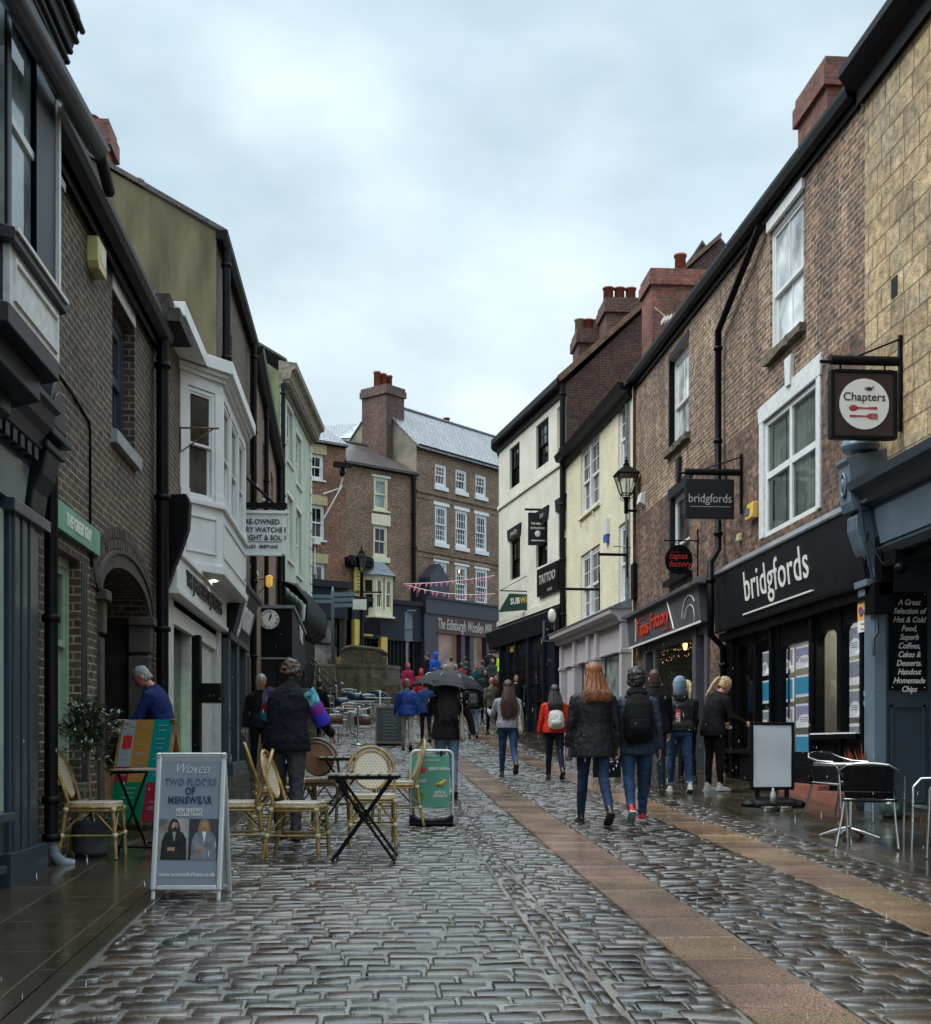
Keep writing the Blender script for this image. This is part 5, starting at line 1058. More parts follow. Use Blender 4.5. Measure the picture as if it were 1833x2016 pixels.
k.ball((cs + .15, -.47, 4.5), (.04, .03, .08), 8, 6)
k.lathe([(.20, 4.90), (.23, 4.96), (.21, 5.03), (.10, 5.06), (.07, 5.10), (.10, 5.20), (.10, 5.24)], 18, Matrix.Translation((cs + .16, -.26, 0)))
part('console', k, m_ltblue, b, bevel=.008)
k = RW.mb(); k.box(cs, cs + .30, -.15, 0, .5, 3.18); k.box(cs - .02, cs + .32, -.18, 0, .4, .8); part('pilaster', k, m_ltblue, b, bevel=.006)
# the far cheek of the recessed entrance faces down the street
yW = 14.42; gzw = gz(yW)
k = MB(); k.box(6.1, 8.2, yW, yW + .2, -.2, 3.64); k.box(8.0, 8.2, 10, yW, -.2, 3.64); k.box(6.2, 8.2, 10, yW, 3.58, 3.66); part('entrance_wall', k, m_slateblue, b)
k = MB()
xd = 6.1 + .64
for x0, x1, z0, z1 in ((6.16, 6.6, gzw + .12, gzw + .16), (6.16, 6.2, gzw + .16, gzw + 1.3), (6.56, 6.6, gzw + .16, gzw + 1.3), (6.16, 6.6, gzw + 1.26, gzw + 1.3), (6.66, 6.70, gzw + .1, gzw + 1.35), (6.66, 7.2, gzw + 1.33, gzw + 1.37), (6.72, 7.2, gzw + 1.18, gzw + 1.21), (6.72, 6.75, gzw + .15, gzw + 1.18)): k.box(x0, x1, yW - .025, yW - .002, z0, z1)
part('panel_moulding', k, m_slateblue, b, bevel=.005)
k = MB(); k.box(6.0, 8.2, 8, yW - .01, gz(12) - .3, gz(12) + .12); part('entrance_floor', k, m_flag, b)
k = MB(); k.tube([(5.75, 14.3, 4.25), (5.85, 14.3, 3.6), (5.95, 14.3, 3.2), (5.97, 14.3, 2.72), (5.92, 14.3, 2.66), (5.92, 14.3, 2.45)], .02, 6); part('cable', k, m_slateblue, b)
lq = at(1772, 1118, 14.25); t = thing('security_lamp', 'small black round lamp under a box on the blue entrance wall', 'lamp', tuple(lq)); k = MB(); k.ball(tuple(lq), (.075, .075, .07), 12, 8); k.box(lq.x - .06, lq.x + .06, lq.y - .02, yW, lq.z + .05, lq.z + .22); part('case', k, m_blackm, t)
# menu board
A, B = at(1777, 1157, 14.46), at(1836, 1356, 14.46); A.x -= .0; ym_ = yW - .03
t = thing('menu_board', 'tall black board with white italic menu lettering on the blue entrance wall', 'sign', (A.x, ym_, B.z)); W_ = .46
k = MB(); k.box(A.x, A.x + W_, ym_, yW - .003, B.z, A.z); part('board', k, m_black, t)
k = MB()
for i, tx in enumerate(('A Great', 'Selection of', 'Hot & Cold', 'Food,', 'Superb', 'Coffees,', 'Cakes &', 'Desserts.', 'Handcut', 'Homemade', 'Chips')): k.text(tx, .098, A.x + .235, ym_ - .002, A.z - .13 - i * .1035, shear=.3, ext=.002, bold=.0015, sx=.84)
part('lettering', k, m_tx_w, t)
k = MB()
for x in (A.x + .03, A.x + W_ - .03):
    for z in (A.z - .03, B.z + .03): k.ball((x, ym_ - .002, z), .012, 6, 4)
part('screw', k, m_steel, t)
k = RW.mb(); s_, z_ = RW.uv(1762, 558); k.box(s_ - .1, s_ + .08, -.004, .0, z_ - .16, z_ + .08); part('vent_hole', k, m_dark, b)

# ---- cream building, its front bending away
P3a, P3b = xy(1115, 36.1), xy(1246, 28.75); W3_ = Wall(P3a, P3b); L3 = W3_.L; ze3 = 9.75
b = bld('cream_building', 'cream-painted brick building with white sash windows and a pale lilac shopfront', W3_, 4)
def fw2(w, x0, x1, yt, yb, py_ref='l'):
    s0, s1 = w.s(x0), w.s(x1); return (s0, s1, w.z(x0, yb), w.z(x0, yt))
HC = [fw2(W3_, 1143.5, 1180, 890, 1020), fw2(W3_, 1217, 1238, 830, 960), fw2(W3_, 1143.5, 1181, 1095, 1228), fw2(W3_, 1218, 1240, 1040, 1200)]
HC[1] = (*HC[1][:2], HC[0][2] + .25, HC[0][3] + .12); HC[3] = (*HC[3][:2], HC[2][2] + .05, HC[2][3] + .1)
part('wall', wall_faces(W3_.mb(), 0, L3, 1, ze3, HC + [(.35, L3 - .2, 1.2, 4.0)], .15), m_cream, b)
for i, h_ in enumerate(HC): window(W3_, b, *h_, cols=4 if i in (0, 2) else 2, rt=2, rb=2, gm=g_grey, rec=.05, fw=.09, sill=m_cream if i in (0, 1) else m_wpaint, bar=.025)
for i in (0, 2):
    h_ = HC[i]; k = W3_.mb(); mm_ = (h_[0] + h_[1]) / 2; k.box(mm_ - .07, mm_ + .07, .02, .13, h_[2], h_[3]); part('mullion', k, m_wpaint, b)
g = W3_.mb(); hh3 = 3.2
g.add([(L3, 0, 1), (L3, 8, 1), (L3, 8, ze3), (L3, 4, ze3 + hh3), (L3, 0, ze3)], [(0, 1, 2, 3, 4)]); g.add([(0, 0, 1), (0, 8, 1), (0, 8, ze3), (0, 4, ze3 + hh3), (0, 0, ze3)], [(0, 1, 2, 3, 4)]); part('gable', g, m_brickD, b)
k = W3_.mb(); k.prism([(-.2, ze3 - .05), (4, ze3 + hh3), (8.2, ze3 - .05), (8.2, ze3 + .05), (4, ze3 + hh3 + .12), (-.2, ze3 + .07)], -.05, L3, 'x'); part('roof', k, m_slateD, b)
k = W3_.mb(); k.prism([(0, ze3 + .05), (0, ze3 - .3), (-.08, ze3 - .3), (-.12, ze3 - .15), (-.28, ze3 - .12), (-.34, ze3 + .05)], -.15, L3 - .05, 'x'); part('gutter', k, m_black, b)
k = W3_.mb()
k.prism([(0, 4.28), (-.30, 4.28), (-.36, 4.40), (-.50, 4.46), (-.52, 4.56), (0, 4.72)], .0, L3 - .1, 'x'); part('shop_cornice', k, m_lilac, b)
k = W3_.mb(); k.prism([(0, 4.57), (-.54, 4.57), (-.54, 4.60), (0, 4.82)], -.05, L3 - .05, 'x'); part('lead_top', k, m_lead, b)
k = W3_.mb(); k.box(.1, L3 - .2, -.14, 0, 3.62, 4.28)
cu_ = [.15, 1.9, 3.55, 4.5, L3 - .35]
for s_ in cu_: k.box(s_, s_ + .22, -.24, 0, 1.25, 4.28); k.box(s_ - .03, s_ + .25, -.27, 0, 3.55, 3.64)
k.box(.15, L3 - .3, -.12, 0, 1.2, 1.9); k.box(.4, 1.9, -.06, .02, 1.9, 3.6); part('shopfront', k, m_lilac, b, bevel=.01)
g = W3_.mb(); g.quad((2.12, .03, 1.9), (3.55, .03, 1.9), (3.55, .03, 3.62), (2.12, .03, 3.62)); part('shop_window', g, g_pale, b); g = W3_.mb(); g.quad((4.72, .03, 1.9), (L3 - .35, .03, 1.9), (L3 - .35, .03, 3.6), (4.72, .03, 3.6)); part('shop_window', g, g_pale, b)
k = W3_.mb()
for px, py in ((1160, 1030), (1130, 1050), (1185, 1005), (1172, 1035)):
    s_, z_ = W3_.uv(px - 15, py); k.prism([(s_ - .09, z_), (s_, z_ + .1), (s_ + .02, z_ - .14)], -.05, 0)
part('tie_plates', k, m_cream, b)
s_, z_ = W3_.uv(1198, 1045); t = thing('alarm_box', 'slim white and blue burglar alarm box on the cream wall', 'alarm box', W3_.P(s_, 0, z_)); k = W3_.mb(); k.box(s_ - .16, s_ + .16, -.08, 0, z_ - .1, z_ + .3); part('case', k, m_boxW, t); k = W3_.mb(); k.box(s_ - .15, s_ + .1, -.10, -.0, z_ - .28, z_ - .1); part('lens', k, pm('blue_lens', (.03, .13, .42), .3, bump=0), t)
k = W3_.mb()
for px, py, a_ in ((1195, 1163, .9), (1250, 1095, .7)): s_, z_ = W3_.uv(px - 14, py); k.box(s_ - .03, s_ + .03, -a_, 0, z_, z_ + .06); k.box(s_ - .02, s_ + .02, -.03, 0, z_ - .5, z_ + .45)
part('iron_bracket', k, m_blackm, b)

# ---- white building with the dark brick gable
P4a, P4b = xy(985, 43.3), xy(1115, 36.1); W4_ = Wall(P4a, P4b); L4 = W4_.L; ze4 = 11.9
b = bld('white_building', 'white-painted building with black sash windows, a curved far corner and a tall dark brick gable', W4_, 4)
HW = [fw2(W4_, 1003.5, 1023, 885, 965), fw2(W4_, 1055.5, 1080, 840, 920), fw2(W4_, 1097, 1113, 810, 895), fw2(W4_, 1004.5, 1024, 1065, 1150), fw2(W4_, 1055.5, 1078, 1015, 1120), fw2(W4_, 1100, 1114.5, 990, 1085)]
zt_, zb__ = HW[0][3], HW[0][2]; zt2, zb2 = HW[3][3], HW[3][2] + .1
HW = [(h[0], min(h[1], L4 - .1), zb__ if i < 3 else zb2, zt_ if i < 3 else zt2) for i, h in enumerate(HW)]
part('wall', wall_faces(W4_.mb(), 0, L4, 1, ze4, HW + [(0, 1.0, 1, 4.75)], .16), m_white, b)
for i, h_ in enumerate(HW):
    if i == 2: k = W4_.mb(); k.quad((h_[0], .14, h_[2]), (h_[1], .14, h_[2]), (h_[1], .14, h_[3]), (h_[0], .14, h_[3])); part('blind_window', k, m_cream, b); continue
    window(W4_, b, *h_, cols=3, rt=2, rb=2, gm=g_dark, fm=m_black, rec=.07, fw=.07, sill=None)
    if i >= 3:
        k = W4_.mb(); k.prism([(h_[0] - .15, h_[3] + .003), (h_[1] + .1, h_[3] + .003), (h_[1] + .2, h_[3] + .38), (h_[0] - .25, h_[3] + .38)], -.05, .02); lt_ = part('lintel', k, m_darkblue, b)
        if i < 5: k = W4_.mb(); k.text(('Jewellery', 'Tattoo')[i - 3], .26, (h_[0] + h_[1]) / 2, -.052, h_[3] + .19, ext=.003, sx=.9); part('lettering', k, m_tx_g, lt_)
# curved corner
cR = 1.7; k = MB(); n = 8; t4 = W4_.t; n4 = W4_.n; c0 = W4_.o + n4 * cR
pts = [c0 - n4 * cR * math.cos(R(a)) - t4 * cR * math.sin(R(a)) for a in np.linspace(0, 80, n + 1)]; pts.append(pts[-1] + n4 * 6)
for p, q in zip(pts[:-1], pts[1:]): k.quad((q.x, q.y, 4.7), (p.x, p.y, 4.7), (p.x, p.y, ze4), (q.x, q.y, ze4))
o = part('corner_wall', k, m_white, b)
def cband(name, e, z0, z1, mat, flare=0.):
    k = MB(); P1 = [c0 - n4 * (cR + e) * math.cos(R(a)) - t4 * (cR + e) * math.sin(R(a)) for a in np.linspace(0, 80, n + 1)]; P1 = [W4_.P(L4, -e, 0)] + P1
    for p, q in zip(P1[:-1], P1[1:]):
        dp = (p - c0).normalized() * .0
        k.quad((q.x, q.y, z0), (p.x, p.y, z0), (p.x, p.y, z1), (q.x, q.y, z1))
    k2 = [W4_.P(L4, 0, 0)] + [c0 - n4 * (cR) * math.cos(R(a)) - t4 * (cR) * math.sin(R(a)) for a in np.linspace(0, 80, n + 1)]
    for (p, q), (p2, q2) in zip(zip(P1[:-1], P1[1:]), zip(k2[:-1], k2[1:])):
        for z in (z0, z1): k.quad((p.x, p.y, z), (q.x, q.y, z), (q2.x, q2.y, z), (p2.x, p2.y, z))
    return part(name, k, mat, b)
zs_ = zb__ - .30; cband('string_course', .06, zs_ - .12, zs_, m_white); cband('gutter', .28, ze4 - .02, ze4 + .16, m_black); cband('eaves_board', .06, ze4 - .28, ze4 - .02, m_black); cband('string_course', .08, 5.55, 5.72, m_white)
k = W4_.mb(); hh4 = 4.6
k.add([(L4, 0, 1), (L4, 9, 1), (L4, 9, ze4), (L4, 4.8, ze4 + hh4), (L4, 0, ze4)], [(0, 1, 2, 3, 4)]); part('gable', k, m_brickD, b)
k = W4_.mb(); k.prism([(-.25, ze4 + .1), (4.8, ze4 + hh4 + .05), (9.2, ze4), (9.2, ze4 + .1), (4.8, ze4 + hh4 + .17), (-.25, ze4 + .2)], .6, L4 - .03, 'x')
k.add([(-1.75, 2.2, ze4 + .12), (-1.75, 8, ze4 + .12), (.6, 4.8, ze4 + hh4 + .1), (.6, -.25, ze4 + .16), (-.9, .2, ze4 + .14), (.6, 8, ze4 + .1)], [(0, 2, 1), (3, 2, 4), (4, 2, 0), (1, 2, 5)]); part('roof', k, m_slateD, b)
k = W4_.mb(); k.prism([(-.28, ze4 + .2), (4.8, ze4 + hh4 + .2), (4.8, ze4 + hh4 + .06), (-.2, ze4 + .04)], L4 - .02, L4 + .16, 'x'); part('verge', k, m_oldwood, b)
cgA = at(1140, 720, 39.5); cgB = at(1191, 645, 39.5)
def gchim(d, px0, px1, py0, py1, dep, pots, mat, root, zbot=None, potm=m_pot, ph=.75):
    A, B = at(px0, py0, d), at(px1, py1, d); Wc = Wall((A.x, A.y), (B.x, A.y)); zt = B.z
    return chimney(Wc, root, 0, B.x - A.x, 0, dep, zbot or A.z - 1.5, zt, mat, pots=pots, potm=potm, poth=ph)
gchim(38.5, 1139, 1190, 760, 646, 1.1, 3, m_brickD, b, potm=(m_potc, m_pot, m_potc), ph=.45)
gchim(37.2, 1194, 1262, 740, 585, 1.2, 3, m_brickD, b, ph=.5)
k = gchim(33.5, 1283, 1420, 740, 528, 1.2, 1, m_brickC, b, zbot=10.0, ph=.62)
pipe(b, [tuple(W4_.P(L4 - .05, -.1, ze4)), tuple(W4_.P(L4 - .05, -.1, 1.5))], .08)
# back gable farther up
A = at(1345, 600, 41); Bm = at(1382, 478, 41); C_ = at(1440, 575, 41)
t = thing('brick_gable_house', 'steep red brick gable with patched render rising behind the chimneys on the right', 'building', (A.x, 41.5, gz(41)))
k = MB(); zb0 = A.z - .6; k.add([(A.x - 1.4, A.y, zb0 - 6), (C_.x + 1.2, A.y, zb0 - 6), (C_.x + 1.2, A.y, C_.z - 1.6), (Bm.x, A.y, Bm.z), (A.x - 1.4, A.y, zb0 - .6)], [(0, 1, 2, 3, 4)]); part('wall', k, m_brickC, t)
k = MB(); k.add([(Bm.x - .75, A.y - .02, Bm.z - .95), (Bm.x + .65, A.y - .02, Bm.z - .95), (Bm.x, A.y - .02, Bm.z - .02)], [(0, 1, 2)]); part('render_patch', k, m_olive, t)
k = MB(); k.prism([(A.x - 1.5, zb0 - .7), (Bm.x, Bm.z + .08), (C_.x + 1.3, C_.z - 1.65), (C_.x + 1.3, C_.z - 1.75), (Bm.x, Bm.z - .04), (A.x - 1.5, zb0 - .8)], A.y - .1, A.y + 7); part('roof', k, m_slateD, t)
# aerial
q = at(1325, 632, 33.2); t = thing('roof_aerial', 'white television aerial against the brick chimney behind the gutter', 'aerial', tuple(q)); k = MB(Matrix.Translation(q)); k.tube([(-.5, 0, .35), (0, 0, -.05), (.1, 0, -.6)], .012, 5)
for i in range(6): k.box(-.28 + i * .09, -.25 + i * .09, -.2, .2, -.06 + .03 * i, .06 + .03 * i)
k.box(-.3, .3, -.01, .01, .0, .03); part('elements', k, m_boxW, t)
# shopfront of the white building
k = W4_.mb(); k.prism([(0, 4.75), (-.35, 4.75), (-.40, 4.9), (-.5, 5.3), (0, 5.5)], -.2, L4 - .1, 'x'); k.box(1.0, L4, -.2, 0, 1.4, 4.75); k.box(1.0, 1.2, 0, 8, 1.4, 4.9); k.box(-1.5, 1.0, 0, 8, 4.7, 4.8)
for s_ in (1.0, 2.0, 2.9, 4.4, 6.0, L4 - .3): k.box(s_, s_ + .16, -.32, -.19, 1.4, 4.75)
part('shopfront', k, m_darkblue, b)
cband('fascia', .35, 4.75, 5.35, m_lead)
g = W4_.mb()
for a_, c_ in ((1.2, 2.0), (2.2, 2.9), (3.06, 4.4), (4.56, 6.0)): g.quad((a_, -.21, 2.2), (c_, -.21, 2.2), (c_, -.21, 4.3), (a_, -.21, 4.3))
gp = part('shop_window', g, g_dark, b)
k = W4_.mb()
for a_, c_ in ((1.2, 2.0), (2.2, 2.9), (3.06, 4.4), (4.56, 6.0)):
    for j in range(1, 4): k.box(a_, c_, -.235, -.2, 2.2 + .53 * j, 2.235 + .53 * j)
    k.box((a_ + c_) / 2 - .02, (a_ + c_) / 2 + .02, -.235, -.2, 2.2, 4.3)
part('glazing_bar', k, m_blackm, gp)
k = W4_.mb(); k.box(2.0, 2.6, -.24, -.2, 4.42, 4.70); k.box(5.6, 6.0, -.24, -.2, 4.40, 4.72); part('menu_panel', k, m_black, b)
k = W4_.mb(); k.text('WAY', .28, 2.3, -.245, 4.56, bold=.01, shear=.2); part('lettering', k, m_yel, b); k = W4_.mb(); k.text('W', .28, 5.8, -.245, 4.56, bold=.01, shear=.2); part('lettering', k, m_yel, b)
k = W4_.mb(); k.ball(tuple((lambda a: (a[0], -.45, a[1]))(W4_.uv(1090, 1212, .4))), (.10, .12, .2), 10, 8); part('shop_spotlight', k, m_boxW, b)
# sub sign, facing down the street
d_ = 40.0; A, B = at(1003, 1170, d_), at(1042, 1200, d_); A0 = at(988, 1196, d_)
t = thing('hanging_sign', 'dark green hanging sign with white and yellow sub shop lettering', 'sign', ((A.x + B.x) / 2, A.y, B.z))
k = MB(); k.prism([(A.x - .35, B.z - .08), (B.x, B.z), (B.x, A.z), (A.x, A.z + .03)], A.y, A.y + .10); part('board', k, pm('deep_green_board', (.008, .05, .032), .35, bump=.02), t)
T = Matrix.Translation((A.x + .02, A.y - .004, (A.z + B.z) / 2)) @ Matrix.Rotation(R(-8), 4, 'Y')
k = MB(); k.text('SUB', .27, 0, 0, 0, 'LEFT', ext=.004, bold=.008, shear=.15, sx=.66, M=T); part('lettering', k, m_tx_w, t)
k = MB(); k.text('WAY', .27, .32, 0, 0, 'LEFT', ext=.004, bold=.008, shear=.15, sx=.66, M=T); part('lettering', k, m_yel, t)
k = MB(); k.tube([(A.x - .3, A.y + .05, A.z + .12), (B.x + .2, A.y + .05, A.z + .10)], .02, 5); k.tube([(B.x + .15 - .22 * math.cos(R(a)) * (1 - a / 700), A.y + .05, A.z + .42 + .22 * math.sin(R(a)) * (1 - a / 700)) for a in range(0, 420, 25)], .012, 5); k.box(B.x + .18, B.x + .24, A.y, A.y + .1, A.z - .1, A.z + .8); k.tube([(A.x - .3, A.y + .05, A.z + .12), (B.x + .15, A.y + .05, A.z + .72)], .012, 5); part('bracket', k, m_blackm, t)
def small_sign(px0, px1, py0, py1, d, label, lines, rim=None, brk=True):
    A, B = at(px0, py0, d), at(px1, py1, d); t = thing('hanging_sign', label, 'sign', ((A.x + B.x) / 2, A.y, B.z)); k = MB(); k.box(A.x, B.x, A.y, A.y + .06, B.z, A.z); part('board', k, m_board, t)
    if rim: k = MB(); k.box(A.x - .04, A.x, A.y - .01, A.y + .07, B.z - .03, A.z + .03); k.box(A.x, B.x, A.y - .01, A.y + .07, B.z - .03, B.z); k.box(A.x, B.x, A.y - .01, A.y + .07, A.z, A.z + .03); k.box(B.x, B.x + .04, A.y - .01, A.y + .07, B.z - .03, A.z + .03); part('rim', k, rim, t)
    k = MB(); H_ = A.z - B.z; Wd = B.x - A.x
    for tx, fz, sz in lines: k.text(tx, H_ * sz, (A.x + B.x) / 2, A.y - .003, B.z + H_ * fz, ext=.003, bold=.003, sx=Wd * .8 / (len(tx) * H_ * sz * .62))
    k.ball(((A.x + B.x) / 2, A.y, B.z + H_ * .35), (Wd * .16, .006, H_ * .10), 8, 5)
    part('lettering', k, m_tx_w, t)
    if brk: k = MB(); k.box(A.x - .1, B.x + .35, A.y + .01, A.y + .05, A.z + .07, A.z + .13); k.box(B.x + .31, B.x + .36, A.y, A.y + .06, A.z - .1, A.z + .25); k.tube([(A.x + .1, A.y + .03, A.z), (A.x + .1, A.y + .03, A.z + .1)], .01, 4); part('bracket', k, m_blackm, t)
small_sign(1040, 1078, 1009, 1073, 38.5, 'upper dark hanging sign for a tattoo studio against the white wall', (('TATTOO STUDIO', .52, .09), ('THE NEEDLES', .66, .09), ('PIERCING', .14, .05)))
small_sign(1072, 1106, 1224, 1261, 36.6, 'lower dark framed sign for a tattoo studio beside the sub shop window', (('THE NEEDLES', .76, .13), ('TATTOO STUDIO', .60, .11)), rim=m_ltblue, brk=False)
s0, z0 = W4_.uv(1063, 1164); s1, z1 = W4_.uv(1104, 1143)
t = thing('wall_sign', 'dark carved board with ragged grey lettering on the white wall', 'sign', W4_.P(s0, 0, z0)); k = W4_.mb(); k.box(s0, s1, -.10, 0, z1 - .25, z0 + .65 ); part('board', k, m_blackm, t); k = W4_.mb(); k.text('TATTOO', .38, (s0 + s1) / 2, -.105, (z0 + z1) / 2 + .25, shear=.1, bold=.01, sx=(s1 - s0) * .5); k.text('and art', .17, (s0 + s1) / 2 + .3, -.105, (z0 + z1) / 2 - .12); part('lettering', k, m_tx_g, t)
# ================================================================ HOUSES ACROSS THE TOP OF THE STREET
zf = lambda zx, zy: (565.7 + zx * .2486, 711.2 + zy * .2486)
c1, c2, c3, c4 = xy(600, 54.25), xy(681, 55.46), xy(820, 58.0), xy(972, 62.5)
v = Vector((c2[0] - c1[0], c2[1] - c1[1])).normalized(); c0_ = (c1[0] - v.x * 6, c1[1] - v.y * 6)
v = Vector((c4[0] - c3[0], c4[1] - c3[1])).normalized(); c5_ = (c4[0] + v.x * 6, c4[1] + v.y * 6)
F1, F2, F3 = Wall(c0_, c2), Wall(c2, c3), Wall(c3, c5_)
def zw(w, z0x, z1x, zt, zb):
    a, b_ = zf(z0x, zt), zf(z1x, zb); s0, s1 = w.s(a[0]), w.s(b_[0]); return (s0, s1, w.z(a[0], b_[1] - (b_[0] - a[0]) * .1), w.z(a[0], a[1]))
# F1
h1 = [zw(F1, 165, 290, 722, 940), zw(F1, 172, 297, 1128, 1420), zw(F1, 175, 302, 1592, 1868)]
ze = F1.z(*zf(135, 612)); b = bld('red_brick_house', 'red brick house with cream lintels at the far left end of the street', F1, F1.L - 2)
shell(F1, b, 0, F1.L, 3, ze, 8, m_brickF2, m_slate, h1, pitch=30)
for h_ in h1: window(F1, b, *h_, cols=2, rt=1, rb=1, rec=.08, fw=.09, lint=m_creamstone, linth=.42, lintout=.03, gm=g_grey if h_ is h1[2] else g_dark)
k = F1.mb(); k.box(0, F1.L - .2, -.5, 0, 7.0, 8.3); k.box(0, F1.L - .1, -.75, 0, 8.3, 8.6); k.box(0, F1.L - .2, -.15, 0, 3, 4.6)
for s_ in (F1.L - 7, F1.L - 4.6, F1.L - 2.2, F1.L - .5): k.box(s_, s_ + .25, -.3, 0, 3, 7.0)
fs_ = part('shopfront', k, m_darkblue, b); g = F1.mb(); g.quad((0, -.05, 4.6), (F1.L - .4, -.05, 4.6), (F1.L - .4, -.05, 7.0), (0, -.05, 7.0)); part('shop_window', g, pm('cluttered_window', (.16, .14, .11), .15, var=1.0, scale=1.6, bump=0), fs_)
k = F1.mb()
for i in range(12): k.box(.4 + i * .7, .48 + i * .7, -.1, -.04, 5.9, 7.0)
k.box(0, F1.L - .4, -.11, -.04, 5.84, 5.92); part('glazing_bar', k, m_black, fs_)
k = F1.mb(); k.tube([(F1.L - 1.6, -.05, ze - 4.4), (F1.L - 1.6, -.05, 8.9)], .04, 6); k.box(F1.L - 1.75, F1.L - 1.45, -.3, 0, ze - 4.6, ze - 4.3); part('cable_duct', k, m_boxW, b)
# F2
h2 = [zw(F2, 685, 800, 912, 1185), zw(F2, 682, 797, 1292, 1555)]
ze = F2.z(*zf(475, 795)); b = bld('brown_brick_house', 'brown brick house with a lead-roofed bay window and mossy slate roof, behind the stone terrace', F2, F2.L / 2)
shell(F2, b, 0, F2.L, 3, ze, 5.4, m_brickF, m_slateD, h2, pitch=30)
window(F2, b, *h2[0], cols=1, gm=g_pale, rec=.05, fw=.09, fm=m_cpaint, sill=m_cpaint, lint=m_wold, linth=.1); window(F2, b, *h2[1], cols=2, rec=.06, fw=.09, fm=m_cpaint, sill=m_cpaint, sillh=.25, lint=m_cpaint, linth=.5, lintout=.04)
bs0, bs1 = F2.s(zf(662, 0)[0], .6), F2.s(zf(855, 0)[0], .6); bz0, bz1 = F2.z(*zf(700, 1965), .6), F2.z(*zf(700, 1690), .6); bs0 += .1
k = F2.mb(); pl = [(bs0 - .35, 0), (bs0 + .15, -.6), (bs1 - .15, -.6), (bs1 + .3, 0)]
k.prism(pl, bz0 - .3, bz0, 'z'); k.prism([(bs0 - .45, 0), (bs0 + .1, -.72), (bs1 - .1, -.72), (bs1 + .4, 0)], bz0 - .36, bz0 - .28, 'z'); k.prism(pl, bz1 - .12, bz1, 'z')
bo = part('bay', k, m_cpaint, b); k = F2.mb(); k.add([(bs0 - .5, 0, bz1), (bs0 + .08, -.78, bz1), (bs1 - .08, -.78, bz1), (bs1 + .45, 0, bz1), (bs0 + .3, 0, bz1 + .75), (bs1 - .3, 0, bz1 + .75)], [(0, 1, 4), (1, 2, 5, 4), (2, 3, 5), (0, 3, 2, 1)]); part('bay_roof', k, m_lead, bo)
wb = Wall((0, 0), (1, 0)); wb.M = F2.M @ Matrix.Translation((0, -.6, 0)); window(wb, bo, bs0 + .15, (bs0 + bs1) / 2 - .04, bz0, bz1 - .12, cols=2, rec=0, fw=.08, fm=m_cpaint, sill=None); window(wb, bo, (bs0 + bs1) / 2 + .04, bs1 - .15, bz0, bz1 - .12, cols=2, rec=0, fw=.08, fm=m_cpaint, sill=None)
for p_, q_ in ((pl[0], pl[1]), (pl[2], pl[3])):
    F_, L_ = facet(None, p_, q_, None); w3 = Wall((0, 0), (1, 0)); w3.M = F2.M @ F_; window(w3, bo, .06, L_ - .04, bz0, bz1 - .12, cols=1, rec=0, fw=.06, fm=m_cpaint, sill=None)
k = F2.mb(); k.box(.1, F2.L, -.35, 0, 6.2, 7.9); k.box(.1, F2.L, -.5, 0, 7.85, 8.05); k.box(.1, F2.L, -.1, 0, 3, 4.4)
for s_ in np.arange(.3, F2.L, .22): k.box(s_, s_ + .05, -.2, -.08, 4.4, 6.2)
part('shopfront', k, m_darkblue, b); g = F2.mb(); g.quad((0, -.04, 4.4), (F2.L, -.04, 4.4), (F2.L, -.04, 6.2), (0, -.04, 6.2)); part('shop_window', g, g_dark, b)
pipe(b, [tuple(F2.P(F2.L - .25, -.12, ze)), tuple(F2.P(F2.L - .25, -.12, 4))], .1)
# yellow hanging panel and yellow door surround
s0, z0 = F2.uv(*zf(528, 1910), .15); s1, z1 = F2.uv(*zf(628, 1655), .15)
t = thing('banner_sign', 'tall yellow board with faded black lettering beside the bay window', 'sign', F2.P(s0, 0, z0)); k = F2.mb(); k.box(s0, s1, -.2, -.1, z0, z1 + .1); part('board', k, m_yel, t)
k = F2.mb()
for i in range(9): w_ = (s1 - s0) * random.uniform(.25, .42); mm_ = (s0 + s1) / 2; zz = z1 - .15 - i * (z1 - z0 - .1) / 9; k.box(mm_ - w_, mm_ + w_, -.215, -.2, zz - .035, zz)
part('lettering', k, m_oldwood, t)
k = F2.mb(); k.box(s0 - .4, s1 + .15, -.5, 0, z1 + .12, z1 + .5); k.ball((s0 - .2, -.3, z1 + .3), (.3, .25, .3), 8, 6); k.ball((s1, -.3, z1 + .35), (.25, .25, .25), 8, 6); part('canopy', k, m_blackm, t)
s0 = F2.s(688); k = F2.mb(); zt_ = F2.z(700, 1230, .4)
for a_, c_, d_, e_ in ((s0 - .9, s0 - .55, 4.2, 5.3), (s0 - .1, s0 + .25, 4.2, 6.3), (s0 + 1.35, s0 + 1.7, 4.0, 6.3), (s0 - .1, s0 + .9, 6.3, 7.0)): k.box(a_, c_, -.55, -.30, d_, e_)
part('yellow_surround', k, m_yel, b); k = F2.mb(); k.box(s0 + .3, s0 + 1.3, -.58, -.54, 6.4, 7.0); part('surround_panel', k, m_black, b)
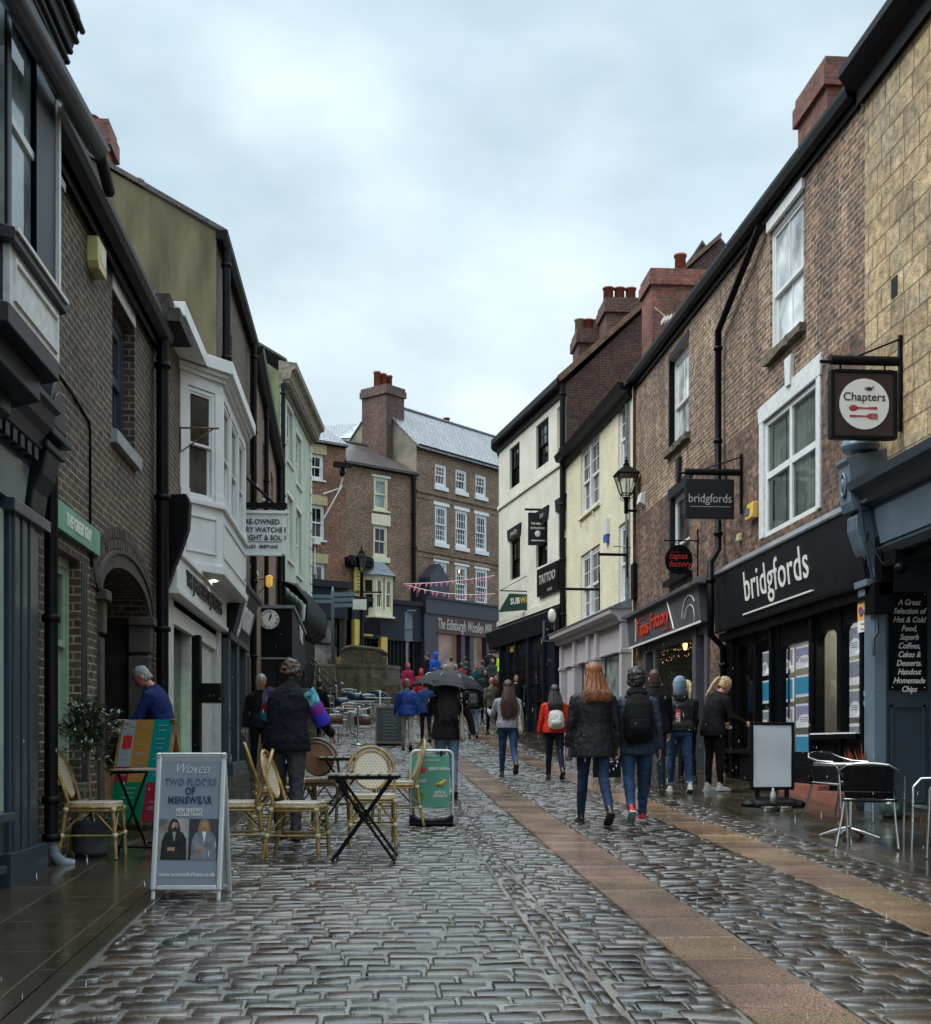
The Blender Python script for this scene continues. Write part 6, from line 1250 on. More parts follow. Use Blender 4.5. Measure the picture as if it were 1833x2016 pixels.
# F3
rows = [((1170, 1262), (1333, 1422), (1490, 1577), 805, 990, 50), ((1170, 1268), (1333, 1430), (1490, 1582), 1135, 1442, 45), ((1170, 1265), (1333, 1427), (1492, 1588), 1585, 1888, 30)]
h3 = []
for ri, r_ in enumerate(rows):
    h0 = zw(F3, r_[0][0], r_[0][1], r_[3], r_[4])
    for a_, c_ in r_[:3]: s0, s1 = F3.s(zf(a_, 0)[0]), F3.s(zf(c_, 0)[0]); h3.append((s0, s1, h0[2], h0[3]))
ze = F3.z(*zf(1042, 662)); b = bld('tall_brick_house', 'tall brown brick house with rows of white sash windows under a long wet slate roof', F3, 3)
shell(F3, b, 0, F3.L, 3, ze, 5.2, m_brickF, m_slate, h3, pitch=43, gablem=m_grey_r)
for i, h_ in enumerate(h3): window(F3, b, *h_, cols=3 if i < 3 else 4, rt=2 if i < 3 else 2, rb=1 if i < 3 else 3, rec=.04, fw=.09, sillh=.2, lint=None if i < 3 else m_wpaint, linth=.25, bar=.03, gm=g_dark if i % 3 else g_grey)
k = F3.mb()
for z_ in (h3[0][2] - .50, h3[3][2] - .55): k.box(0, F3.L, -.06, 0, z_, z_ + .12); k.box(0, F3.L, -.03, 0, z_ - .25, z_ - .13)
part('string_course', k, m_brickF, b)
k = F3.mb(); zz = h3[6][2] + .25; k.ball(((h3[7][0] + h3[7][1]) / 2 - .1, .12, h3[7][2] + 1.5), (.14, .05, .22), 8, 6); part('lit_lamp', k, pm('orange_glow', (.9, .5, .15), .4, bump=0, emit=(1, .5, .12), estr=2), b)
fz = F3.z(860, 1222, .5) - .25; k = F3.mb(); f_s0 = F3.s(858, .5); k.box(f_s0, F3.L, -.5, 0, fz - .3, fz + .55); fa = part('fascia', k, pm('maroon_fascia', (.07, .012, .02), .35, bump=.03), b)
k = F3.mb(); k.text('The Edinburgh Woollen Mill', .72, (f_s0 + F3.s(968, .5)) / 2, -.52, fz + .1, shear=.2, ext=.02, bold=.008, sx=(F3.s(966, .5) - f_s0) * .95 / 8.0); part('lettering', k, m_tx_g, fa)
k = F3.mb(); k.box(0, F3.L, -.6, 0, fz + .55, fz + 1.25); k.box(0, F3.L, -.7, 0, fz + 1.25, fz + 1.35); k.box(.0, f_s0, -.5, 0, 3, fz + .55)
for s_ in (f_s0, F3.s(908, .4), F3.s(925, .4), F3.s(958, .4), F3.L - 3): k.box(s_, s_ + .3, -.4, 0, 3, fz - .3)
k.box(0, F3.L, -.2, 0, 3, 4.7); k.prism([(.1, fz + 1.36), (1.5, fz + 1.36), (1.5, fz + 2.2), (.8, fz + 2.9), (.1, fz + 2.2)], -.75, -.1); part('shopfront', k, pm('dark_plum_paint', (.035, .032, .05), .4, bump=.1), b)
g = F3.mb(); g.quad((f_s0, -.1, 4.7), (F3.L, -.1, 4.7), (F3.L, -.1, fz - .3), (f_s0, -.1, fz - .3)); part('shop_window', g, pm('lit_shop_window', (.12, .10, .09), .15, var=1.2, scale=1.5, bump=0, emit=(.5, .3, .2), estr=.10), b)
chimney(F3, b, -.45, .80, 1.5, 3.1, ze - 3.5, ze + 3.0, m_brickC if 0 else brick('sooty_chimney_brick', (.17, .075, .055), (.09, .05, .04), (.13, .10, .085), soot=.5), pots=3, poth=.75)
A = at(867, 830, 66); 
for x_, n_ in ((848, 1), (868, 2), (880, 1)):
    A = at(x_, 836, 64.5); Wc = Wall((A.x - .3 * n_, A.y), (A.x + .3 * n_, A.y)); chimney(Wc, b, 0, .6 * n_, 0, .5, A.z - 1.5, A.z + .05, m_oldwood, pots=n_, potm=m_oldwood, poth=.35)
# small sign hanging over the shop, brackets and spotlights
# rooflights behind F2
k = MB(); A, B, C_, D_ = at(660, 838, 66), at(728, 825, 66), at(700, 860, 61), at(630, 862, 61)
t = thing('slate_roof_house', 'pale wet slate roof with rooflights showing behind the chimney', 'building', (C_.x, C_.y, gz(60)))
k.add([(D_.x - 4, D_.y, D_.z - 1), (C_.x + 3, C_.y, C_.z - 1), (B.x + 3, B.y, B.z), (A.x - .5, A.y, A.z), (D_.x - 4, D_.y, 4), (C_.x + 3, C_.y, 4)], [(0, 1, 2, 3), (4, 5, 1, 0)]); part('roof', k, m_slate, t)
k = MB(); 
for i in range(3):
    f0, f1 = .42 + i * .12, .51 + i * .12; P = lambda f, g_: (D_.x - 4) * (1 - f) * (1 - g_) + (C_.x + 3) * f * (1 - g_) + (A.x - .5) * (1 - f) * g_ + (B.x + 3) * f * g_
    Zz = lambda g_: (D_.z - 1) * (1 - g_) + B.z * g_ + .12; Yy = lambda g_: D_.y * (1 - g_) + A.y * g_
    k.quad((P(f0, .45), Yy(.45), Zz(.45)), (P(f1, .45), Yy(.45), Zz(.45)), (P(f1, .92), Yy(.92), Zz(.92)), (P(f0, .92), Yy(.92), Zz(.92)))
part('rooflight', k, darkglass('skylight_glass', (.3, .4, .42)), t)
# filler houses that close the street at the sides
def plain(label, p, q, zb, ze, mat, D=7):
    w = Wall(p, q); b = bld('house', label, w, w.L / 2); shell(w, b, 0, w.L, zb, ze, D, mat, m_slateD, []); return w, b
w, b = plain('pale cream house half hidden past the far shops at the right', xy(968, 70), xy(1040, 73), 3, 12, m_cream)
window(w, b, .3, 1.2, 6.2, 8.0, cols=2, rec=-.08, lint=m_wpaint)
# the raised curved terrace wall with its stone block
q0 = at(700, 1300, 47); 
t = thing('stone_terrace', 'curved weathered sandstone terrace wall in stepped courses with a tall rounded block on top', 'terrace wall', (q0.x, q0.y, gz(46)))
cx_, cy_ = at(697, 1300, 51.2).x, at(697, 1300, 51.2).y
def ringwall(r, z0, z1, a0, a1):
    k = MB(); n = 30; P = [(cx_ + r * math.cos(R(a)), cy_ + r * math.sin(R(a))) for a in np.linspace(a0, a1, n + 1)]
    for p, q in zip(P[:-1], P[1:]): k.quad((p[0], p[1], z0), (q[0], q[1], z0), (q[0], q[1], z1), (p[0], p[1], z1))
    k.add([(p[0], p[1], z1) for p in P] + [(cx_, cy_, z1)], [(i, i + 1, n + 1) for i in range(n)]); return k
zB, zT = 2.4, CAMZ + (1469 - 1307) / 2450 * 49.4
zl = [zB, zT - 1.10, zT - .80, zT - .50, zT - .12, zT]
for i in range(5): part('course', ringwall(2.10 - .07 * i + (.09 if i == 4 else 0), zl[i] - .02, zl[i + 1], -200, 20), m_fstone, t)
A, B = at(668, 1310, 50), at(762, 1280, 50); zt_ = CAMZ + (1469 - 1273) / 2450 * 50; ya = cy_ - 1.45
k = MB(); pf = [(A.x, zT - .1), (B.x, zT - .1), (B.x, zt_ - .30), (B.x - .35, zt_ - .12), (A.x + .5, zt_), (A.x + .22, zt_ - .06), (A.x + .05, zt_ - .3)]
k.prism(pf, ya, ya + 1.3); k.box(B.x - .25, B.x, ya - .1, ya + 1.4, zB, zt_ - .4); part('block', k, m_fstone, t, bevel=.05)
k = MB(); k.prism([(A.x + .02, zt_ - .25), (A.x + .2, zt_ - .02), (A.x + .5, zt_ + .06), (B.x - .3, zt_ - .06), (B.x + .05, zt_ - .26), (B.x, zt_ - .36), (B.x - .35, zt_ - .16), (A.x + .5, zt_ - .06), (A.x + .2, zt_ - .14)], ya - .08, ya + 1.36); part('coping', k, m_fstone, t, bevel=.03)
k = MB(); k.box(B.x - .1, B.x + .5, 48.6, 52, gz(48.6) - .2, gz(50) + .55); k.box(B.x + .3, B.x + 1.3, 47.6, 52, gz(47.6) - .2, gz(49) + .12); part('plinth_step', k, m_fstone, t)
# stairs on its left
sx0, sx1 = at(540, 1400, 44).x, at(668, 1400, 44).x
t = thing('stone_steps', 'flight of dark stone steps rising to the left of the curved terrace wall', 'steps', (sx1, 43, gz(43)))
k = MB()
for i in range(15): k.box(sx0 - 3, sx1 - .02 * i, 42.4 + .38 * i, 52, gz(42.4) + i * .15 - .4, gz(42.4) + (i + 1) * .15)
part('tread', k, m_fstone, t)
for j, dx in enumerate((0., .45)):
    t = thing('handrail', ('left steel handrail sloping down the stone steps', 'right steel handrail sloping down the stone steps')[j], 'handrail', (sx1, 42.6, gz(43)), 'handrails on the stone steps')
    a_ = at(590 + 6 * j, 1282 - 4 * j, 46.5); c_ = at(652 + 12 * j, 1352 - 6 * j, 42.6)
    k = MB(); k.tube([tuple(a_), tuple(c_), (c_.x + .12, c_.y - .05, c_.z + .03), (c_.x + .2, c_.y - .1, c_.z - .02)], .028, 7); k.tube([(a_.x, a_.y, a_.z - .25), (c_.x - .1, c_.y, c_.z - .22), (c_.x - .02, c_.y, c_.z - .1)], .02, 6); part('rail', k, m_steel, t)
    k = MB()
    for f_ in (.5, .97): p = a_.lerp(c_, f_); k.tube([(p.x, p.y, p.z), (p.x, p.y, p.z - 1.0)], .02, 6)
    part('post', k, m_steel, t)
# street furniture at the top: Victorian lamp, fingerpost, back of a road sign
def lamp_post(px, pyb, pyt, d, label):
    Bt = at(px, pyb, d); Tp = at(px, pyt, d); H = Tp.z - Bt.z; t = thing('street_lamp', label, 'street lamp', tuple(Bt)); T = Matrix.Translation(Bt)
    k = MB(T); k.lathe([(.16, 0), (.16, .5), (.09, .7), (.075, H * .5), (.06, H - 1.1), (.10, H - 1.08), (.05, H - 1.0)], 12); k.tube([(-.75, 0, H * .60), (.75, 0, H * .60)], .035, 6); k.ball((-.75, 0, H * .6), .06, 6, 5); k.ball((.75, 0, H * .6), .06, 6, 5); part('post', k, m_blackm, t)
    k = MB(T)
    k.lathe([(.24, H - .46), (.27, H - .44), (.22, H - .38), (.11, H - .26), (.12, H - .22), (.07, H - .14), (.03, H - .10), (.03, H)], 6, None, False)
    for a in range(6): k.tube([(.11 * math.cos(R(60 * a)), .11 * math.sin(R(60 * a)), H - .98), (.24 * math.cos(R(60 * a)), .24 * math.sin(R(60 * a)), H - .45)], .014, 4); part('lantern', k, m_blackm, t)
    k = MB(T); k.lathe([(.10, H - .97), (.23, H - .46)], 6, None, False); part('lamp_glass', k, g_clear, t)
    k = MB(T); k.box(-.35, .2, -.28, -.02, H * .44, H * .53); part('speaker_box', k, m_boxW, t); return t
lamp_post(712, 1300, 1076, 50, 'black Victorian street lamp standing behind the curved stone terrace')
Bt = at(655, 1305, 50); t = thing('fingerpost', 'dark blue fingerpost with short direction arms above the terrace wall', 'signpost', tuple(Bt)); H = at(655, 1165, 50).z - Bt.z
k = MB(Matrix.Translation(Bt)); k.lathe([(.07, 0), (.06, H), (.02, H + .2)], 10); part('post', k, m_ltblue, t)
for i in range(3): k = MB(Matrix.Translation(Bt)); k.box(.06, .95 - .05 * i, -.03, .03, H - .2 - .22 * i, H - .04 - .22 * i, Matrix.Rotation(R(-20), 4, 'Z')); k.box(-.9, -.06, -.03, .03, H - .26 - .2 * i, H - .12 - .2 * i) if i < 2 else None; part('finger', k, m_ltblue, t)
A, B = at(797, 1205, 52), at(812, 1262, 52); t = thing('road_sign', 'grey metal back of a tall road sign by the dark shop', 'road sign', (A.x, A.y, gz(52)))
k = MB(); k.box(A.x, B.x, A.y, A.y + .05, B.z, A.z); k.box(A.x - .03, B.x + .03, A.y - .03, A.y, B.z + .5, B.z + .54); k.box(A.x + .1, B.x + .15, A.y - .15, A.y + .1, A.z + .02, A.z + .08); part('plate', k, m_ltblue, t); k = MB(); k.tube([(A.x + .1, A.y + .08, gz(52)), (A.x + .1, A.y + .08, A.z)], .05, 8); part('post', k, m_lead, t)
# camera cluster on the corner of the red brick house
s_, z_ = F1.uv(*zf(375, 870)); t = thing('security_camera', 'black security camera cluster bracketed high on the red brick house', 'camera', F1.P(s_, -.5, z_)); k = F1.mb(); k.box(s_ - .45, s_ + .1, -.9, -.65, z_, z_ + .22); k.box(s_ + .0, s_ + .5, -.7, -.5, z_ + .1, z_ + .25); k.ball((s_ + .05, -.6, z_ - .15), (.14, .14, .2), 8, 6); part('housing', k, m_blackm, t); k = F1.mb(); k.tube([(s_ + .2, -.6, z_), (s_ + .1, -.3, z_ - .8), (s_ - .6, -.05, z_ - 1.1)], .05, 6); k.tube([(s_ - .6, -.05, z_ - 2.2), (s_ + .1, -.5, z_ - .7)], .04, 6); part('bracket', k, m_boxW, t)
# pink bunting strung across: two lines
m_pink = pm('pink_cloth', (.50, .12, .24), .7, var=.1, bump=0)
for j, (xa, ya, xb, yb, d0_, d1_, n_) in enumerate(((795, 1149, 974, 1133, 54, 46, 16), (800, 1151, 975, 1169, 54, 46, 14))):
    a_, c_ = at(xa, ya, d0_), at(xb, yb, d1_); t = thing('bunting', ('upper string of pink bunting flags crossing the street', 'lower sagging string of pink bunting flags')[j], 'bunting', tuple(a_), 'strings of pink bunting')
    P = lambda f: a_.lerp(c_, f) - Vector((0, 0, (.08 + .10 * j) * 4 * f * (1 - f)))
    k = MB(); k.tube([tuple(P(f)) for f in np.linspace(0, 1, 20)], .012, 4); part('line', k, m_tx_w, t)
    for i in range(n_):
        f = (i + .5) / n_ + random.uniform(-.015, .015); p = P(f); w_ = .065; sw = random.uniform(-.10, .03)
        k = MB(); k.add([(p.x - w_, p.y, p.z), (p.x + w_, p.y, p.z), (p.x + sw, p.y - .05, p.z - .17 - random.random() * .05), (p.x - w_, p.y + .01, p.z), (p.x + w_, p.y + .01, p.z), (p.x + sw, p.y - .04, p.z - .19)], [(0, 2, 1), (3, 4, 5)]); part('flag', k, m_pink, t)
# ================================================================ THINGS IN THE STREET
def G(px, py, lift=.022):
    x, y = gpix(px, py); return Vector((x, y, gz(y) + lift))
m_rattan = pm('golden_rattan', (.38, .24, .07), .35, var=.3, scale=14, bump=.2, wet=.3)
m_rattanD = pm('dark_rattan', (.13, .065, .03), .35, var=.3, scale=14, bump=.2, wet=.3)
m_bind = pm('pale_cane_binding', (.58, .52, .33), .5, var=.1, bump=.2)
def weave(name, c_back, c_dot, w=.036, h=.026, ms=.0105):
    m, t, b = newmat(name); uv = N(t, 'ShaderNodeUVMap'); br = N(t, 'ShaderNodeTexBrick', offset=.5); br.inputs['Scale'].default_value = 1; br.inputs['Brick Width'].default_value = w; br.inputs['Row Height'].default_value = h
    br.inputs['Mortar Size'].default_value = ms; br.inputs['Mortar Smooth'].default_value = 0; br.inputs['Color1'].default_value = (*c_dot, 1); br.inputs['Color2'].default_value = (*c_dot, 1); br.inputs['Mortar'].default_value = (*c_back, 1)
    t.links.new(uv.outputs[0], br.inputs['Vector']); t.links.new(br.outputs['Color'], b.inputs['Base Color']); b.inputs['Roughness'].default_value = .4; b.inputs['Coat Weight'].default_value = .3; return m
m_weave = weave('cream_dotted_weave', (.60, .50, .38), (.035, .012, .012)); m_weaveB = weave('brown_dotted_weave', (.40, .22, .13), (.02, .012, .01))
def bistro_chair(rat, wv):
    t = thing('bistro_chair', None, 'chair')
    k = MB(); n = 20; outl = [(.215 * (abs(math.cos(a)) ** .45) * (1 if math.cos(a) >= 0 else -1), .20 * (abs(math.sin(a)) ** .45) * (1 if math.sin(a) >= 0 else -1)) for a in [2 * math.pi * i / n for i in range(n)]]
    k.prism(outl, .435, .468, 'z'); part('seat', k, wv, t, bevel=.008)
    k = MB(); k.tube([(x * 1.0, y * 1.0, .425) for x, y in outl], .014, 7, closed=True); k.tube([(x, y, .398) for x, y in outl], .012, 7, closed=True); part('seat_frame', k, rat, t)
    # back hoop: up from the seat, around, leaning back (+y)
    lean = lambda z: .185 + (z - .45) * .30
    def hoop(w, z0, z1, r, mat, nm, b0=None):
        pts = []
        for i in range(25):
            a = -math.pi / 2 + 2 * math.pi * i / 24; pts.append((w * math.cos(a), 0, (z0 + z1) / 2 + (z1 - z0) / 2 * math.sin(a)))
        return pts
    zt = .90; pts = [(-.20, .20, .43)] + [(-.205 - .012 * math.sin(i / 4 * 3.1), lean(.45 + i * .05), .47 + i * .05) for i in range(4)]
    arc = [(-.215 * math.cos(a), lean(.66 + .235 * math.sin(a)), .66 + .235 * math.sin(a)) for a in [math.pi * i / 14 for i in range(15)]]
    pts = pts + arc + [(-p[0], p[1], p[2]) for p in reversed(pts)]
    k = MB(); k.tube(pts, .0155, 8); part('back_frame', k, rat, t)
    oz, oh, ow = .68, .175, .165; k = MB(); k.tube([(ow * math.cos(a), lean(oz + oh * math.sin(a)) + .004, oz + oh * math.sin(a)) for a in [2 * math.pi * i / 24 for i in range(24)]], .0135, 7, closed=True); part('backrest_rim', k, rat, t)
    k = MB(); vs = [(0, lean(oz), oz)] + [(ow * math.cos(a), lean(oz + oh * math.sin(a)), oz + oh * math.sin(a)) for a in [2 * math.pi * i / 24 for i in range(24)]]; k.add(vs, [(0, 1 + i, 1 + (i + 1) % 24) for i in range(24)]); vs2 = [(v[0], v[1] + .008, v[2]) for v in vs]; k.add(vs2, [(0, 1 + (i + 1) % 24, 1 + i) for i in range(24)]); part('backrest', k, wv, t)
    for sx in (-1, 1):
        k = MB(); k.tube([(sx * .195, -.175, .43), (sx * .20, -.19, .2), (sx * .205, -.20, 0)], .017, 8); part('leg', k, rat, t)
        k = MB(); k.tube([(sx * .198, .20, .46), (sx * .202, .225, .25), (sx * .205, .275, 0)], .017, 8); part('leg', k, rat, t)
    k = MB()
    for z in (.19,): k.tube([(-.2, -.195, z), (.2, -.195, z)], .010, 6); k.tube([(-.2, .24, z), (.2, .24, z)], .010, 6); k.tube([(-.203, -.19, z), (-.203, .24, z)], .010, 6); k.tube([(.203, -.19, z), (.203, .24, z)], .010, 6)
    for sx in (-1, 1):
        k.tube([(sx * .2, -.19, .21), (sx * .2, -.02, .40)], .009, 6); k.tube([(sx * .2, .23, .21), (sx * .2, .05, .40)], .009, 6); k.tube([(sx * .19, -.19, .21), (sx * .05, -.19, .40)], .009, 6); k.tube([(sx * .19, .24, .21), (sx * .05, .21, .40)], .009, 6)
    part('stretcher', k, rat, t)
    k = MB()
    for sx in (-1, 1):
        for y, z in ((-.193, .19), (.238, .19), (-.18, .405), (.205, .405)): k.lathe([(.0225, -.02), (.0225, .02)], 8, Matrix.Translation((sx * .201, y, z)))
    part('cane_binding', k, m_bind, t)
    return t
chA = bistro_chair(m_rattan, m_weave); chB = bistro_chair(m_rattanD, m_weaveB)
GB = 'rattan bistro chairs around the folding tables'
def put_chair(src, first, px, py, face, label):
    o = src if first else dup(src); p = G(px, py); place(o, p, face, label); o['group'] = GB; return o
put_chair(chA, True, 190, 1692, R(90), 'golden rattan chair by the left wall, sideways on, next to the potted shrub')
put_chair(chA, False, 462, 1690, R(-85), 'golden rattan chair directly behind the white menswear board, its back leaning to the right')
put_chair(chA, False, 592, 1692, R(80), 'golden rattan chair in front of the bending man, side on, nearest its slatted table')
put_chair(chA, False, 545, 1648, R(100), 'golden rattan chair whose narrow back rises left of the bending man')
put_chair(chB, True, 640, 1622, R(165), 'dark brown rattan chair with its back to us, behind the slatted table')
put_chair(chA, False, 733, 1668, R(2), 'golden rattan chair facing us across the slatted table, oval back showing')
put_chair(chA, False, 776, 1628, R(-80), 'golden rattan chair seen edge on, left of the green fruit drinks board')
put_chair(chA, False, 572, 1622, R(150), 'golden rattan chair mostly hidden behind the legs of the bending man')
# folding slatted tables
m_slat = pm('worn_pale_slats', (.42, .36, .27), .35, var=.35, scale=12, bump=.2, wet=.5)
def fold_table():
    t = thing('folding_table', None, 'table')
    for i in range(7): k = MB(); x = -.26 + i * .0867; k.box(x - .032, x + .032, -.27, .27, .700, .716); part('slat', k, m_slat, t, bevel=.003)
    for y in (-.24, .24): k = MB(); k.box(-.285, .285, y - .012, y + .012, .670, .699); part('top_rail', k, m_blackm, t)
    for sx in (-1, 1):
        k = MB()
        for y in (-.22 - .012 * sx, .22 + .012 * sx): k.tube([(-sx * .22, y, .672), (sx * .26, y, .0)], .013, 6)
        k.tube([(sx * .24, -.22, .04), (sx * .24, .22, .04)], .010, 6); part('leg', k, m_blackm, t)
    return t
tb = fold_table(); place(tb, G(719, 1697), R(-4), 'slatted folding table with black crossed legs, front and centre among the rattan chairs'); tb['group'] = 'slatted folding tables'
o = dup(tb); place(o, G(676, 1625), R(10), 'slatted folding table just behind the dark brown rattan chair'); o = dup(tb); place(o, G(305, 1678), R(70), 'slatted folding table half hidden by the white menswear board')

# white menswear A-board
bA = G(365, 1776, .018); t = thing('pavement_board', 'white framed pavement board advertising two floors of menswear with two portraits', 'pavement sign', tuple(bA)); place(t, bA, -TH)
Tl = WM[t.name]; lean = math.atan2(.20, .98); F = Tl @ Matrix.Translation((0, 0, 0)) @ Matrix.Rotation(-lean, 4, 'X')      # front face in local x-z, leaning back
m_post = pm('grey_blue_poster', (.25, .285, .345), .18, var=.06, scale=2, bump=.02, wet=.5)
W_, H_ = .228, 1.0
k = MB(F); k.box(-W_, W_, .004, .02, .10, H_ - .02)
pb = part('poster', k, m_post, t)
k = MB(F)
for q in ((-W_ - .01, -W_ + .025, .06, H_), (W_ - .025, W_ + .01, .06, H_)): k.box(q[0], q[1], -.012, .03, q[2], q[3])
k.box(-W_ + .025, W_ - .025, -.0115, .03, .06, .095); k.box(-W_ + .025, W_ - .025, -.0115, .03, H_ - .035, H_)
for sx in (-1, 1): k.box(sx * (W_ - .008) - .014, sx * (W_ - .008) + .014, .0, .02, -.01, .06)
part('frame', k, m_alu, t, bevel=.008)
B_ = Tl @ Matrix.Translation((0, .40, 0)) @ Matrix.Rotation(lean, 4, 'X'); k = MB(B_); k.box(-W_, W_, -.02, -.004, .06, H_); k.box(-W_ - .01, -W_ + .02, -.03, .0, .0, H_); k.box(W_ - .02, W_ + .01, -.03, .0, .0, H_); part('rear_panel', k, m_alu, t, bevel=.006)
fr_ = lambda f: .10 + f * (H_ - .13)
k = MB(F); k.text('TWO FLOORS', .068, 0, .002, fr_(.800), bold=.001, sx=.74, spacing=1.12); part('lettering', k, pm('slate_print', (.10, .14, .20), .4, bump=0), t)
k = MB(F); k.text('OF', .068, 0, .002, fr_(.727), bold=.002, sx=.78); k.text('MENSWEAR', .068, 0, .002, fr_(.655), bold=.002, sx=.76, spacing=1.12); part('lettering', k, pm('navy_print', (.02, .04, .09), .4, bump=0), t)
k = MB(F); k.text('Woven', .10, 0, .002, fr_(.905), shear=.45, bold=-.0022, sx=.8); k.box(.0, .13, .001, .003, fr_(.872), fr_(.874)); k.text("NEW SEASON'S", .034, 0, .002, fr_(.578), bold=.0005, sx=.7, spacing=1.1); k.text("COLLECTION'S", .034, 0, .002, fr_(.543), bold=.0005, sx=.7, spacing=1.1); k.text('www.wovendurham.co.uk', .044, 0, .002, fr_(.075), sx=.82); part('lettering', k, m_tx_w, t)
sk = pm('printed_skin', (.42, .23, .15), .4, var=.1, bump=0); dkp = pm('printed_dark_cloth', (.020, .018, .020), .35, var=.5, scale=20, bump=0); gyp = pm('printed_grey_cloth', (.20, .21, .24), .35, var=.3, scale=20, bump=0); bgl = pm('printed_pale_backdrop', (.33, .32, .29), .35, var=.4, scale=8, bump=0); bgd = pm('printed_dark_backdrop', (.05, .05, .065), .35, var=.4, scale=6, bump=0); hrp = pm('printed_dark_hair', (.03, .018, .012), .4, bump=0); hrb = pm('printed_fair_hair', (.28, .17, .08), .4, bump=0)
z0_, z1_ = fr_(.19), fr_(.51)
k = MB(F); k.box(-.203, -.004, .0015, .004, z0_, z1_); part('portrait', k, bgl, t); k = MB(F); k.box(.004, .203, .0015, .004, z0_, z1_); part('portrait', k, bgd, t)
def portrait(cx, coat, hair, shirt):
    zz = z0_; k = MB(F); k.prism([(cx - .085, zz), (cx + .09, zz), (cx + .085, zz + .14), (cx + .06, zz + .185), (cx + .02, zz + .20), (cx - .02, zz + .20), (cx - .06, zz + .18), (cx - .08, zz + .12)], .0, .0015); part('printed_coat', k, coat, t)
    k = MB(F); k.disc(.034, -.001, .0, (cx, zz + .235), 14, .045); k.prism([(cx - .034, zz + .24), (cx + .034, zz + .24), (cx + .045, zz + .20), (cx + .03, zz + .185), (cx - .03, zz + .185), (cx - .045, zz + .20)], -.0008, .0004); part('printed_hair', k, hair, t)
    k = MB(F); k.disc(.022, -.002, -.0008, (cx + .004, zz + .228), 12, .030); k.box(cx - .04, cx + .01, -.002, .0, zz + .06, zz + .085); part('printed_face', k, sk, t)
    k = MB(F); k.disc(.016, -.0028, -.002, (cx + .004, zz + .212), 10, .014); k.box(cx - .012, cx - .003, -.0028, -.002, zz + .234, zz + .239); k.box(cx + .009, cx + .018, -.0028, -.002, zz + .234, zz + .239); part('printed_beard', k, hair, t)
    k = MB(F); k.prism([(cx - .012, zz + .19), (cx + .016, zz + .19), (cx + .004, zz + .12)], -.0012, .0); part('printed_shirt', k, shirt, t)
portrait(-.098, dkp, hrp, bgl); portrait(.105, gyp, hrb, m_tx_w)

# tall painted wooden menu A-board in the passage mouth
bA = G(258, 1640); t = thing('pavement_board', 'tall wooden A-board with grey, ochre, teal, green and red menu panels by the archway', 'pavement sign', tuple(bA)); place(t, G(258, 1640), R(-24))
Tl = WM[t.name]; lean = math.atan2(.30, 1.12); F = Tl @ Matrix.Rotation(-lean, 4, 'X'); Bk = Tl @ Matrix.Translation((0, .60, 0)) @ Matrix.Rotation(lean, 4, 'X')
for sx in (-1, 1):
    k = MB(F); k.box(sx * .30 - .03, sx * .30 + .03, .002, .028, 0, 1.17); part('leg', k, m_wood, t, bevel=.003)
    k = MB(Bk); k.box(sx * .30 - .03, sx * .30 + .03, -.028, -.002, 0, 1.17); part('leg', k, m_wood, t, bevel=.003)
k = MB(Bk); k.box(-.27, .27, -.02, -.006, .15, 1.12); part('rear_panel', k, m_wood, t)
mg = pm('menu_grey', (.33, .36, .37), .4, var=.08, bump=0); mo_ = pm('menu_ochre', (.42, .21, .04), .4, var=.08, bump=0); mt_ = pm('menu_teal', (.0, .24, .22), .4, var=.08, bump=0); mgr = pm('menu_green', (.0, .19, .085), .4, var=.08, bump=0); mr_ = pm('menu_crimson', (.30, .02, .05), .4, var=.08, bump=0)
for nm, m_, q in (('grey_panel', mg, (-.29, -.13, .66, 1.16)), ('ochre_panel', mo_, (-.13, .08, .50, 1.16)), ('teal_panel', mt_, (.08, .30, .50, 1.16)), ('crimson_panel', mr_, (-.29, -.13, .50, .66)), ('green_panel', mgr, (-.29, .10, .10, .50)), ('crimson_panel', mr_, (.10, .30, .10, .50))):
    k = MB(F); k.box(q[0], q[1], -.008, .004, q[2], q[3]); part(nm, k, m_, t)
k = MB(F); k.box(-.26, -.15, -.010, -.007, .85, .99); part('red_square', k, m_red, t)
k = MB(F); rr = random.Random(3)
for cx, z0, z1, w in ((-.21, .68, .84, .06), (-.21, 1.0, 1.12, .06), (-.025, .55, 1.1, .07), (.19, .55, 1.1, .06), (-.1, .16, .44, .10), (.2, .2, .3, .05), (-.21, .56, .6, .06)):
    z = z1
    while z > z0: ww = w * rr.uniform(.4, 1); k.box(cx - ww, cx + ww, -.0105, -.0075, z - .008, z); z -= rr.choice((.022, .05, .09))
part('menu_lines', k, mg, t)
# wooden board behind it
p = G(222, 1600); t = thing('wooden_board', 'plain varnished board leaning behind the coloured menu A-board', 'board', tuple(p)); T = Matrix.Translation(p) @ Matrix.Rotation(R(40), 4, 'Z') @ Matrix.Rotation(R(-14), 4, 'X'); k = MB(T); k.box(-.2, .2, 0, .02, 0, .62); part('panel', k, m_wood, t, bevel=.004)

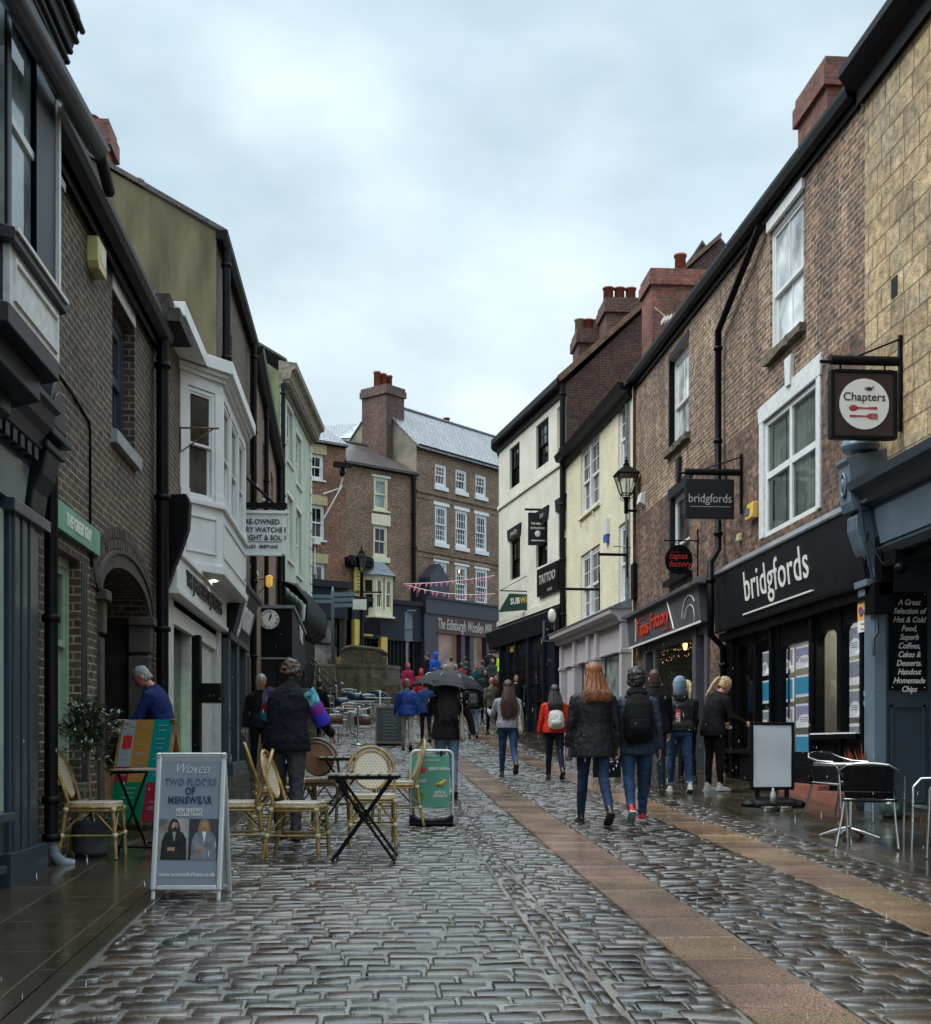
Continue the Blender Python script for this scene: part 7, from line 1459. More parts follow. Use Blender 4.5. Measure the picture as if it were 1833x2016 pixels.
# green drinks sign
p = G(850, 1626); t = thing('pavement_sign', 'swinging green pavement sign with fruit pictures in a grey tube frame', 'pavement sign', tuple(p)); place(t, p, -TH); Tl = WM[t.name]
k = MB(Tl); r = .06; pts = [(-.225, 0, .08), (-.225, 0, .72)] + [(-.225 + r - r * math.cos(a), 0, .72 + r * math.sin(a)) for a in (.5, 1.0, 1.5)] + [(.225 - r + r * math.cos(a), 0, .72 + r * math.sin(a)) for a in (1.5, 1.0, .5)] + [(.225, 0, .72), (.225, 0, .08)]
k.tube(pts, .014, 8); part('frame', k, m_alu, t)
k = MB(Tl); k.prism([(-.21, .19), (-.19, .17), (.17, .17), (.19, .19), (.19, .71), (.17, .73), (-.19, .73), (-.21, .71)], -.012, .0); pn = part('panel', k, m_sign_gr, t, bevel=.003)
k = MB(Tl)
for x in (-.12, .10): k.box(x - .012, x + .012, -.016, .006, .72, .775)
part('hook', k, m_blackm, t)
k = MB(Tl); k.prism([(-.23, .0), (.23, .0), (.23, .10), (.15, .06), (.0, .045), (-.15, .06), (-.23, .10)], -.16, .16); k.box(-.235, .235, -.19, .19, -.002, .02); part('base', k, m_blackm, t, bevel=.01)
k = MB(Tl); k.text('THE GREEK GUY', .026, -.01, -.0135, .675); k.text('BERRY-NANA', .046, .08, -.0135, .585, bold=.001, sx=.8); k.text('MANGO', .046, -.125, -.0135, .455, bold=.001, sx=.8); k.text('KIWI &', .046, .09, -.0135, .335, bold=.001, sx=.8); k.text('SPINACH', .046, .09, -.0135, .295, bold=.001, sx=.8); part('lettering', k, m_tx_w, pn)
k = MB(Tl); k.ball((-.10, -.013, .575), (.045, .004, .035), 14, 8); part('fruit_picture', k, pm('berry_red', (.5, .05, .08), .4, var=.4, scale=50, bump=0), pn)
k = MB(Tl); k.tube([(-.165, -.013, .63), (-.155, -.013, .585), (-.12, -.013, .555)], [.008, .016, .006], 6); k.tube([(.04, -.013, .42), (.10, -.013, .425), (.15, -.013, .475)], [.008, .028, .006], 6); part('fruit_picture', k, pm('mango_yellow', (.75, .42, .02), .4, var=.15, bump=0), pn)
k = MB(Tl)
for a in range(9): k.tube([(-.115, -.013, .285), (-.115 + .055 * math.cos(R(20 + a * 17)), -.014, .285 + .06 * math.sin(R(20 + a * 17)))], [.006, .003], 4)
k.ball((-.12, -.013, .275), (.05, .004, .02), 8, 5); part('fruit_picture', k, pm('leaf_print', (.12, .32, .03), .4, var=.4, scale=40, bump=0), pn)

# black-framed blank poster stand on the right
p = G(1520, 1590); t = thing('poster_stand', 'black-framed poster stand with a blank white sheet on a rounded black base', 'pavement sign', tuple(p)); place(t, p, R(2)); Tl = WM[t.name]
W_ = .285; k = MB(Tl)
for q in ((-W_, -W_ + .04, .20, 1.05), (W_ - .04, W_, .20, 1.05)): k.box(q[0], q[1], -.025, .025, q[2], q[3])
k.box(-W_ + .04, W_ - .04, -.0245, .025, .20, .24); k.box(-W_ + .04, W_ - .04, -.0245, .025, 1.01, 1.05); part('frame', k, m_blackm, t, bevel=.01)
k = MB(Tl); nn = 12; vs = [(x_, -.012 - .006 * math.sin(z_ * 9 + x_ * 3) , z_) for z_ in np.linspace(.235, 1.015, nn) for x_ in (-W_ + .035, -.1, .1, W_ - .035)]; k.add(vs, [(j * 4 + i, j * 4 + i + 1, (j + 1) * 4 + i + 1, (j + 1) * 4 + i) for j in range(nn - 1) for i in range(3)], True); part('sheet', k, pm('plain_white_sheet', (.62, .64, .67), .3, var=.03, bump=.02), t)
for x in (-.19, .19): k = MB(Tl); k.box(x - .025, x + .025, -.02, .02, .10, .20); k.tube([(x, 0, .06), (x, 0, .2)], .018, 8); part('spring_post', k, m_blackm, t)
k = MB(Tl); k.ball((0, 0, .02), (.40, .24, .10), 24, 8); k.box(-.30, .30, -.26, .26, -.005, .03); k.ball((-.30, -.05, .02), (.12, .14, .06), 10, 6); k.ball((.30, -.05, .02), (.12, .14, .06), 10, 6); part('base', k, m_blackm, t, bevel=.02)
for j, (px, lab) in enumerate(((1513, 'left steel dog bowl at the foot of the blank poster stand'), (1545, 'right steel dog bowl at the foot of the blank poster stand'))):
    q = G(px, 1601); t = thing('dog_bowl', lab, 'bowl', tuple(q), 'steel dog bowls'); k = MB(Matrix.Translation(q)); k.lathe([(.10, 0), (.085, .05), (.09, .055), (.07, .045), (.075, .01), (0, .01)], 18); part('bowl', k, m_steel, t)
q = G(1525, 1597); t = thing('water_bottle', 'small clear plastic bottle of water standing on the black sign base', 'bottle', (q.x, q.y, q.z + .09)); k = MB(Matrix.Translation((q.x, q.y + .05, q.z + .07))); k.lathe([(.035, 0), (.037, .11), (.014, .16), (.014, .185), (0, .185)], 12); part('body', k, pm('water_plastic', (.42, .44, .46), .1, bump=.05), t)

# steel cafe furniture
def steel_chair(seatm, slats=True):
    t = thing('cafe_chair', None, 'chair'); r = .0125
    for sx in (-1, 1):
        k = MB(); k.tube([(sx * .25, -.25, 0), (sx * .255, -.24, .25), (sx * .27, -.23, .58), (sx * .28, -.16, .655), (sx * .28, .05, .665), (sx * .255, .20, .70), (sx * .18, .265, .745)], r, 8); part('arm', k, m_steel, t)
        k = MB(); k.tube([(sx * .215, .18, .44), (sx * .235, .22, .25), (sx * .27, .30, 0)], r, 8); part('leg', k, m_steel, t)
    k = MB(); k.tube([(-.18, .265, .745), (-.06, .29, .757), (.06, .29, .757), (.18, .265, .745)], r, 8); k.tube([(-.255, -.22, .415), (.255, -.22, .415)], r, 8); k.tube([(-.215, .18, .43), (.215, .18, .43)], r, 8); k.tube([(-.255, -.22, .415), (-.215, .18, .43)], r, 8); k.tube([(.255, -.22, .415), (.215, .18, .43)], r, 8); part('frame', k, m_steel, t)
    k = MB(); n = 10; vs = []
    for j in range(5):
        y = -.22 + .42 * j / 4; vs += [(-.235 + .47 * i / n, y, .432 - .018 * math.sin(math.pi * i / n) * math.sin(math.pi * min(1, (j + .5) / 4.5))) for i in range(n + 1)]
    k.add(vs, [(j * (n + 1) + i, j * (n + 1) + i + 1, (j + 1) * (n + 1) + i + 1, (j + 1) * (n + 1) + i) for j in range(4) for i in range(n)], True); o = part('seat', k, seatm, t); md = o.modifiers.new('solid', 'SOLIDIFY'); md.thickness = .02
    if slats:
        k = MB(); n = 23
        for i in range(n): f = i / (n - 1) * 2 - 1; x1 = f * .215; y1 = .285 - .045 * f * f; k.tube([(f * .20, .20 - .03 * f * f, .44), (f * .21, .25 - .04 * f * f, .6), (x1, y1, .735)], .0105, 5)
        k.tube([(-.215, .20, .50), (-.1, .245, .50), (.1, .245, .50), (.215, .20, .50)], .007, 5); part('backrest', k, seatm, t)
    else:
        k = MB(); n = 8; vs = [(x * .225, .215 + .03 + (z - .5) * .2 - .05 * x * x, z) for z in (.50, .60, .735) for x in np.linspace(-1, 1, n + 1)]; k.add(vs, [(j * (n + 1) + i, j * (n + 1) + i + 1, (j + 1) * (n + 1) + i + 1, (j + 1) * (n + 1) + i) for j in range(2) for i in range(n)], True); o = part('backrest', k, seatm, t); md = o.modifiers.new('solid', 'SOLIDIFY'); md.thickness = .012
    return t
m_wick = pm('black_wicker', (.005, .005, .006), .5, var=.3, scale=60, bump=.5, spec=.3); m_brw = pm('brown_wicker', (.15, .06, .035), .4, var=.3, scale=40, bump=.4, wet=.3); m_navy = pm('navy_plastic', (.006, .028, .065), .3, var=.15, bump=.02, wet=.4)
GS = 'steel and black wicker chairs on the right'
c1_ = steel_chair(m_wick); place(c1_, G(1716, 1670), R(150), 'steel and black wicker chair with its back to us at the right-hand round table'); c1_['group'] = GS
o = dup(c1_); place(o, G(1652, 1622), R(28), 'steel and black wicker chair on the far side of the right-hand round table'); o = dup(c1_); place(o, G(1868, 1690), R(-100), 'steel chair cut off by the right edge of the picture')
def round_table(r=.34, h=.72, top=m_steel):
    t = thing('round_table', None, 'table'); k = MB(); k.lathe([(0, h - .012), (r - .01, h - .012), (r, h - .02), (r, h + .012), (r - .012, h + .012), (r - .02, h), (0, h)], 32); part('tabletop', k, top, t)
    k = MB(); k.tube([(0, 0, .08), (0, 0, h - .01)], .028, 12); part('column', k, m_steel, t)
    for a in range(4): c_, s_ = math.cos(R(45 + 90 * a)), math.sin(R(45 + 90 * a)); k = MB(); k.tube([(0, 0, .10), (c_ * .16, s_ * .16, .06), (c_ * .30, s_ * .30, .015)], [.028, .022, .014], 8, sx=1.3); part('foot', k, m_steel, t)
    return t
rt = round_table(); place(rt, G(1673, 1655), 0, 'round steel cafe table between two black wicker chairs at the right')
# cafe terrace up the street, left of centre
GT = 'brown wicker chairs of the far cafe terrace'
c2_ = steel_chair(m_brw, False); place(c2_, G(655, 1462), R(200), 'brown-backed steel chair at the left front of the far cafe terrace'); c2_['group'] = GT
for px, py, a, lab in ((718, 1465, 165, 'brown-backed steel chair beside the chalkboard, back to us'), (668, 1446, 95, 'steel chair with a brown seat left of the far terrace table, sideways'), (712, 1440, -80, 'steel chair with a brown seat right of the far terrace table'), (690, 1430, 10, 'steel chair with a brown seat behind the far terrace table')):
    o = dup(c2_); place(o, G(px, py), R(a), lab)
rt2 = dup(rt); place(rt2, G(690, 1450), 0, 'round steel table in the middle of the far cafe terrace')
c3_ = steel_chair(m_navy, False); c3_['group'] = 'navy chairs at the back of the far terrace'; place(c3_, G(672, 1420), R(185), 'navy terrace chair at the left end of the back row')
for px, py, a, lab in ((700, 1414, 170, 'navy terrace chair in the middle of the back row'), (722, 1416, 190, 'navy terrace chair second from the right in the back row'), (746, 1408, 160, 'navy terrace chair at the right end of the back row'), (690, 1402, 20, 'navy terrace chair half hidden at the rear of the back row'), (640, 1412, 100, 'navy terrace chair nearest the stone steps')):
    o = dup(c3_); place(o, G(px, py), R(a), lab, 1.1)
for px, py, lab in ((712, 1424, 'square wooden terrace table between the navy chairs'), (745, 1416, 'second wooden terrace table towards the chalkboard'), (665, 1404, 'rear wooden terrace table at the foot of the stone terrace')):
    q = G(px, py); t = thing('terrace_table', lab, 'table', tuple(q), 'wooden terrace tables'); k = MB(Matrix.Translation(q)); k.box(-.45, .45, -.35, .35, .70, .73); part('tabletop', k, m_steel if px != 665 else m_oldwood, t)
    for sx in (-1, 1):
        for sy in (-1, 1): k = MB(Matrix.Translation(q)); k.tube([(sx * .38, sy * .28, 0), (sx * .38, sy * .28, .70)], .018, 6); part('leg', k, m_steel, t)
# barrier posts and rail
q = G(705, 1468); hT = at(705, 1396, q.y * 1.0).z
t = thing('barrier_post', 'steel barrier post on a flat base in front of the far terrace', 'barrier', tuple(q)); k = MB(Matrix.Translation(q)); k.lathe([(.20, 0), (.20, .015), (.04, .03), (.028, .05), (.028, 1.0), (.032, 1.02), (0, 1.03)], 14); part('post', k, m_steel, t)
k = MB(); k.tube([(q.x, q.y, q.z + .96), (at(612, 1403, q.y).x, q.y + .3, q.z + .97)], .016, 7); part('rail', k, m_steel, t)
q2 = G(748, 1420); t = thing('barrier_post', 'steel barrier post at the back right of the far terrace', 'barrier', tuple(q2)); k = MB(Matrix.Translation(q2)); k.lathe([(.20, 0), (.20, .015), (.04, .03), (.028, .05), (.028, 1.0), (0, 1.03)], 12); part('post', k, m_steel, t)
# chalkboard
p = G(766, 1470); t = thing('chalkboard', 'wooden-framed chalkboard A-board with faint chalk writing by the far terrace', 'chalkboard', tuple(p)); place(t, p, R(-3)); F = WM[t.name] @ Matrix.Rotation(R(-9), 4, 'X'); Bk = WM[t.name] @ Matrix.Translation((0, .36, 0)) @ Matrix.Rotation(R(9), 4, 'X')
k = MB(F); k.box(-.36, -.32, -.02, .02, 0, 1.06); k.box(.32, .36, -.02, .02, 0, 1.06); k.box(-.32, .32, -.0195, .02, 1.01, 1.06); k.box(-.32, .32, -.0195, .02, .06, .11); part('frame', k, pm('grey_wood', (.16, .14, .12), .6, var=.3, bump=.2), t)
k = MB(F); k.box(-.32, .32, -.002, .01, .11, 1.01); part('board', k, pm('slate_board', (.03, .036, .04), .5, var=.35, scale=5, bump=0), t)
k = MB(Bk); k.box(-.36, .36, -.02, 0, 0, 1.06); part('rear_panel', k, m_oldwood, t)
k = MB(F); rr = random.Random(9)
for i in range(9):
    z = .92 - i * .09; x = -.22 + rr.uniform(0, .1)
    while x < .22 + rr.uniform(-.1, .05): w = rr.uniform(.02, .07); k.tube([(x, -.004, z + rr.uniform(-.01, .01)), (x + w * .5, -.004, z + rr.uniform(-.015, .02)), (x + w, -.004, z + rr.uniform(-.01, .01))], .0035, 4); x += w + .012
part('chalk_writing', k, m_tx_g, t)
# dark A-board with a white arrow, by the right wall
p = G(1195, 1532); t = thing('pavement_board', 'black pavement board with a white arrow half hidden behind the walkers', 'pavement sign', tuple(p)); place(t, p, R(-5)); F = WM[t.name] @ Matrix.Rotation(R(-8), 4, 'X')
k = MB(F); k.box(-.24, .24, 0, .02, 0, .55); k.box(-.22, .22, .16, .18, -.03, .5); part('board', k, m_black, t, bevel=.01)
k = MB(F); k.tube([(-.12, -.004, .26), (.10, -.004, .26)], .008, 4); k.tube([(.04, -.004, .32), (.13, -.004, .26), (.04, -.004, .20), (.04, -.004, .32)], .008, 4)
for i in range(14): a = 2 * math.pi * i / 14; k.box(.18 * math.cos(a) - .008, .18 * math.cos(a) + .008, -.003, 0, .26 + .16 * math.sin(a) - .02, .26 + .16 * math.sin(a) + .02)
part('arrow', k, m_tx_w, t)
p = G(1120, 1510); t = thing('display_stand', 'narrow blue-grey poster panel on metal legs behind the woman in red', 'pavement sign', tuple(p)); k = MB(Matrix.Translation(p)); k.box(-.07, .07, -.02, .02, .1, .62); part('panel', k, m_slateblue, t); k = MB(Matrix.Translation(p)); k.box(-.11, -.08, -.02, .02, 0, .68); k.box(.08, .11, -.02, .02, 0, .68); part('frame', k, m_alu, t)

# shrub in a pot at the left
p = G(180, 1688); t = thing('potted_shrub', 'clipped bay shrub on a thin stem in a ribbed grey pot by the green window', 'plant', tuple(p))
k = MB(Matrix.Translation(p)); prof = [(.13, 0), (.155, .04), (.16, .26), (.175, .27), (.175, .30), (.15, .30), (.145, .26), (0, .26)]; k.lathe(prof, 28); part('pot', k, pm('ribbed_grey_pot', (.10, .115, .13), .5, var=.2, bump=.3), t)
k = MB(Matrix.Translation(p)); rr = random.Random(11)
k.tube([(0, 0, .25), (-.02, .01, .6), (-.03, 0, .95), (-.05, 0, 1.15)], [.014, .012, .012, .008], 7)
tips = []
for i in range(46):
    a = rr.uniform(0, 6.28); el = rr.uniform(-.5, 1.4); L = rr.uniform(.18, .36); s_ = Vector((-.04, 0, rr.uniform(.85, 1.12))); e = s_ + Vector((math.cos(a) * math.cos(el) * L, math.sin(a) * math.cos(el) * L * .8, math.sin(el) * L * .8)); m_ = s_.lerp(e, .5) + Vector((0, 0, .02)); k.tube([s_, m_, e], [.006, .004, .002], 4); tips.append((s_, e))
part('stem', k, m_oldwood, t)
k = MB(Matrix.Translation(p))
def leaf(mb, c, d, L, w, rr):
    d = d.normalized(); side = d.cross(Vector((rr.uniform(-.3, .3), rr.uniform(-.3, .3), 1))).normalized(); nn = side.cross(d).normalized(); a = c; b = c + d * L * .5 + nn * L * .06
    mb.add([a, b + side * w, c + d * L - nn * L * .05, b - side * w], [(0, 1, 2, 3)])
for s_, e in tips:
    for j in range(22):
        f = rr.uniform(.25, 1.05); c = s_.lerp(e, f) + Vector((rr.gauss(0, .03), rr.gauss(0, .03), rr.gauss(0, .03))); d = (e - s_).normalized() * .7 + Vector((rr.gauss(0, .6), rr.gauss(0, .6), rr.gauss(.1, .5))); leaf(k, c, d, rr.uniform(.05, .085), rr.uniform(.011, .018), rr)
part('foliage', k, pm('glossy_bay_leaf', (.045, .085, .03), .28, var=.6, scale=9, bump=.05, wet=.4), t)
p = G(1703, 1598); t = thing('potted_plant', 'spiky orange-red cordyline in a teal pot behind the right-hand cafe table', 'plant', tuple(p)); k = MB(Matrix.Translation(p)); k.lathe([(.10, 0), (.14, .25), (.15, .30), (.13, .30), (.12, .26), (0, .26)], 18); part('pot', k, pm('teal_pot', (.03, .13, .16), .35, bump=.05), t)
k = MB(Matrix.Translation(p))
for i in range(60):
    a = rr.uniform(0, 6.28); sp = rr.uniform(.03, .30); L = rr.uniform(.40, .62); c = Vector((math.cos(a) * .02, math.sin(a) * .02, .26)); e = c + Vector((math.cos(a) * sp, math.sin(a) * sp, L - sp * .5)); md_ = c.lerp(e, .55) + Vector((0, 0, .04)); sd = Vector((-math.sin(a), math.cos(a), 0)) * .011
    k.add([c - sd, c + sd, md_ + sd, e, md_ - sd], [(0, 1, 2, 3, 4)])
part('foliage', k, pm('rust_red_leaf', (.38, .075, .025), .4, var=.45, scale=6, bump=0), t)
p = G(1757, 1614); t = thing('glass_demijohn', 'green glass demijohn standing by the blue wall behind the cafe chair', 'bottle', tuple(p)); k = MB(Matrix.Translation(p)); k.lathe([(.10, 0), (.14, .05), (.145, .14), (.10, .22), (.035, .27), (.035, .31), (.045, .32), (.03, .32)], 20); part('body', k, pm('green_bottle_glass', (.04, .075, .065), .08, var=.3, bump=0, wet=.6), t)
# ================================================================ PEOPLE
def loft(mb, rings, n=14, cap=True, smooth=True):
    """rings: (centre, half-width, half-depth); sections stay square to the path, width along the body's own x"""
    C_ = [Vector(r[0]) for r in rings]; vs = []
    for i, r in enumerate(rings):
        d = (C_[min(i + 1, len(C_) - 1)] - C_[max(i - 1, 0)]).normalized(); X = Vector((1, 0, 0)); X = X - d * X.dot(d)
        if X.length < .3: X = Vector((0, 0, 1)) - d * d.z
        X.normalize(); Y = d.cross(X)
        for j in range(n): a = 2 * math.pi * j / n; vs.append(C_[i] + X * (math.cos(a) * r[1]) + Y * (math.sin(a) * r[2]))
    fs = [(i * n + j, i * n + (j + 1) % n, (i + 1) * n + (j + 1) % n, (i + 1) * n + j) for i in range(len(rings) - 1) for j in range(n)]
    if cap: fs += [tuple(range(n))[::-1], tuple(range((len(rings) - 1) * n, len(rings) * n))]
    return mb.add(vs, fs, smooth)
_tex = {}
def ctex(size):
    if size not in _tex: t = bpy.data.textures.new('cloth_%g' % size, 'CLOUDS'); t.noise_scale = size; t.noise_depth = 3; _tex[size] = t
    return _tex[size]
def soft(o, vox, sm=4, wr=0., wsize=.1, fac=.5):
    m = o.modifiers.new('remesh', 'REMESH'); m.mode = 'VOXEL'; m.voxel_size = vox; m.use_smooth_shade = True
    if sm: m = o.modifiers.new('smooth', 'SMOOTH'); m.iterations = sm; m.factor = fac
    if wr: m = o.modifiers.new('folds', 'DISPLACE'); m.texture = ctex(wsize); m.strength = wr; m.mid_level = .5; m.texture_coords = 'GLOBAL'; m = o.modifiers.new('creases', 'DISPLACE'); m.texture = ctex(wsize * .38); m.strength = wr * .45; m.mid_level = .5; m.texture_coords = 'GLOBAL'
    return o
def cloth(name, col, rough=.75, var=.2, wet=0., scale=5, bump=.35):
    return pm(name, col, max(rough, .6), var=var, scale=scale, bump=bump, bscale=22, wet=0, spec=.22 if wet == 0 else .4)
def strands(name, col, var=.5, rough=.45, wet=0):
    m, t, b = newmat(name); v = objcoord(t, (70, 70, 7)); n = N(t, 'ShaderNodeTexNoise'); n.inputs['Scale'].default_value = 1; n.inputs['Detail'].default_value = 4; t.links.new(v, n.inputs['Vector'])
    r = N(t, 'ShaderNodeValToRGB'); r.color_ramp.elements[0].position = .3; r.color_ramp.elements[0].color = (*[c * (1 - var) for c in col], 1); r.color_ramp.elements[1].position = .7; r.color_ramp.elements[1].color = (*[c * (1 + var * .7) for c in col], 1)
    t.links.new(n.outputs['Fac'], r.inputs[0]); t.links.new(r.outputs[0], b.inputs['Base Color']); b.inputs['Roughness'].default_value = rough
    bp = N(t, 'ShaderNodeBump'); bp.inputs['Strength'].default_value = .9; bp.inputs['Distance'].default_value = .01; t.links.new(n.outputs['Fac'], bp.inputs['Height']); t.links.new(bp.outputs[0], b.inputs['Normal']); return m
m_skin = pm('skin', (.46, .25, .17), .5, var=.10, scale=14, bump=.08); m_skinr = pm('ruddy_skin', (.48, .20, .13), .5, var=.15, scale=14, bump=.08)
m_jean = cloth('blue_denim', (.026, .062, .14), .8, var=.35, scale=4); m_jeanL = cloth('light_denim', (.13, .21, .30), .8, var=.3, scale=4); m_jeanD = cloth('dark_denim', (.018, .038, .085), .8, var=.35, scale=4)
m_blk = cloth('black_cloth', (.004, .004, .005), .85); m_blk2 = cloth('wet_black_shell', (.0045, .0045, .006), .6, wet=.2); m_navyc = cloth('navy_cloth', (.006, .010, .024), .75); m_grayc = cloth('grey_marl', (.30, .30, .36), .85, var=.15, scale=30); m_greyt = cloth('grey_trousers', (.05, .055, .065), .8)
m_shoe = pm('black_shoe', (.010, .010, .011), .35, var=.1, bump=.05, wet=.3); m_shoew = pm('white_trainer', (.55, .55, .54), .45, var=.08, bump=.05); m_shoer = pm('red_trainer', (.45, .02, .03), .4, var=.08, bump=.05); m_shoeb = pm('brown_shoe', (.08, .045, .025), .45, bump=.05); m_sole = pm('rubber_sole', (.02, .02, .02), .6, bump=0)
h_red = strands('ginger_hair', (.22, .070, .020)); h_drk = strands('dark_hair', (.018, .013, .011)); h_brn = strands('brown_hair', (.07, .035, .018)); h_brnr = strands('auburn_hair', (.055, .020, .014)); h_bld = strands('blonde_hair', (.42, .30, .15)); h_gry = strands('grey_hair', (.26, .26, .25)); h_gin = strands('sandy_hair', (.22, .12, .05))
def shift(p, v): return (p[0] + v[0], p[1] + v[1], p[2] + v[2])
def person(label, px, py, H, face, lean=0., legs=((.25, .1), (-.3, .35)), arms=((-.2, .08, .25), (.2, .08, .2)), top=m_blk, bottom=m_jean, shoe=m_shoe, hair=('short', h_drk), hem=.86, bulk=1.0, skin=m_skin, head=(0, 0), vox=.011, hood=None, hoodup=None, collar=None, skirtw=1.0, name='person', pants_w=1.0, sleeve=None, hands=True, wr=.02, group=None, foot_at=None, features=False, legw=1.0, topname='jacket', at_=None, spread=.09, cuff=None, calf=1.0, bow=0.):
    """one figure facing local -y; legs/arms are (left-of-picture when facing us is +x) [0]=+x side, [1]=-x side"""
    S = H / 1.75; p0 = Vector(at_) if at_ is not None else G(px, py, .02)
    t_ = Matrix.Translation(p0) @ Matrix.Rotation(face, 4, 'Z') @ Matrix.Scale(S, 4)
    TT, SH = .43, .42
    feet = []; J = {}
    for i, sx in enumerate((1, -1)):
        th, kb = legs[i]; hip = Vector((sx * .09, 0, 0)); kn = hip + TT * Vector((sx * (spread - .09) * .8, -math.sin(th), -math.cos(th))); ph = th - kb; an = kn + SH * Vector((sx * (spread - .09) * .6, -math.sin(ph), -math.cos(ph))); J[i] = [hip, kn, an, ph]; feet.append(an.z)
    pz = -min(feet) + .085
    for i in (0, 1): J[i] = [J[i][0] + Vector((0, 0, pz)), J[i][1] + Vector((0, 0, pz)), J[i][2] + Vector((0, 0, pz)), J[i][3]]
    def bend(p, extra=0.):
        p = Vector(p); z = p.z; u = min(1, max(0, (z - pz) / .30)); a = lean * u * u * (3 - 2 * u) + extra; u2 = min(1, max(0, (z - pz - .3) / .3)); a += bow * u2
        q = Vector((p.x, p.y, 0)); r = z - pz
        if z <= pz: return p
        # integrate along the spine so that the back curves
        yy = zz = 0.; steps = 8
        for s_ in range(steps):
            rr_ = r * (s_ + .5) / steps; u = min(1, max(0, rr_ / .30)); aa = lean * u * u * (3 - 2 * u) + bow * min(1, max(0, (rr_ - .3) / .3)); yy -= math.sin(aa) * r / steps; zz += math.cos(aa) * r / steps
        return Vector((p.x, yy + p.y * math.cos(a), pz + zz + p.y * math.sin(a)))
    Z = lambda z: pz + z - .93            # nominal standing heights
    # arms
    A = {}
    for i, sx in enumerate((1, -1)):
        sw, ou, eb = arms[i]; ou += .06; sh = bend((sx * .172 * bulk ** .5, 0, Z(1.385))); up = Vector((sx * math.sin(ou), -math.sin(sw) * math.cos(ou), -math.cos(sw) * math.cos(ou))); el = sh + up * .285
        f = sw + eb; fo = Vector((sx * math.sin(ou) * .5, -math.sin(f) * math.cos(ou), -math.cos(f) * math.cos(ou))).normalized(); wr_ = el + fo * .25; A[i] = (sh, el, wr_, fo)
    hc = bend((0, 0, Z(1.60))); nk = bend((0, .0, Z(1.47))); up_ = (hc - nk).normalized()
    pitch = lean + bow + head[0]; HM = Matrix.Translation(nk + up_ * .02) @ Matrix.Rotation(head[1], 4, 'Z') @ Matrix.Rotation(pitch, 4, 'X')       # head frame, origin at the neck
    k = MB(t_)
    # ---- body, one continuous surface
    def hp(x, y, z): return HM @ Vector((x, y, z))
    def ringH(y, z, a, b): return (hp(0, y, z), a, b)
    MBh = k
    loft(k, [(hp(0, .01, -.06), .055, .055), (hp(0, .005, .02), .052, .055), (hp(0, -.005, .06), .055, .06)])
    sk_ = [(hp(0, .0, .05), .04, .05), (hp(0, -.012, .07), .060, .078), (hp(0, -.008, .10), .072, .090), (hp(0, 0, .14), .078, .097), (hp(0, .004, .18), .077, .098), (hp(0, .006, .215), .066, .085), (hp(0, .006, .243), .038, .05), (hp(0, .006, .252), .01, .012)]
    loft(k, sk_, 16)
    k.add([hp(-.014, -.085, .105), hp(.014, -.085, .105), hp(0, -.122, .108), hp(0, -.092, .155)], [(0, 1, 2), (1, 3, 2), (3, 0, 2), (0, 3, 1)])
    k.tube([hp(-.025, -.092, .080), hp(0, -.100, .081), hp(.025, -.092, .080)], [.004, .009, .004], 6); k.ball((0, 0, 0), (.024, .014, .014), 8, 5, HM @ Matrix.Translation((0, -.086, .048)))
    for sx in (-1, 1): k.ball((0, 0, 0), (.010, .020, .030), 8, 6, HM @ Matrix.Translation((sx * .080, .012, .125)))
    tor = [(bend((0, 0, Z(.86))), .14, .10), (bend((0, 0, Z(.96))), .15, .105), (bend((0, 0, Z(1.08))), .13, .09), (bend((0, 0, Z(1.25))), .15, .105), (bend((0, 0, Z(1.38))), .155, .09), (bend((0, 0, Z(1.45))), .09, .07), (nk, .05, .05)]
    loft(k, [(c, a * bulk, b * bulk) for c, a, b in tor])
    for i, sx in enumerate((1, -1)):
        sh, el, w_, fo = A[i]; loft(k, [(sh, .045, .045), (sh.lerp(el, .5), .040, .040), (el, .033, .033), (el.lerp(w_, .5), .032, .032), (w_, .023, .026)], 8)
        if hands:
            # palm, then four curled fingers of different lengths and a thumb from the side of the palm
            fw = fo; sd = Vector((sx, 0, 0)) - fw * fw.x * sx; sd.normalize(); nr = fw.cross(sd).normalized(); fwd = Vector((0, -1, 0)); fwd = (fwd - fw * fwd.dot(fw)); fwd = fwd.normalized() if fwd.length > .2 else nr
            inn = -sd
            loft(k, [(w_, .020, .026), (w_ + fw * .045, .014, .036), (w_ + fw * .085, .013, .038)], 8)
            for j, (off, L_) in enumerate(((.028, .070), (.010, .080), (-.009, .075), (-.026, .058))):
                b0 = w_ + fw * .080 + fwd * off; c1_ = b0 + fw * L_ * .45 + inn * .006; c2_ = c1_ + fw * L_ * .32 + inn * L_ * .22; c3_ = c2_ + fw * L_ * .14 + inn * L_ * .30; k.tube([b0, c1_, c2_, c3_], [.0095, .009, .0085, .007], 7)
            b0 = w_ + fw * .030 + fwd * .030; k.tube([b0, b0 + fw * .032 + fwd * .022 + inn * .008, b0 + fw * .060 + fwd * .026 + inn * .018], [.012, .010, .008], 7)
    for i in (0, 1):
        hip, kn, an, ph = J[i]; loft(k, [(hip + Vector((0, 0, .02)), .075, .085), (hip.lerp(kn, .5), .062, .068), (kn, .045, .050), (kn.lerp(an, .35), .045, .050), (an, .030, .034)], 10)
        dn = -min(.9, max(-.3, ph * .9)); fd = Vector((0, -math.cos(dn * .8), -math.sin(-dn * .8) if False else math.sin(dn) * .8)); loft(k, [(an + Vector((0, .03, -.05)), .03, .03), (an + fd * .12 + Vector((0, 0, -.055)), .03, .022)], 8)
    me = mesh_from(name, k.v, k.f, k.sm, False, Matrix.Translation(p0).inverted()); me.materials.append(skin)
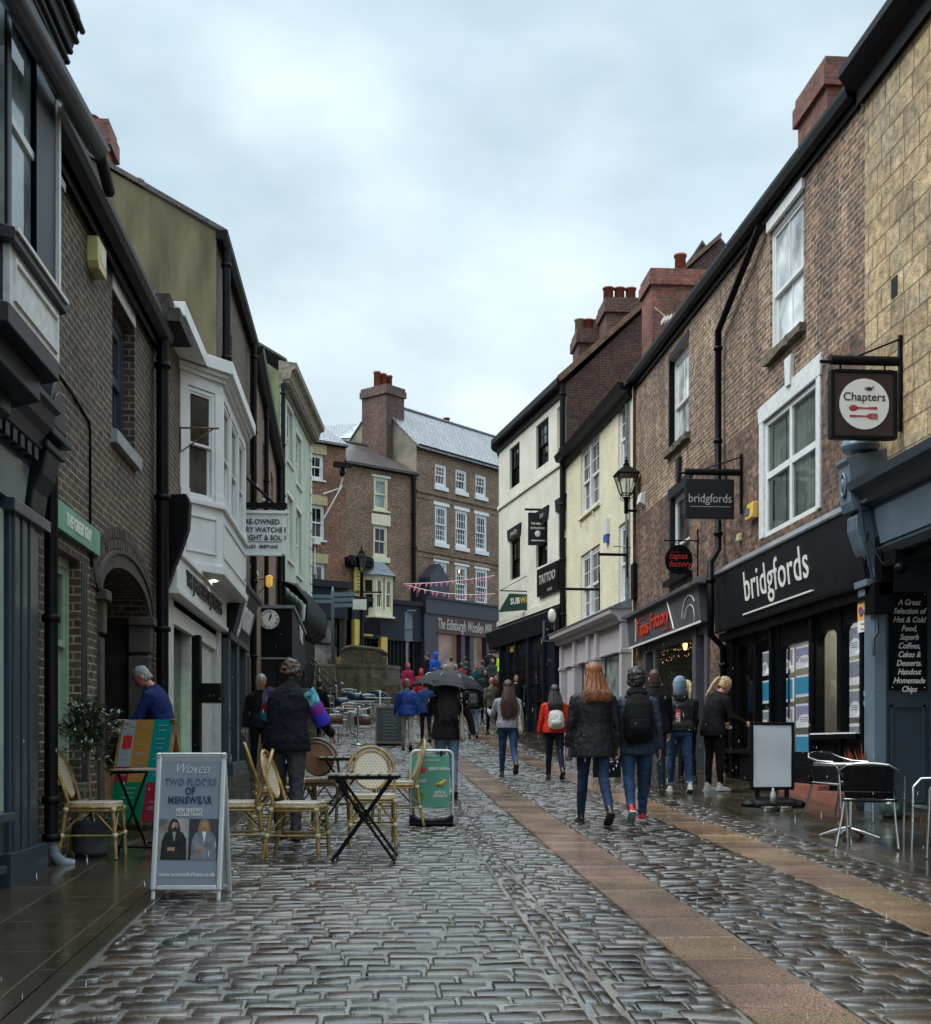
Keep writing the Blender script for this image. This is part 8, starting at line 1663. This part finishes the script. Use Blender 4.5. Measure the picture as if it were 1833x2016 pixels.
    o = bpy.data.objects.new(name, me); link(o); o.location = p0; WM[o.name] = Matrix.Translation(p0); props(o, label, 'person', group); soft(o, vox * S * .85, 2)
    # ---- trousers
    k = MB(t_); q = pants_w
    loft(k, [(bend((0, 0, Z(1.0))), .128 * bulk, .095 * bulk), (bend((0, .01, Z(.95))), .150 * bulk, .112 * bulk), (Vector((0, .01, Z(.88))), .162 * bulk, .120 * bulk), (Vector((0, .0, Z(.84))), .14 * bulk, .10)])
    for i in (0, 1):
        hip, kn, an, ph = J[i]; lo = an.lerp(kn, .03); loft(k, [(hip + Vector((0, 0, .0)), .092 * q, .105 * q), (hip.lerp(kn, .45), .082 * q, .090 * q), (kn, .060 * q, .066 * q), (kn.lerp(an, .3) + Vector((0, .008, 0)), .058 * q * calf, .064 * q * calf), (kn.lerp(an, .75), .048 * q * legw, .052 * q * legw), (lo, .045 * q * legw, .050 * q * legw)], 12)
    tr = part('trousers', k, bottom, o); soft(tr, vox * S, 3, wr * .8 * S, .06 * S)
    # ---- shoes
    for i in (0, 1):
        hip, kn, an, ph = J[i]; k = MB(t_); a = max(-.25, min(1.0, -ph * .9 if an.z > .10 else 0)); F_ = Matrix.Translation(an) @ Matrix.Rotation(a, 4, 'X')
        k2 = MB(t_ @ F_); loft(k2, [((0, .065, -.045), .030, .030), ((0, .03, -.045), .038, .040), ((0, -.04, -.05), .042, .036), ((0, -.11, -.058), .046, .026), ((0, -.165, -.062), .036, .018)], 12); loft(k2, [((0, .015, .045), .040, .045), ((0, .01, -.03), .040, .048)], 10)
        s_ = shoe[i] if isinstance(shoe, (list, tuple)) else shoe; so = part('shoe', k2, s_, o); soft(so, .010 * S, 2)
        k3 = MB(t_ @ F_); k3.prism([(-.034, .085), (.034, .085), (.046, .02), (.045, -.05), (.052, -.11), (.036, -.175), (-.036, -.175), (-.052, -.11), (-.045, -.05), (-.046, .02)], -.085, -.066, 'z'); part('sole', k3, m_sole if s_ is m_shoe or s_ is m_shoeb else m_shoew, so, bevel=.004)
    if cuff:
        for i in (0, 1): hip, kn, an, ph = J[i]; k = MB(t_); loft(k, [(an.lerp(kn, .16), .050, .055), (an.lerp(kn, .02), .050, .055)], 12); part('cuff', k, cuff, o)
    # ---- upper garment
    k = MB(t_); hz = Z(hem); B = bulk
    prof = [(hem, .192, .150), (hem + .10, .188, .146), (1.10, .160, .124), (1.22, .170, .130), (1.33, .176, .124), (1.40, .148, .104), (1.45, .100, .085), (1.485, .070, .072)]
    prof = [(z, a, b) for z, a, b in prof if z >= hem]; prof = sorted(set(prof)); loft(k, [(bend((0, .006, Z(z))) if z > .93 else Vector((0, .006, Z(z))), a * B * (skirtw if z < 1.0 else 1), b * B) for z, a, b in prof], 18)
    sl = sleeve or 1.0
    for i in (0, 1):
        sh, el, w_, fo = A[i]; en = w_ + fo * .01; loft(k, [(sh + Vector((0, 0, .004)), .060 * sl, .066 * sl), (sh.lerp(el, .25), .062 * sl, .067 * sl), (sh.lerp(el, .6), .056 * sl, .059 * sl), (el, .052 * sl, .055 * sl), (el.lerp(w_, .5), .048 * sl, .050 * sl), (en, .040 * sl, .043 * sl)], 12)
        loft(k, [(sh + Vector(((1, -1)[i] * -.08, 0, .035)), .07, .075), (sh, .072 * sl, .075 * sl)], 12) if False else k.ball(tuple(sh + Vector(((1, -1)[i] * -.02, 0, -.005))), (.068 * sl, .070 * sl, .058 * sl), 12, 8)
    tp = part(topname, k, top, o); soft(tp, vox * S, 3, wr * S, .09 * S)
    if hood:                                     # hood lying on the shoulders
        k = MB(t_); k.tube([hp(.085 * math.cos(a), .035 + .075 * math.sin(a), -.015 - .02 * math.sin(a)) for a in [2 * math.pi * i / 16 for i in range(16)]], .034, 8, closed=True); loft(k, [(hp(0, .08, .035), .10, .03), (hp(0, .115, -.02), .12, .045), (hp(0, .12, -.09), .08, .035), (hp(0, .115, -.13), .02, .02)], 12); hd = part('hood', k, hood, o); soft(hd, vox * S, 3, .012 * S, .05)
    if collar: k = MB(t_); loft(k, [(hp(0, .012, -.05), .075, .075), (hp(0, .008, .035), .066, .070)], 14, cap=True); cl = part('collar', k, collar, o); soft(cl, vox * S, 1)
    if hoodup:                                   # hood worn up, face open at the front
        k = MB(t_); loft(k, [(hp(0, .02, -.03), .10, .10), (hp(0, .03, .05), .098, .115), (hp(0, .032, .12), .105, .125), (hp(0, .03, .19), .102, .122), (hp(0, .025, .245), .078, .095), (hp(0, .02, .275), .03, .035)], 16); hd = part('hood', k, hoodup, o); soft(hd, vox * S, 3, .01 * S, .06)
        if features or True:
            k = MB(t_); k.ball((0, 0, 0), (.062, .02, .088), 14, 10, HM @ Matrix.Translation((0, -.088, .125))); k.add([hp(-.012, -.105, .115), hp(.012, -.105, .115), hp(0, -.128, .112), hp(0, -.108, .15)], [(0, 1, 2), (1, 3, 2), (3, 0, 2)]); part('face', k, skin, o)
    kind, hm_ = hair; k = MB(t_)
    if kind in ('short', 'curly', 'long', 'pony', 'crop', 'bob'):
        g = {'short': .012, 'crop': .006, 'curly': .018, 'long': .020, 'pony': .012, 'bob': .026}[kind]
        a0 = -.35 if kind != 'crop' else -.2
        loft(k, [(hp(0, .038, .055), .055 + g, .058 + g), (hp(0, .030, .10), .066 + g, .072 + g), (hp(0, .022, .15), .075 + g, .085 + g), (hp(0, .014, .19), .076 + g, .092 + g), (hp(0, .008, .225), .062 + g, .080 + g), (hp(0, .006, .252 + g * .6), .035 + g, .045 + g), (hp(0, .006, .262 + g), .008, .008)], 16)
        if kind == 'curly':
            r_ = random.Random(int(px))
            for i in range(420):
                a = r_.uniform(0, 6.28); e = r_.uniform(-.75, 1.5); g_ = r_.uniform(.88, 1.1); q_ = (.096 * g_ * math.cos(a) * math.cos(e), .028 + .100 * g_ * math.sin(a) * math.cos(e), .145 + .124 * g_ * math.sin(e))
                if q_[1] > -.07 or q_[2] > .19: k.ball((0, 0, 0), r_.uniform(.007, .017), 6, 4, HM @ Matrix.Translation(q_))
        if kind == 'long':
            L_ = head[2] if len(head) > 2 else .36; r_ = random.Random(int(px) + 1)
            loft(k, [(hp(0, .045, .17), .085, .065), (hp(0, .066, .08), .100, .066), (hp(0, .095, -.02), .122, .066), (hp(0, .130, -L_ * .40), .125, .055), (hp(.004, .155, -L_ * .75), .10, .045), (hp(-.006, .160, -L_), .05, .028)], 14)
            for i in range(95):
                u = r_.uniform(-1, 1); z1 = -L_ * r_.uniform(.70, 1.15); jx = r_.uniform(-.012, .012); jy = r_.uniform(-.012, .014); pts = [hp(u * .050, .050 + .03 * (1 - u * u), .235), hp(u * .092 + jx, .068 + .045 * (1 - u * u) + jy, .12), hp(u * .125 + jx, .112 + .04 * (1 - u * u) + jy, -.02), hp(u * .138 - jx * 1.5, .150 + .03 * (1 - u * u) + jy, z1 * .45), hp(u * .140 + jx * 2, .165 + .03 * (1 - u * u), z1 * .75), hp(u * .115 + r_.uniform(-.035, .035), .170 + .02 * (1 - u * u), z1)]; k.tube(pts, [.006, .011, .012, .011, .009, .003], 5)
        if kind == 'pony': k.tube([hp(0, .10, .19), hp(.02, .145, .175), hp(.04, .165, .06), hp(.05, .17, -.08), hp(.055, .175, -.18)], [.022, .028, .030, .022, .006], 8)
        hr = part('hair', k, hm_, o)
        if kind == 'curly': soft(hr, .0085 * S, 1)
        elif kind != 'long': soft(hr, .009 * S if vox < .02 else vox * S, (0 if kind == 'curly' else 1) if kind in ('long', 'curly') else 3, .014 * S, .025 * S)
    if features:
        for sx in (-1, 1): k = MB(t_); k.ball((0, 0, 0), .010, 8, 6, HM @ Matrix.Translation((sx * .030, -.083, .130))); part('eye', k, m_tx_k, o); k = MB(t_); k.tube([hp(sx * .016, -.094, .150), hp(sx * .045, -.082, .150)], .005, 5); part('eyebrow', k, h_drk if kind != 'x' else hm_, o)
        if features == 'beard': k = MB(t_); loft(k, [(hp(0, -.045, .035), .035, .04), (hp(0, -.045, .06), .056, .056), (hp(0, -.030, .09), .066, .064)], 12); bd = part('beard', k, h_brn, o); soft(bd, .012, 2)
    o['_hm'] = 0; del o['_hm']
    return o, t_, HM, bend, Z, A, J, hp
def rucksack(info, label, mat, w=.17, h=.46, z=1.20, dep=.12, pocket=True, y=.135, extra=None, cat='backpack'):
    o, t_, HM, bend, Z, A, J, hp = info; c = bend((0, y, Z(z))); T = t_ @ Matrix.Translation(c); loc = (t_ @ c); k = MB(T); hh = h / 2
    t = thing('backpack', label, cat, tuple(loc))
    loft(k, [((0, dep * .4, -hh), w * .75, dep * .45), ((0, dep * .5, -hh * .8), w * .98, dep * .66), ((0, dep * .55, 0), w, dep * .75), ((0, dep * .45, hh * .6), w * .9, dep * .6), ((0, dep * .3, hh * .95), w * .6, dep * .38), ((0, dep * .25, hh), w * .3, dep * .2)], 18); b_ = part('bag_body', k, mat, t); soft(b_, .012, 3, .010, .08)
    if pocket: k = MB(T); loft(k, [((0, dep * 1.12, -hh * .72), w * .62, .03), ((0, dep * 1.2, -hh * .4), w * .70, .045), ((0, dep * 1.15, -hh * .02), w * .64, .03)], 14); p_ = part('front_pocket', k, mat, t); soft(p_, .012, 3)
    for sx in (-1, 1): k = MB(T); k.tube([(sx * w * .5, dep * .1, hh * .8), (sx * w * .62, -.04, hh * .98), (sx * w * .70, -.16, hh * .75), (sx * w * .8, -.22, 0)], .016, 7, sx=1.6); part('strap', k, mat, t)
    return t, T
near = dict(vox=.011)
# red-haired woman in the long black coat
P_ = person('person with long ginger hair in a black hooded coat and jeans, walking away', 1168, 1626, 1.74, R(183), legs=((.26, .02), (-.24, .42)), arms=((.05, .13, .10), (-.05, .15, .15)), top=m_blk2, bottom=m_jeanD, shoe=m_shoe, hair=('long', h_red), head=(.02, 0, .15), hem=.74, bulk=1.22, hood=m_blk2, skirtw=1.06, pants_w=1.0, wr=.022, **near)
# boots above the ankle
P_ = person('person with dark curly hair, navy jacket, jeans and red-heeled trainers, carrying a large black rucksack', 1252, 1622, 1.69, R(176), legs=((-.26, .40), (.26, .04)), arms=((.08, .14, .15), (-.1, .12, .15)), top=cloth('slate_navy_shell', (.020, .030, .055), .5, wet=.2), bottom=m_jean, shoe=m_shoer, hair=('curly', h_drk), hem=.78, bulk=1.22, hood=m_blk, pants_w=1.08, wr=.03, spread=.11, cuff=m_jean, **near)
rucksack(P_, 'large rounded black rucksack on the back of the person in red-heeled trainers', m_blk, .175, .52, 1.18, .16)
P_ = person('person in a dark jacket with cropped brown hair, just beyond the black rucksack', 1288, 1566, 1.74, R(176), legs=((.1, .05), (-.1, .1)), top=m_blk, bottom=m_navyc, hair=('crop', h_brn), hem=.85, bulk=1.2, collar=m_blk, **near)
P_ = person('person in a black padded jacket with pale blue hood up, jeans and white trainers', 1338, 1562, 1.66, R(172), legs=((.20, .0), (-.22, .12)), arms=((.35, .15, .9), (.3, .15, .9)), top=m_blk2, bottom=m_jean, shoe=m_shoew, hair=('none', h_bld), hoodup=cloth('pale_blue_jersey', (.17, .25, .32), .85), hood=m_blk2, hem=.93, bulk=1.20, spread=.15, cuff=m_jeanL, wr=.028, pants_w=1.05, **near)
o_, t_, HM, bend, Z = P_[:5]; c = bend((.04, .155, Z(1.12))); T = t_ @ Matrix.Translation(c); k = MB(T); k.box(-.035, .035, -.004, .006, -.15, .14); rp_ = part('red_panel', k, m_red, o_); k = MB(T @ Matrix.Rotation(R(180), 4, 'Z') @ Matrix.Rotation(R(90), 4, 'Y')); k.text('LOYL', .07, 0, -.008, 0, bold=.004, ext=.002); part('lettering', k, m_tx_w, rp_)
P_ = person('person in black with blonde hair, mostly hidden behind the pale blue hood', 1352, 1545, 1.62, R(200), legs=((.05, 0), (-.05, .1)), top=m_blk, bottom=m_blk, hair=('pony', h_bld), hem=.85, **near)
P_ = person('person in black leaning forward with a long blonde ponytail, black leggings and white-toed trainers', 1404, 1560, 1.70, R(112), lean=.30, bow=.22, legs=((.0, .05), (.12, .08)), arms=((.25, .12, .9), (.2, .12, 1.0)), top=m_blk, bottom=m_blk, shoe=m_shoew, hair=('pony', h_bld), hem=.82, bulk=1.18, head=(.05, 0), pants_w=.95, **near)
P_ = person('person under the black umbrella with long dark hair, dark coat and light jeans', 880, 1572, 1.66, R(180), legs=((.1, .05), (-.15, .3)), arms=((.9, .05, 1.2), (-.10, .42, .05)), top=cloth('dark_plum_coat', (.012, .008, .010), .8), bottom=m_jeanL, shoe=m_shoeb, hair=('long', h_drk), head=(0, 0, .40), hem=.82, bulk=1.18, pants_w=1.05, **near)
q = WM[P_[0].name].translation; T = Matrix.Translation((q.x + .02, q.y + .1, q.z + 1.46))
t = thing('umbrella', 'open black umbrella held over the person with long dark hair', 'umbrella', (q.x + .02, q.y + .1, q.z + 1.0)); k = MB(T); n = 8; vs = [(0, 0, .27)]
for rr_, zz in ((.16, .245), (.32, .185), (.46, .09), (.54, .0)):
    for j in range(24): a = 2 * math.pi * j / 24; sc_ = 1 - .13 * (abs(math.sin(a * 4))) * (rr_ / .53); vs.append((rr_ * math.cos(a) * sc_, rr_ * math.sin(a) * sc_, zz + .035 * abs(math.sin(a * 4)) * rr_ / .53 - .03 * abs(math.sin(a * 4)) * (.3 < rr_ < .5)))
fs = [(0, 1 + j, 1 + (j + 1) % 24) for j in range(24)] + [(1 + i * 24 + j, 1 + (i + 1) * 24 + j, 1 + (i + 1) * 24 + (j + 1) % 24, 1 + i * 24 + (j + 1) % 24) for i in range(3) for j in range(24)]
k.add(vs, fs, False, Matrix.Rotation(R(6), 4, 'Y') @ Matrix.Rotation(R(22), 4, 'Z')); o = part('canopy', k, pm('wet_umbrella_cloth', (.007, .0075, .011), .6, var=.15, bump=.1, spec=.25), t); md = o.modifiers.new('s', 'SOLIDIFY'); md.thickness = .006
k = MB(T); k.tube([(0, 0, .32), (0, 0, -.5)], .007, 6); part('shaft', k, m_steel, t)
for j in range(8): a = 2 * math.pi * j / 8 + R(22); k = MB(T @ Matrix.Rotation(R(6), 4, 'Y')); k.tube([(0, 0, .25), (.32 * math.cos(a), .32 * math.sin(a), .19), (.5 * math.cos(a), .5 * math.sin(a), .02)], .004, 4); part('rib', k, m_steel, t)
def tote(P_, label, sx, mat, zc=.95, w=.15, h=.34, y=.12, rot=.1):
    o_, t_, HM, bend, Z = P_[:5]; c = Vector((sx * .20, y, Z(zc))); T = t_ @ Matrix.Translation(c) @ Matrix.Rotation(rot, 4, 'Y'); t = thing('tote_bag', label, 'bag', tuple(t_ @ c)); k = MB(T)
    loft(k, [((0, 0, -h / 2), .03, w * .9), ((0, 0, -h * .3), .045, w), ((0, 0, h * .2), .035, w * .9), ((0, 0, h / 2), .012, w * .8)], 14); b_ = part('bag_body', k, mat, t); soft(b_, .011, 2, .02, .07)
    sh = bend((sx * .13, .0, Z(1.47))); 
    for dy in (-.07, .07): k = MB(t_); k.tube([tuple(c + Vector((0, dy, h * .45))), tuple(sh.lerp(c, .45) + Vector((sx * .05, .10 + dy * .3, .05))), tuple(sh + Vector((0, dy * .4, .01)))], .009, 6); part('strap', k, mat, t)
m_canvas = cloth('natural_canvas', (.42, .38, .29), .85, var=.12)
tote(P_, 'cream canvas tote bag on the shoulder of the person under the umbrella', -1, m_canvas)
P_ = person('person in a pale grey hoodie with long auburn hair, a tote bag and blue jeans', 1000, 1533, 1.64, R(180), legs=((.22, .02), (-.32, .55)), arms=((.4, .25, 1.5), (.05, .12, .15)), top=m_grayc, bottom=m_jean, shoe=m_shoeb, hair=('long', h_brnr), head=(0, 0, .40), hem=.90, bulk=1.16, **near)
tote(P_, 'cream cloth bag hanging from the shoulder of the person in the grey hoodie', -1, m_canvas)
P_ = person('person in a bright red jacket with straight black hair and dark trousers tucked in boots', 1092, 1538, 1.56, R(180), legs=((.24, .05), (-.24, .45)), arms=((.1, .15, .3), (-.1, .12, .2)), top=cloth('scarlet_cloth', (.60, .028, .015), .75), bottom=m_navyc, shoe=m_shoe, hair=('long', h_drk), head=(0, 0, .20), hem=.88, bulk=1.16, **near)
tt, T = rucksack(P_, 'boxy white leather rucksack on the back of the person in the red jacket', pm('white_leather', (.55, .55, .49), .4, var=.1, bump=.1, wet=.2), .15, .34, 1.12, .10)
k = MB(T); k.tube([(-.06, .10, .10), (-.06, .13, .02), (0, .135, -.02), (.06, .13, .02), (.06, .10, .10)], .008, 6); part('handle', k, m_tx_w, tt)
# bending person with bright sleeves, left foreground
P_ = person('person in a black fleece with multicoloured shoulder panels bending over by the rattan chairs', 565, 1656, 1.74, R(165), lean=.22, bow=.20, legs=((.12, .0), (-.05, .03)), arms=((.55, .22, .5), (.5, .25, .5)), top=cloth('black_fleece', (.0055, .007, .011), .85), bottom=m_greyt, shoe=m_shoeb, hair=('curly', h_brn), hem=.84, bulk=1.22, collar=m_blk, pants_w=1.12, spread=.12, head=(.20, .3), wr=.03, **near)
o_, t_, HM, bend, Z, A_ = P_[:6]
for nm, col, i, f0, f1, wv in (('cyan_panel', (.12, .40, .60), 1, -.12, .35, 1), ('purple_panel', (.20, .02, .30), 1, .35, .75, 0), ('blue_panel', (.03, .03, .55), 1, .75, 1.15, 0), ('violet_panel', (.30, .22, .42), 0, -.12, .3, 1), ('red_panel', (.60, .03, .03), 0, .3, .55, 0), ('teal_panel', (.02, .38, .42), 0, .55, .9, 0)):
    sh, el = A_[i][0], A_[i][1]; d = el - sh; k = MB(t_); loft(k, [(sh + d * f0 + Vector(((1, -1)[i] * -.012, .0, .012)), .079, .082), (sh + d * (f0 + f1) / 2 + Vector((0, 0, .0)), .082, .084), (sh + d * f1, .074, .076)], 14, cap=False)
    part(nm, k, pm(nm, col, .7, var=.9 if wv else .15, scale=26 if wv else 4, bump=.1), o_)
P_ = person('person with short grey hair in a royal blue jumper leaning into the archway', 318, 1612, 1.74, R(-95), lean=.28, bow=.18, legs=((.1, .1), (-.15, .1)), arms=((.4, .08, .6), (.35, .08, .6)), top=cloth('royal_blue_knit', (.008, .020, .095), .85), bottom=m_navyc, hair=('crop', h_gry), skin=m_skinr, hem=.84, bulk=1.15, head=(.25, 0), features=True, **near)
P_ = person('person with grey hair in black looking down, walking towards us past the dark shopfront', 512, 1538, 1.72, R(15), lean=.08, bow=.1, legs=((.12, .05), (-.1, .15)), arms=((-.3, .15, .3), (-.25, .15, .3)), top=m_blk, bottom=m_blk, hair=('short', h_gry), skin=m_skinr, head=(.35, 0), features=True, hem=.86, vox=.013)
# ---- up the street; smaller in the picture
mid = dict(vox=.018, hands=True)
quilt = cloth('quilted_blue', (.010, .05, .27), .45, var=.3, scale=16, wet=.2, bump=.6)
person('person in a quilted bright blue jacket and pale trousers walking away beside the chalkboard', 801, 1478, 1.78, R(178), legs=((.15, .05), (-.2, .3)), top=quilt, bottom=cloth('stone_chinos', (.30, .28, .24), .8), shoe=m_shoeb, hair=('crop', h_gin), hem=.84, bulk=1.16, arms=((.1, .2, .3), (-.1, .2, .3)), **mid)
person('person in a navy blue coat just left of the umbrella holder', 838, 1462, 1.74, R(185), legs=((.1, .05), (-.15, .2)), top=cloth('dull_blue_shell', (.02, .055, .17), .6), bottom=m_navyc, hair=('short', h_gry), hem=.80, bulk=1.12, **mid)
P_ = person('person in light jeans and a dark top carrying a grey rucksack, right of the umbrella', 931, 1456, 1.70, R(180), legs=((.15, .05), (-.2, .3)), top=m_blk, bottom=m_jeanL, hair=('short', h_drk), hem=.90, arms=((.1, .25, .9), (.1, .25, .9)), bulk=1.03, **mid)
rucksack(P_, 'flat grey and black rucksack on the person in light jeans', cloth('grey_bag_cloth', (.05, .055, .065), .6), .15, .40, 1.15, .10)
person('bald person in a brown camouflage jacket looking to the right', 968, 1448, 1.76, R(190), legs=((.2, .05), (-.35, .4)), top=pm('camouflage_cloth', (.075, .060, .040), .8, var=.9, scale=11, bump=.2), bottom=m_blk, hair=('none', h_drk), hem=.84, bulk=1.14, skin=m_skinr, head=(0, -.6), **mid)
person('bearded person in black with a cream collar facing us by the dark shop', 1017, 1440, 1.76, R(10), legs=((.05, .05), (-.05, .05)), top=m_blk, bottom=m_blk, hair=('crop', h_brn), skin=m_skinr, collar=m_canvas, features='beard', hem=.86, bulk=1.12, **mid)
person('person in a navy hooded jacket facing us with a short fringe, beside the bearded one', 1047, 1441, 1.80, R(-5), legs=((.1, .05), (-.1, .1)), top=m_navyc, bottom=m_blk, hair=('crop', h_brn), hood=m_navyc, features=True, hem=.84, bulk=1.12, **mid)
person('person in a dark green hooded coat facing us with a raised hand at the chin', 955, 1422, 1.80, R(5), legs=((.05, 0), (-.05, 0)), arms=((.5, .1, 2.0), (0, .1, .1)), top=cloth('dark_green_shell', (.012, .028, .020), .6), bottom=m_blk, hair=('none', h_drk), hoodup=cloth('dark_grey_hood', (.02, .022, .022), .7), hem=.78, bulk=1.1, features=True, **mid)
person('dark silhouetted person at the foot of the stone steps', 630, 1458, 1.72, R(150), legs=((.1, .05), (-.1, .2)), top=m_blk, bottom=m_blk, hair=('short', h_drk), hem=.80, bulk=1.05, **mid)
far = dict(vox=.022, hands=False)
def fp(px, d): x, y = xy(px, d); return (x, y, gz(y) + .01)
person('person in a magenta raincoat with the hood up, left of the two in red', 803, 0, 1.68, R(10), top=cloth('magenta_shell', (.40, .015, .075), .5), bottom=m_blk, hoodup=cloth('magenta_hood', (.42, .015, .08), .5), hair=('none', h_drk), hem=.78, bulk=1.15, at_=fp(803, 47.5), features=True, **far)
person('person in a scarlet raincoat with the hood up, right of the magenta raincoat', 829, 0, 1.62, R(0), top=cloth('scarlet_shell', (.62, .018, .015), .5), bottom=m_blk, hoodup=cloth('scarlet_hood', (.62, .018, .015), .5), hair=('none', h_drk), hem=.78, bulk=1.15, at_=fp(829, 45.5), features=True, **far)
person('person in a vivid blue rain cape, hood up, high by the shop entrance', 857, 0, 1.80, R(200), top=cloth('vivid_blue_shell', (.008, .07, .40), .5), bottom=m_blk, hoodup=cloth('vivid_blue_hood', (.01, .10, .60), .5), hair=('none', h_drk), hem=.62, bulk=1.22, at_=fp(857, 53), **far)
person('person with a cream scarf beside the blue rain cape, looking left', 843, 0, 1.72, R(-60), top=m_blk, bottom=m_blk, hair=('bob', h_drk), collar=m_canvas, hem=.82, at_=fp(842, 54), features=True, **far)
person('dark-haired person in black behind the left edge of the umbrella', 853, 0, 1.66, R(180), top=m_blk, bottom=m_blk, hair=('curly', h_brn), hem=.84, bulk=1.1, at_=fp(855, 45), **far)
person('grey-haired person in a grey jacket seen above the right side of the umbrella', 896, 0, 1.66, R(180), top=cloth('mid_grey_shell', (.07, .075, .08), .6), bottom=m_blk, hair=('crop', h_gry), hem=.84, bulk=1.15, at_=fp(897, 47), **far)
person('person in a pale grey hat and coat just left of the grey jacket', 877, 0, 1.58, R(170), top=cloth('soft_grey_cloth', (.16, .16, .17), .8), bottom=m_blk, hair=('bob', strands('pale_grey_hair', (.40, .40, .38))), hem=.84, bulk=1.1, at_=fp(877, 48), **far)
person('small person in a navy top between the grey jacket and the green coat', 921, 0, 1.60, R(185), top=m_navyc, bottom=m_blk, hair=('short', h_brn), hem=.84, at_=fp(918, 50), **far)
person('tall dark person standing behind the hooded child by the shop corner', 965, 0, 1.92, R(185), top=m_blk, bottom=m_blk, hair=('crop', h_drk), hem=.80, bulk=1.3, at_=fp(965, 55), **far)
person('person in a dark grey hooded top in front of the tall dark person', 969, 0, 1.62, R(20), top=cloth('charcoal_jersey', (.035, .037, .042), .8), bottom=m_blk, hoodup=cloth('charcoal_hood', (.035, .037, .042), .8), hair=('none', h_drk), hem=.84, bulk=1.1, at_=fp(969, 52), features=True, **far)
person('person in a fluorescent yellow work jacket with grey bands near the corner shop', 986, 0, 1.76, R(150), top=cloth('fluorescent_yellow', (.62, .95, .02), .6, var=.05), bottom=cloth('khaki_work_trousers', (.12, .11, .07), .8), hair=('crop', h_drk), hem=.86, bulk=1.12, at_=fp(987, 55), **far)
person('ginger-haired person in a dark red top half hidden by the camouflage jacket', 979, 0, 1.60, R(10), top=cloth('dark_red_cloth', (.09, .012, .012), .8), bottom=m_blk, hair=('crop', h_gin), hem=.84, at_=fp(978, 43), **far)
for px, d, lab, col in ((868, 46.5, 'person in a dark brown coat seen over the umbrella, left of the pale grey hat', (.05, .03, .02)), (908, 48.5, 'person in a faded red top just right of the grey jacket', (.30, .03, .03)), (938, 46, 'person in a dull teal coat behind the grey rucksack', (.02, .07, .08)), (889, 51, 'person in a beige raincoat far up by the maroon fascia', (.26, .21, .14)), (950, 50.5, 'person in a slate coat left of the tall dark person', (.05, .055, .07))):
    person(lab, px, 0, random.uniform(1.58, 1.8), R(random.choice((0, 180, 190, 170))), legs=((.15, .05), (-.15, .2)), top=cloth('passer_by_coat', col, .8), bottom=m_blk, hair=('short', random.choice((h_brn, h_drk, h_bld))), hem=.80, bulk=1.12, at_=fp(px, d), **far)
# ================================================================ RAIN: a light fall of drops through the whole street
rr = random.Random(21); k = MB()
for i in range(420):
    y = rr.uniform(3.5, 26); x = rr.uniform(-2.4, 5.8); z = rr.uniform(gz(y) + .1, gz(y) + .6 + .085 * y); L = rr.uniform(.012, .026); r = rr.uniform(.0014, .0024); a = rr.uniform(-.1, .1)
    k.add([(x - r, y, z), (x, y - r, z), (x + r, y, z), (x, y + r, z), (x + L * a, y, z + L), (x - L * a, y, z - L * .6)], [(0, 1, 4), (1, 2, 4), (2, 3, 4), (3, 0, 4), (1, 0, 5), (2, 1, 5), (3, 2, 5), (0, 3, 5)])
single('rain', k, pm('rain_drop', (.75, .8, .85), .15, var=0, bump=0), None, None, kind='stuff')
if False:
    pass
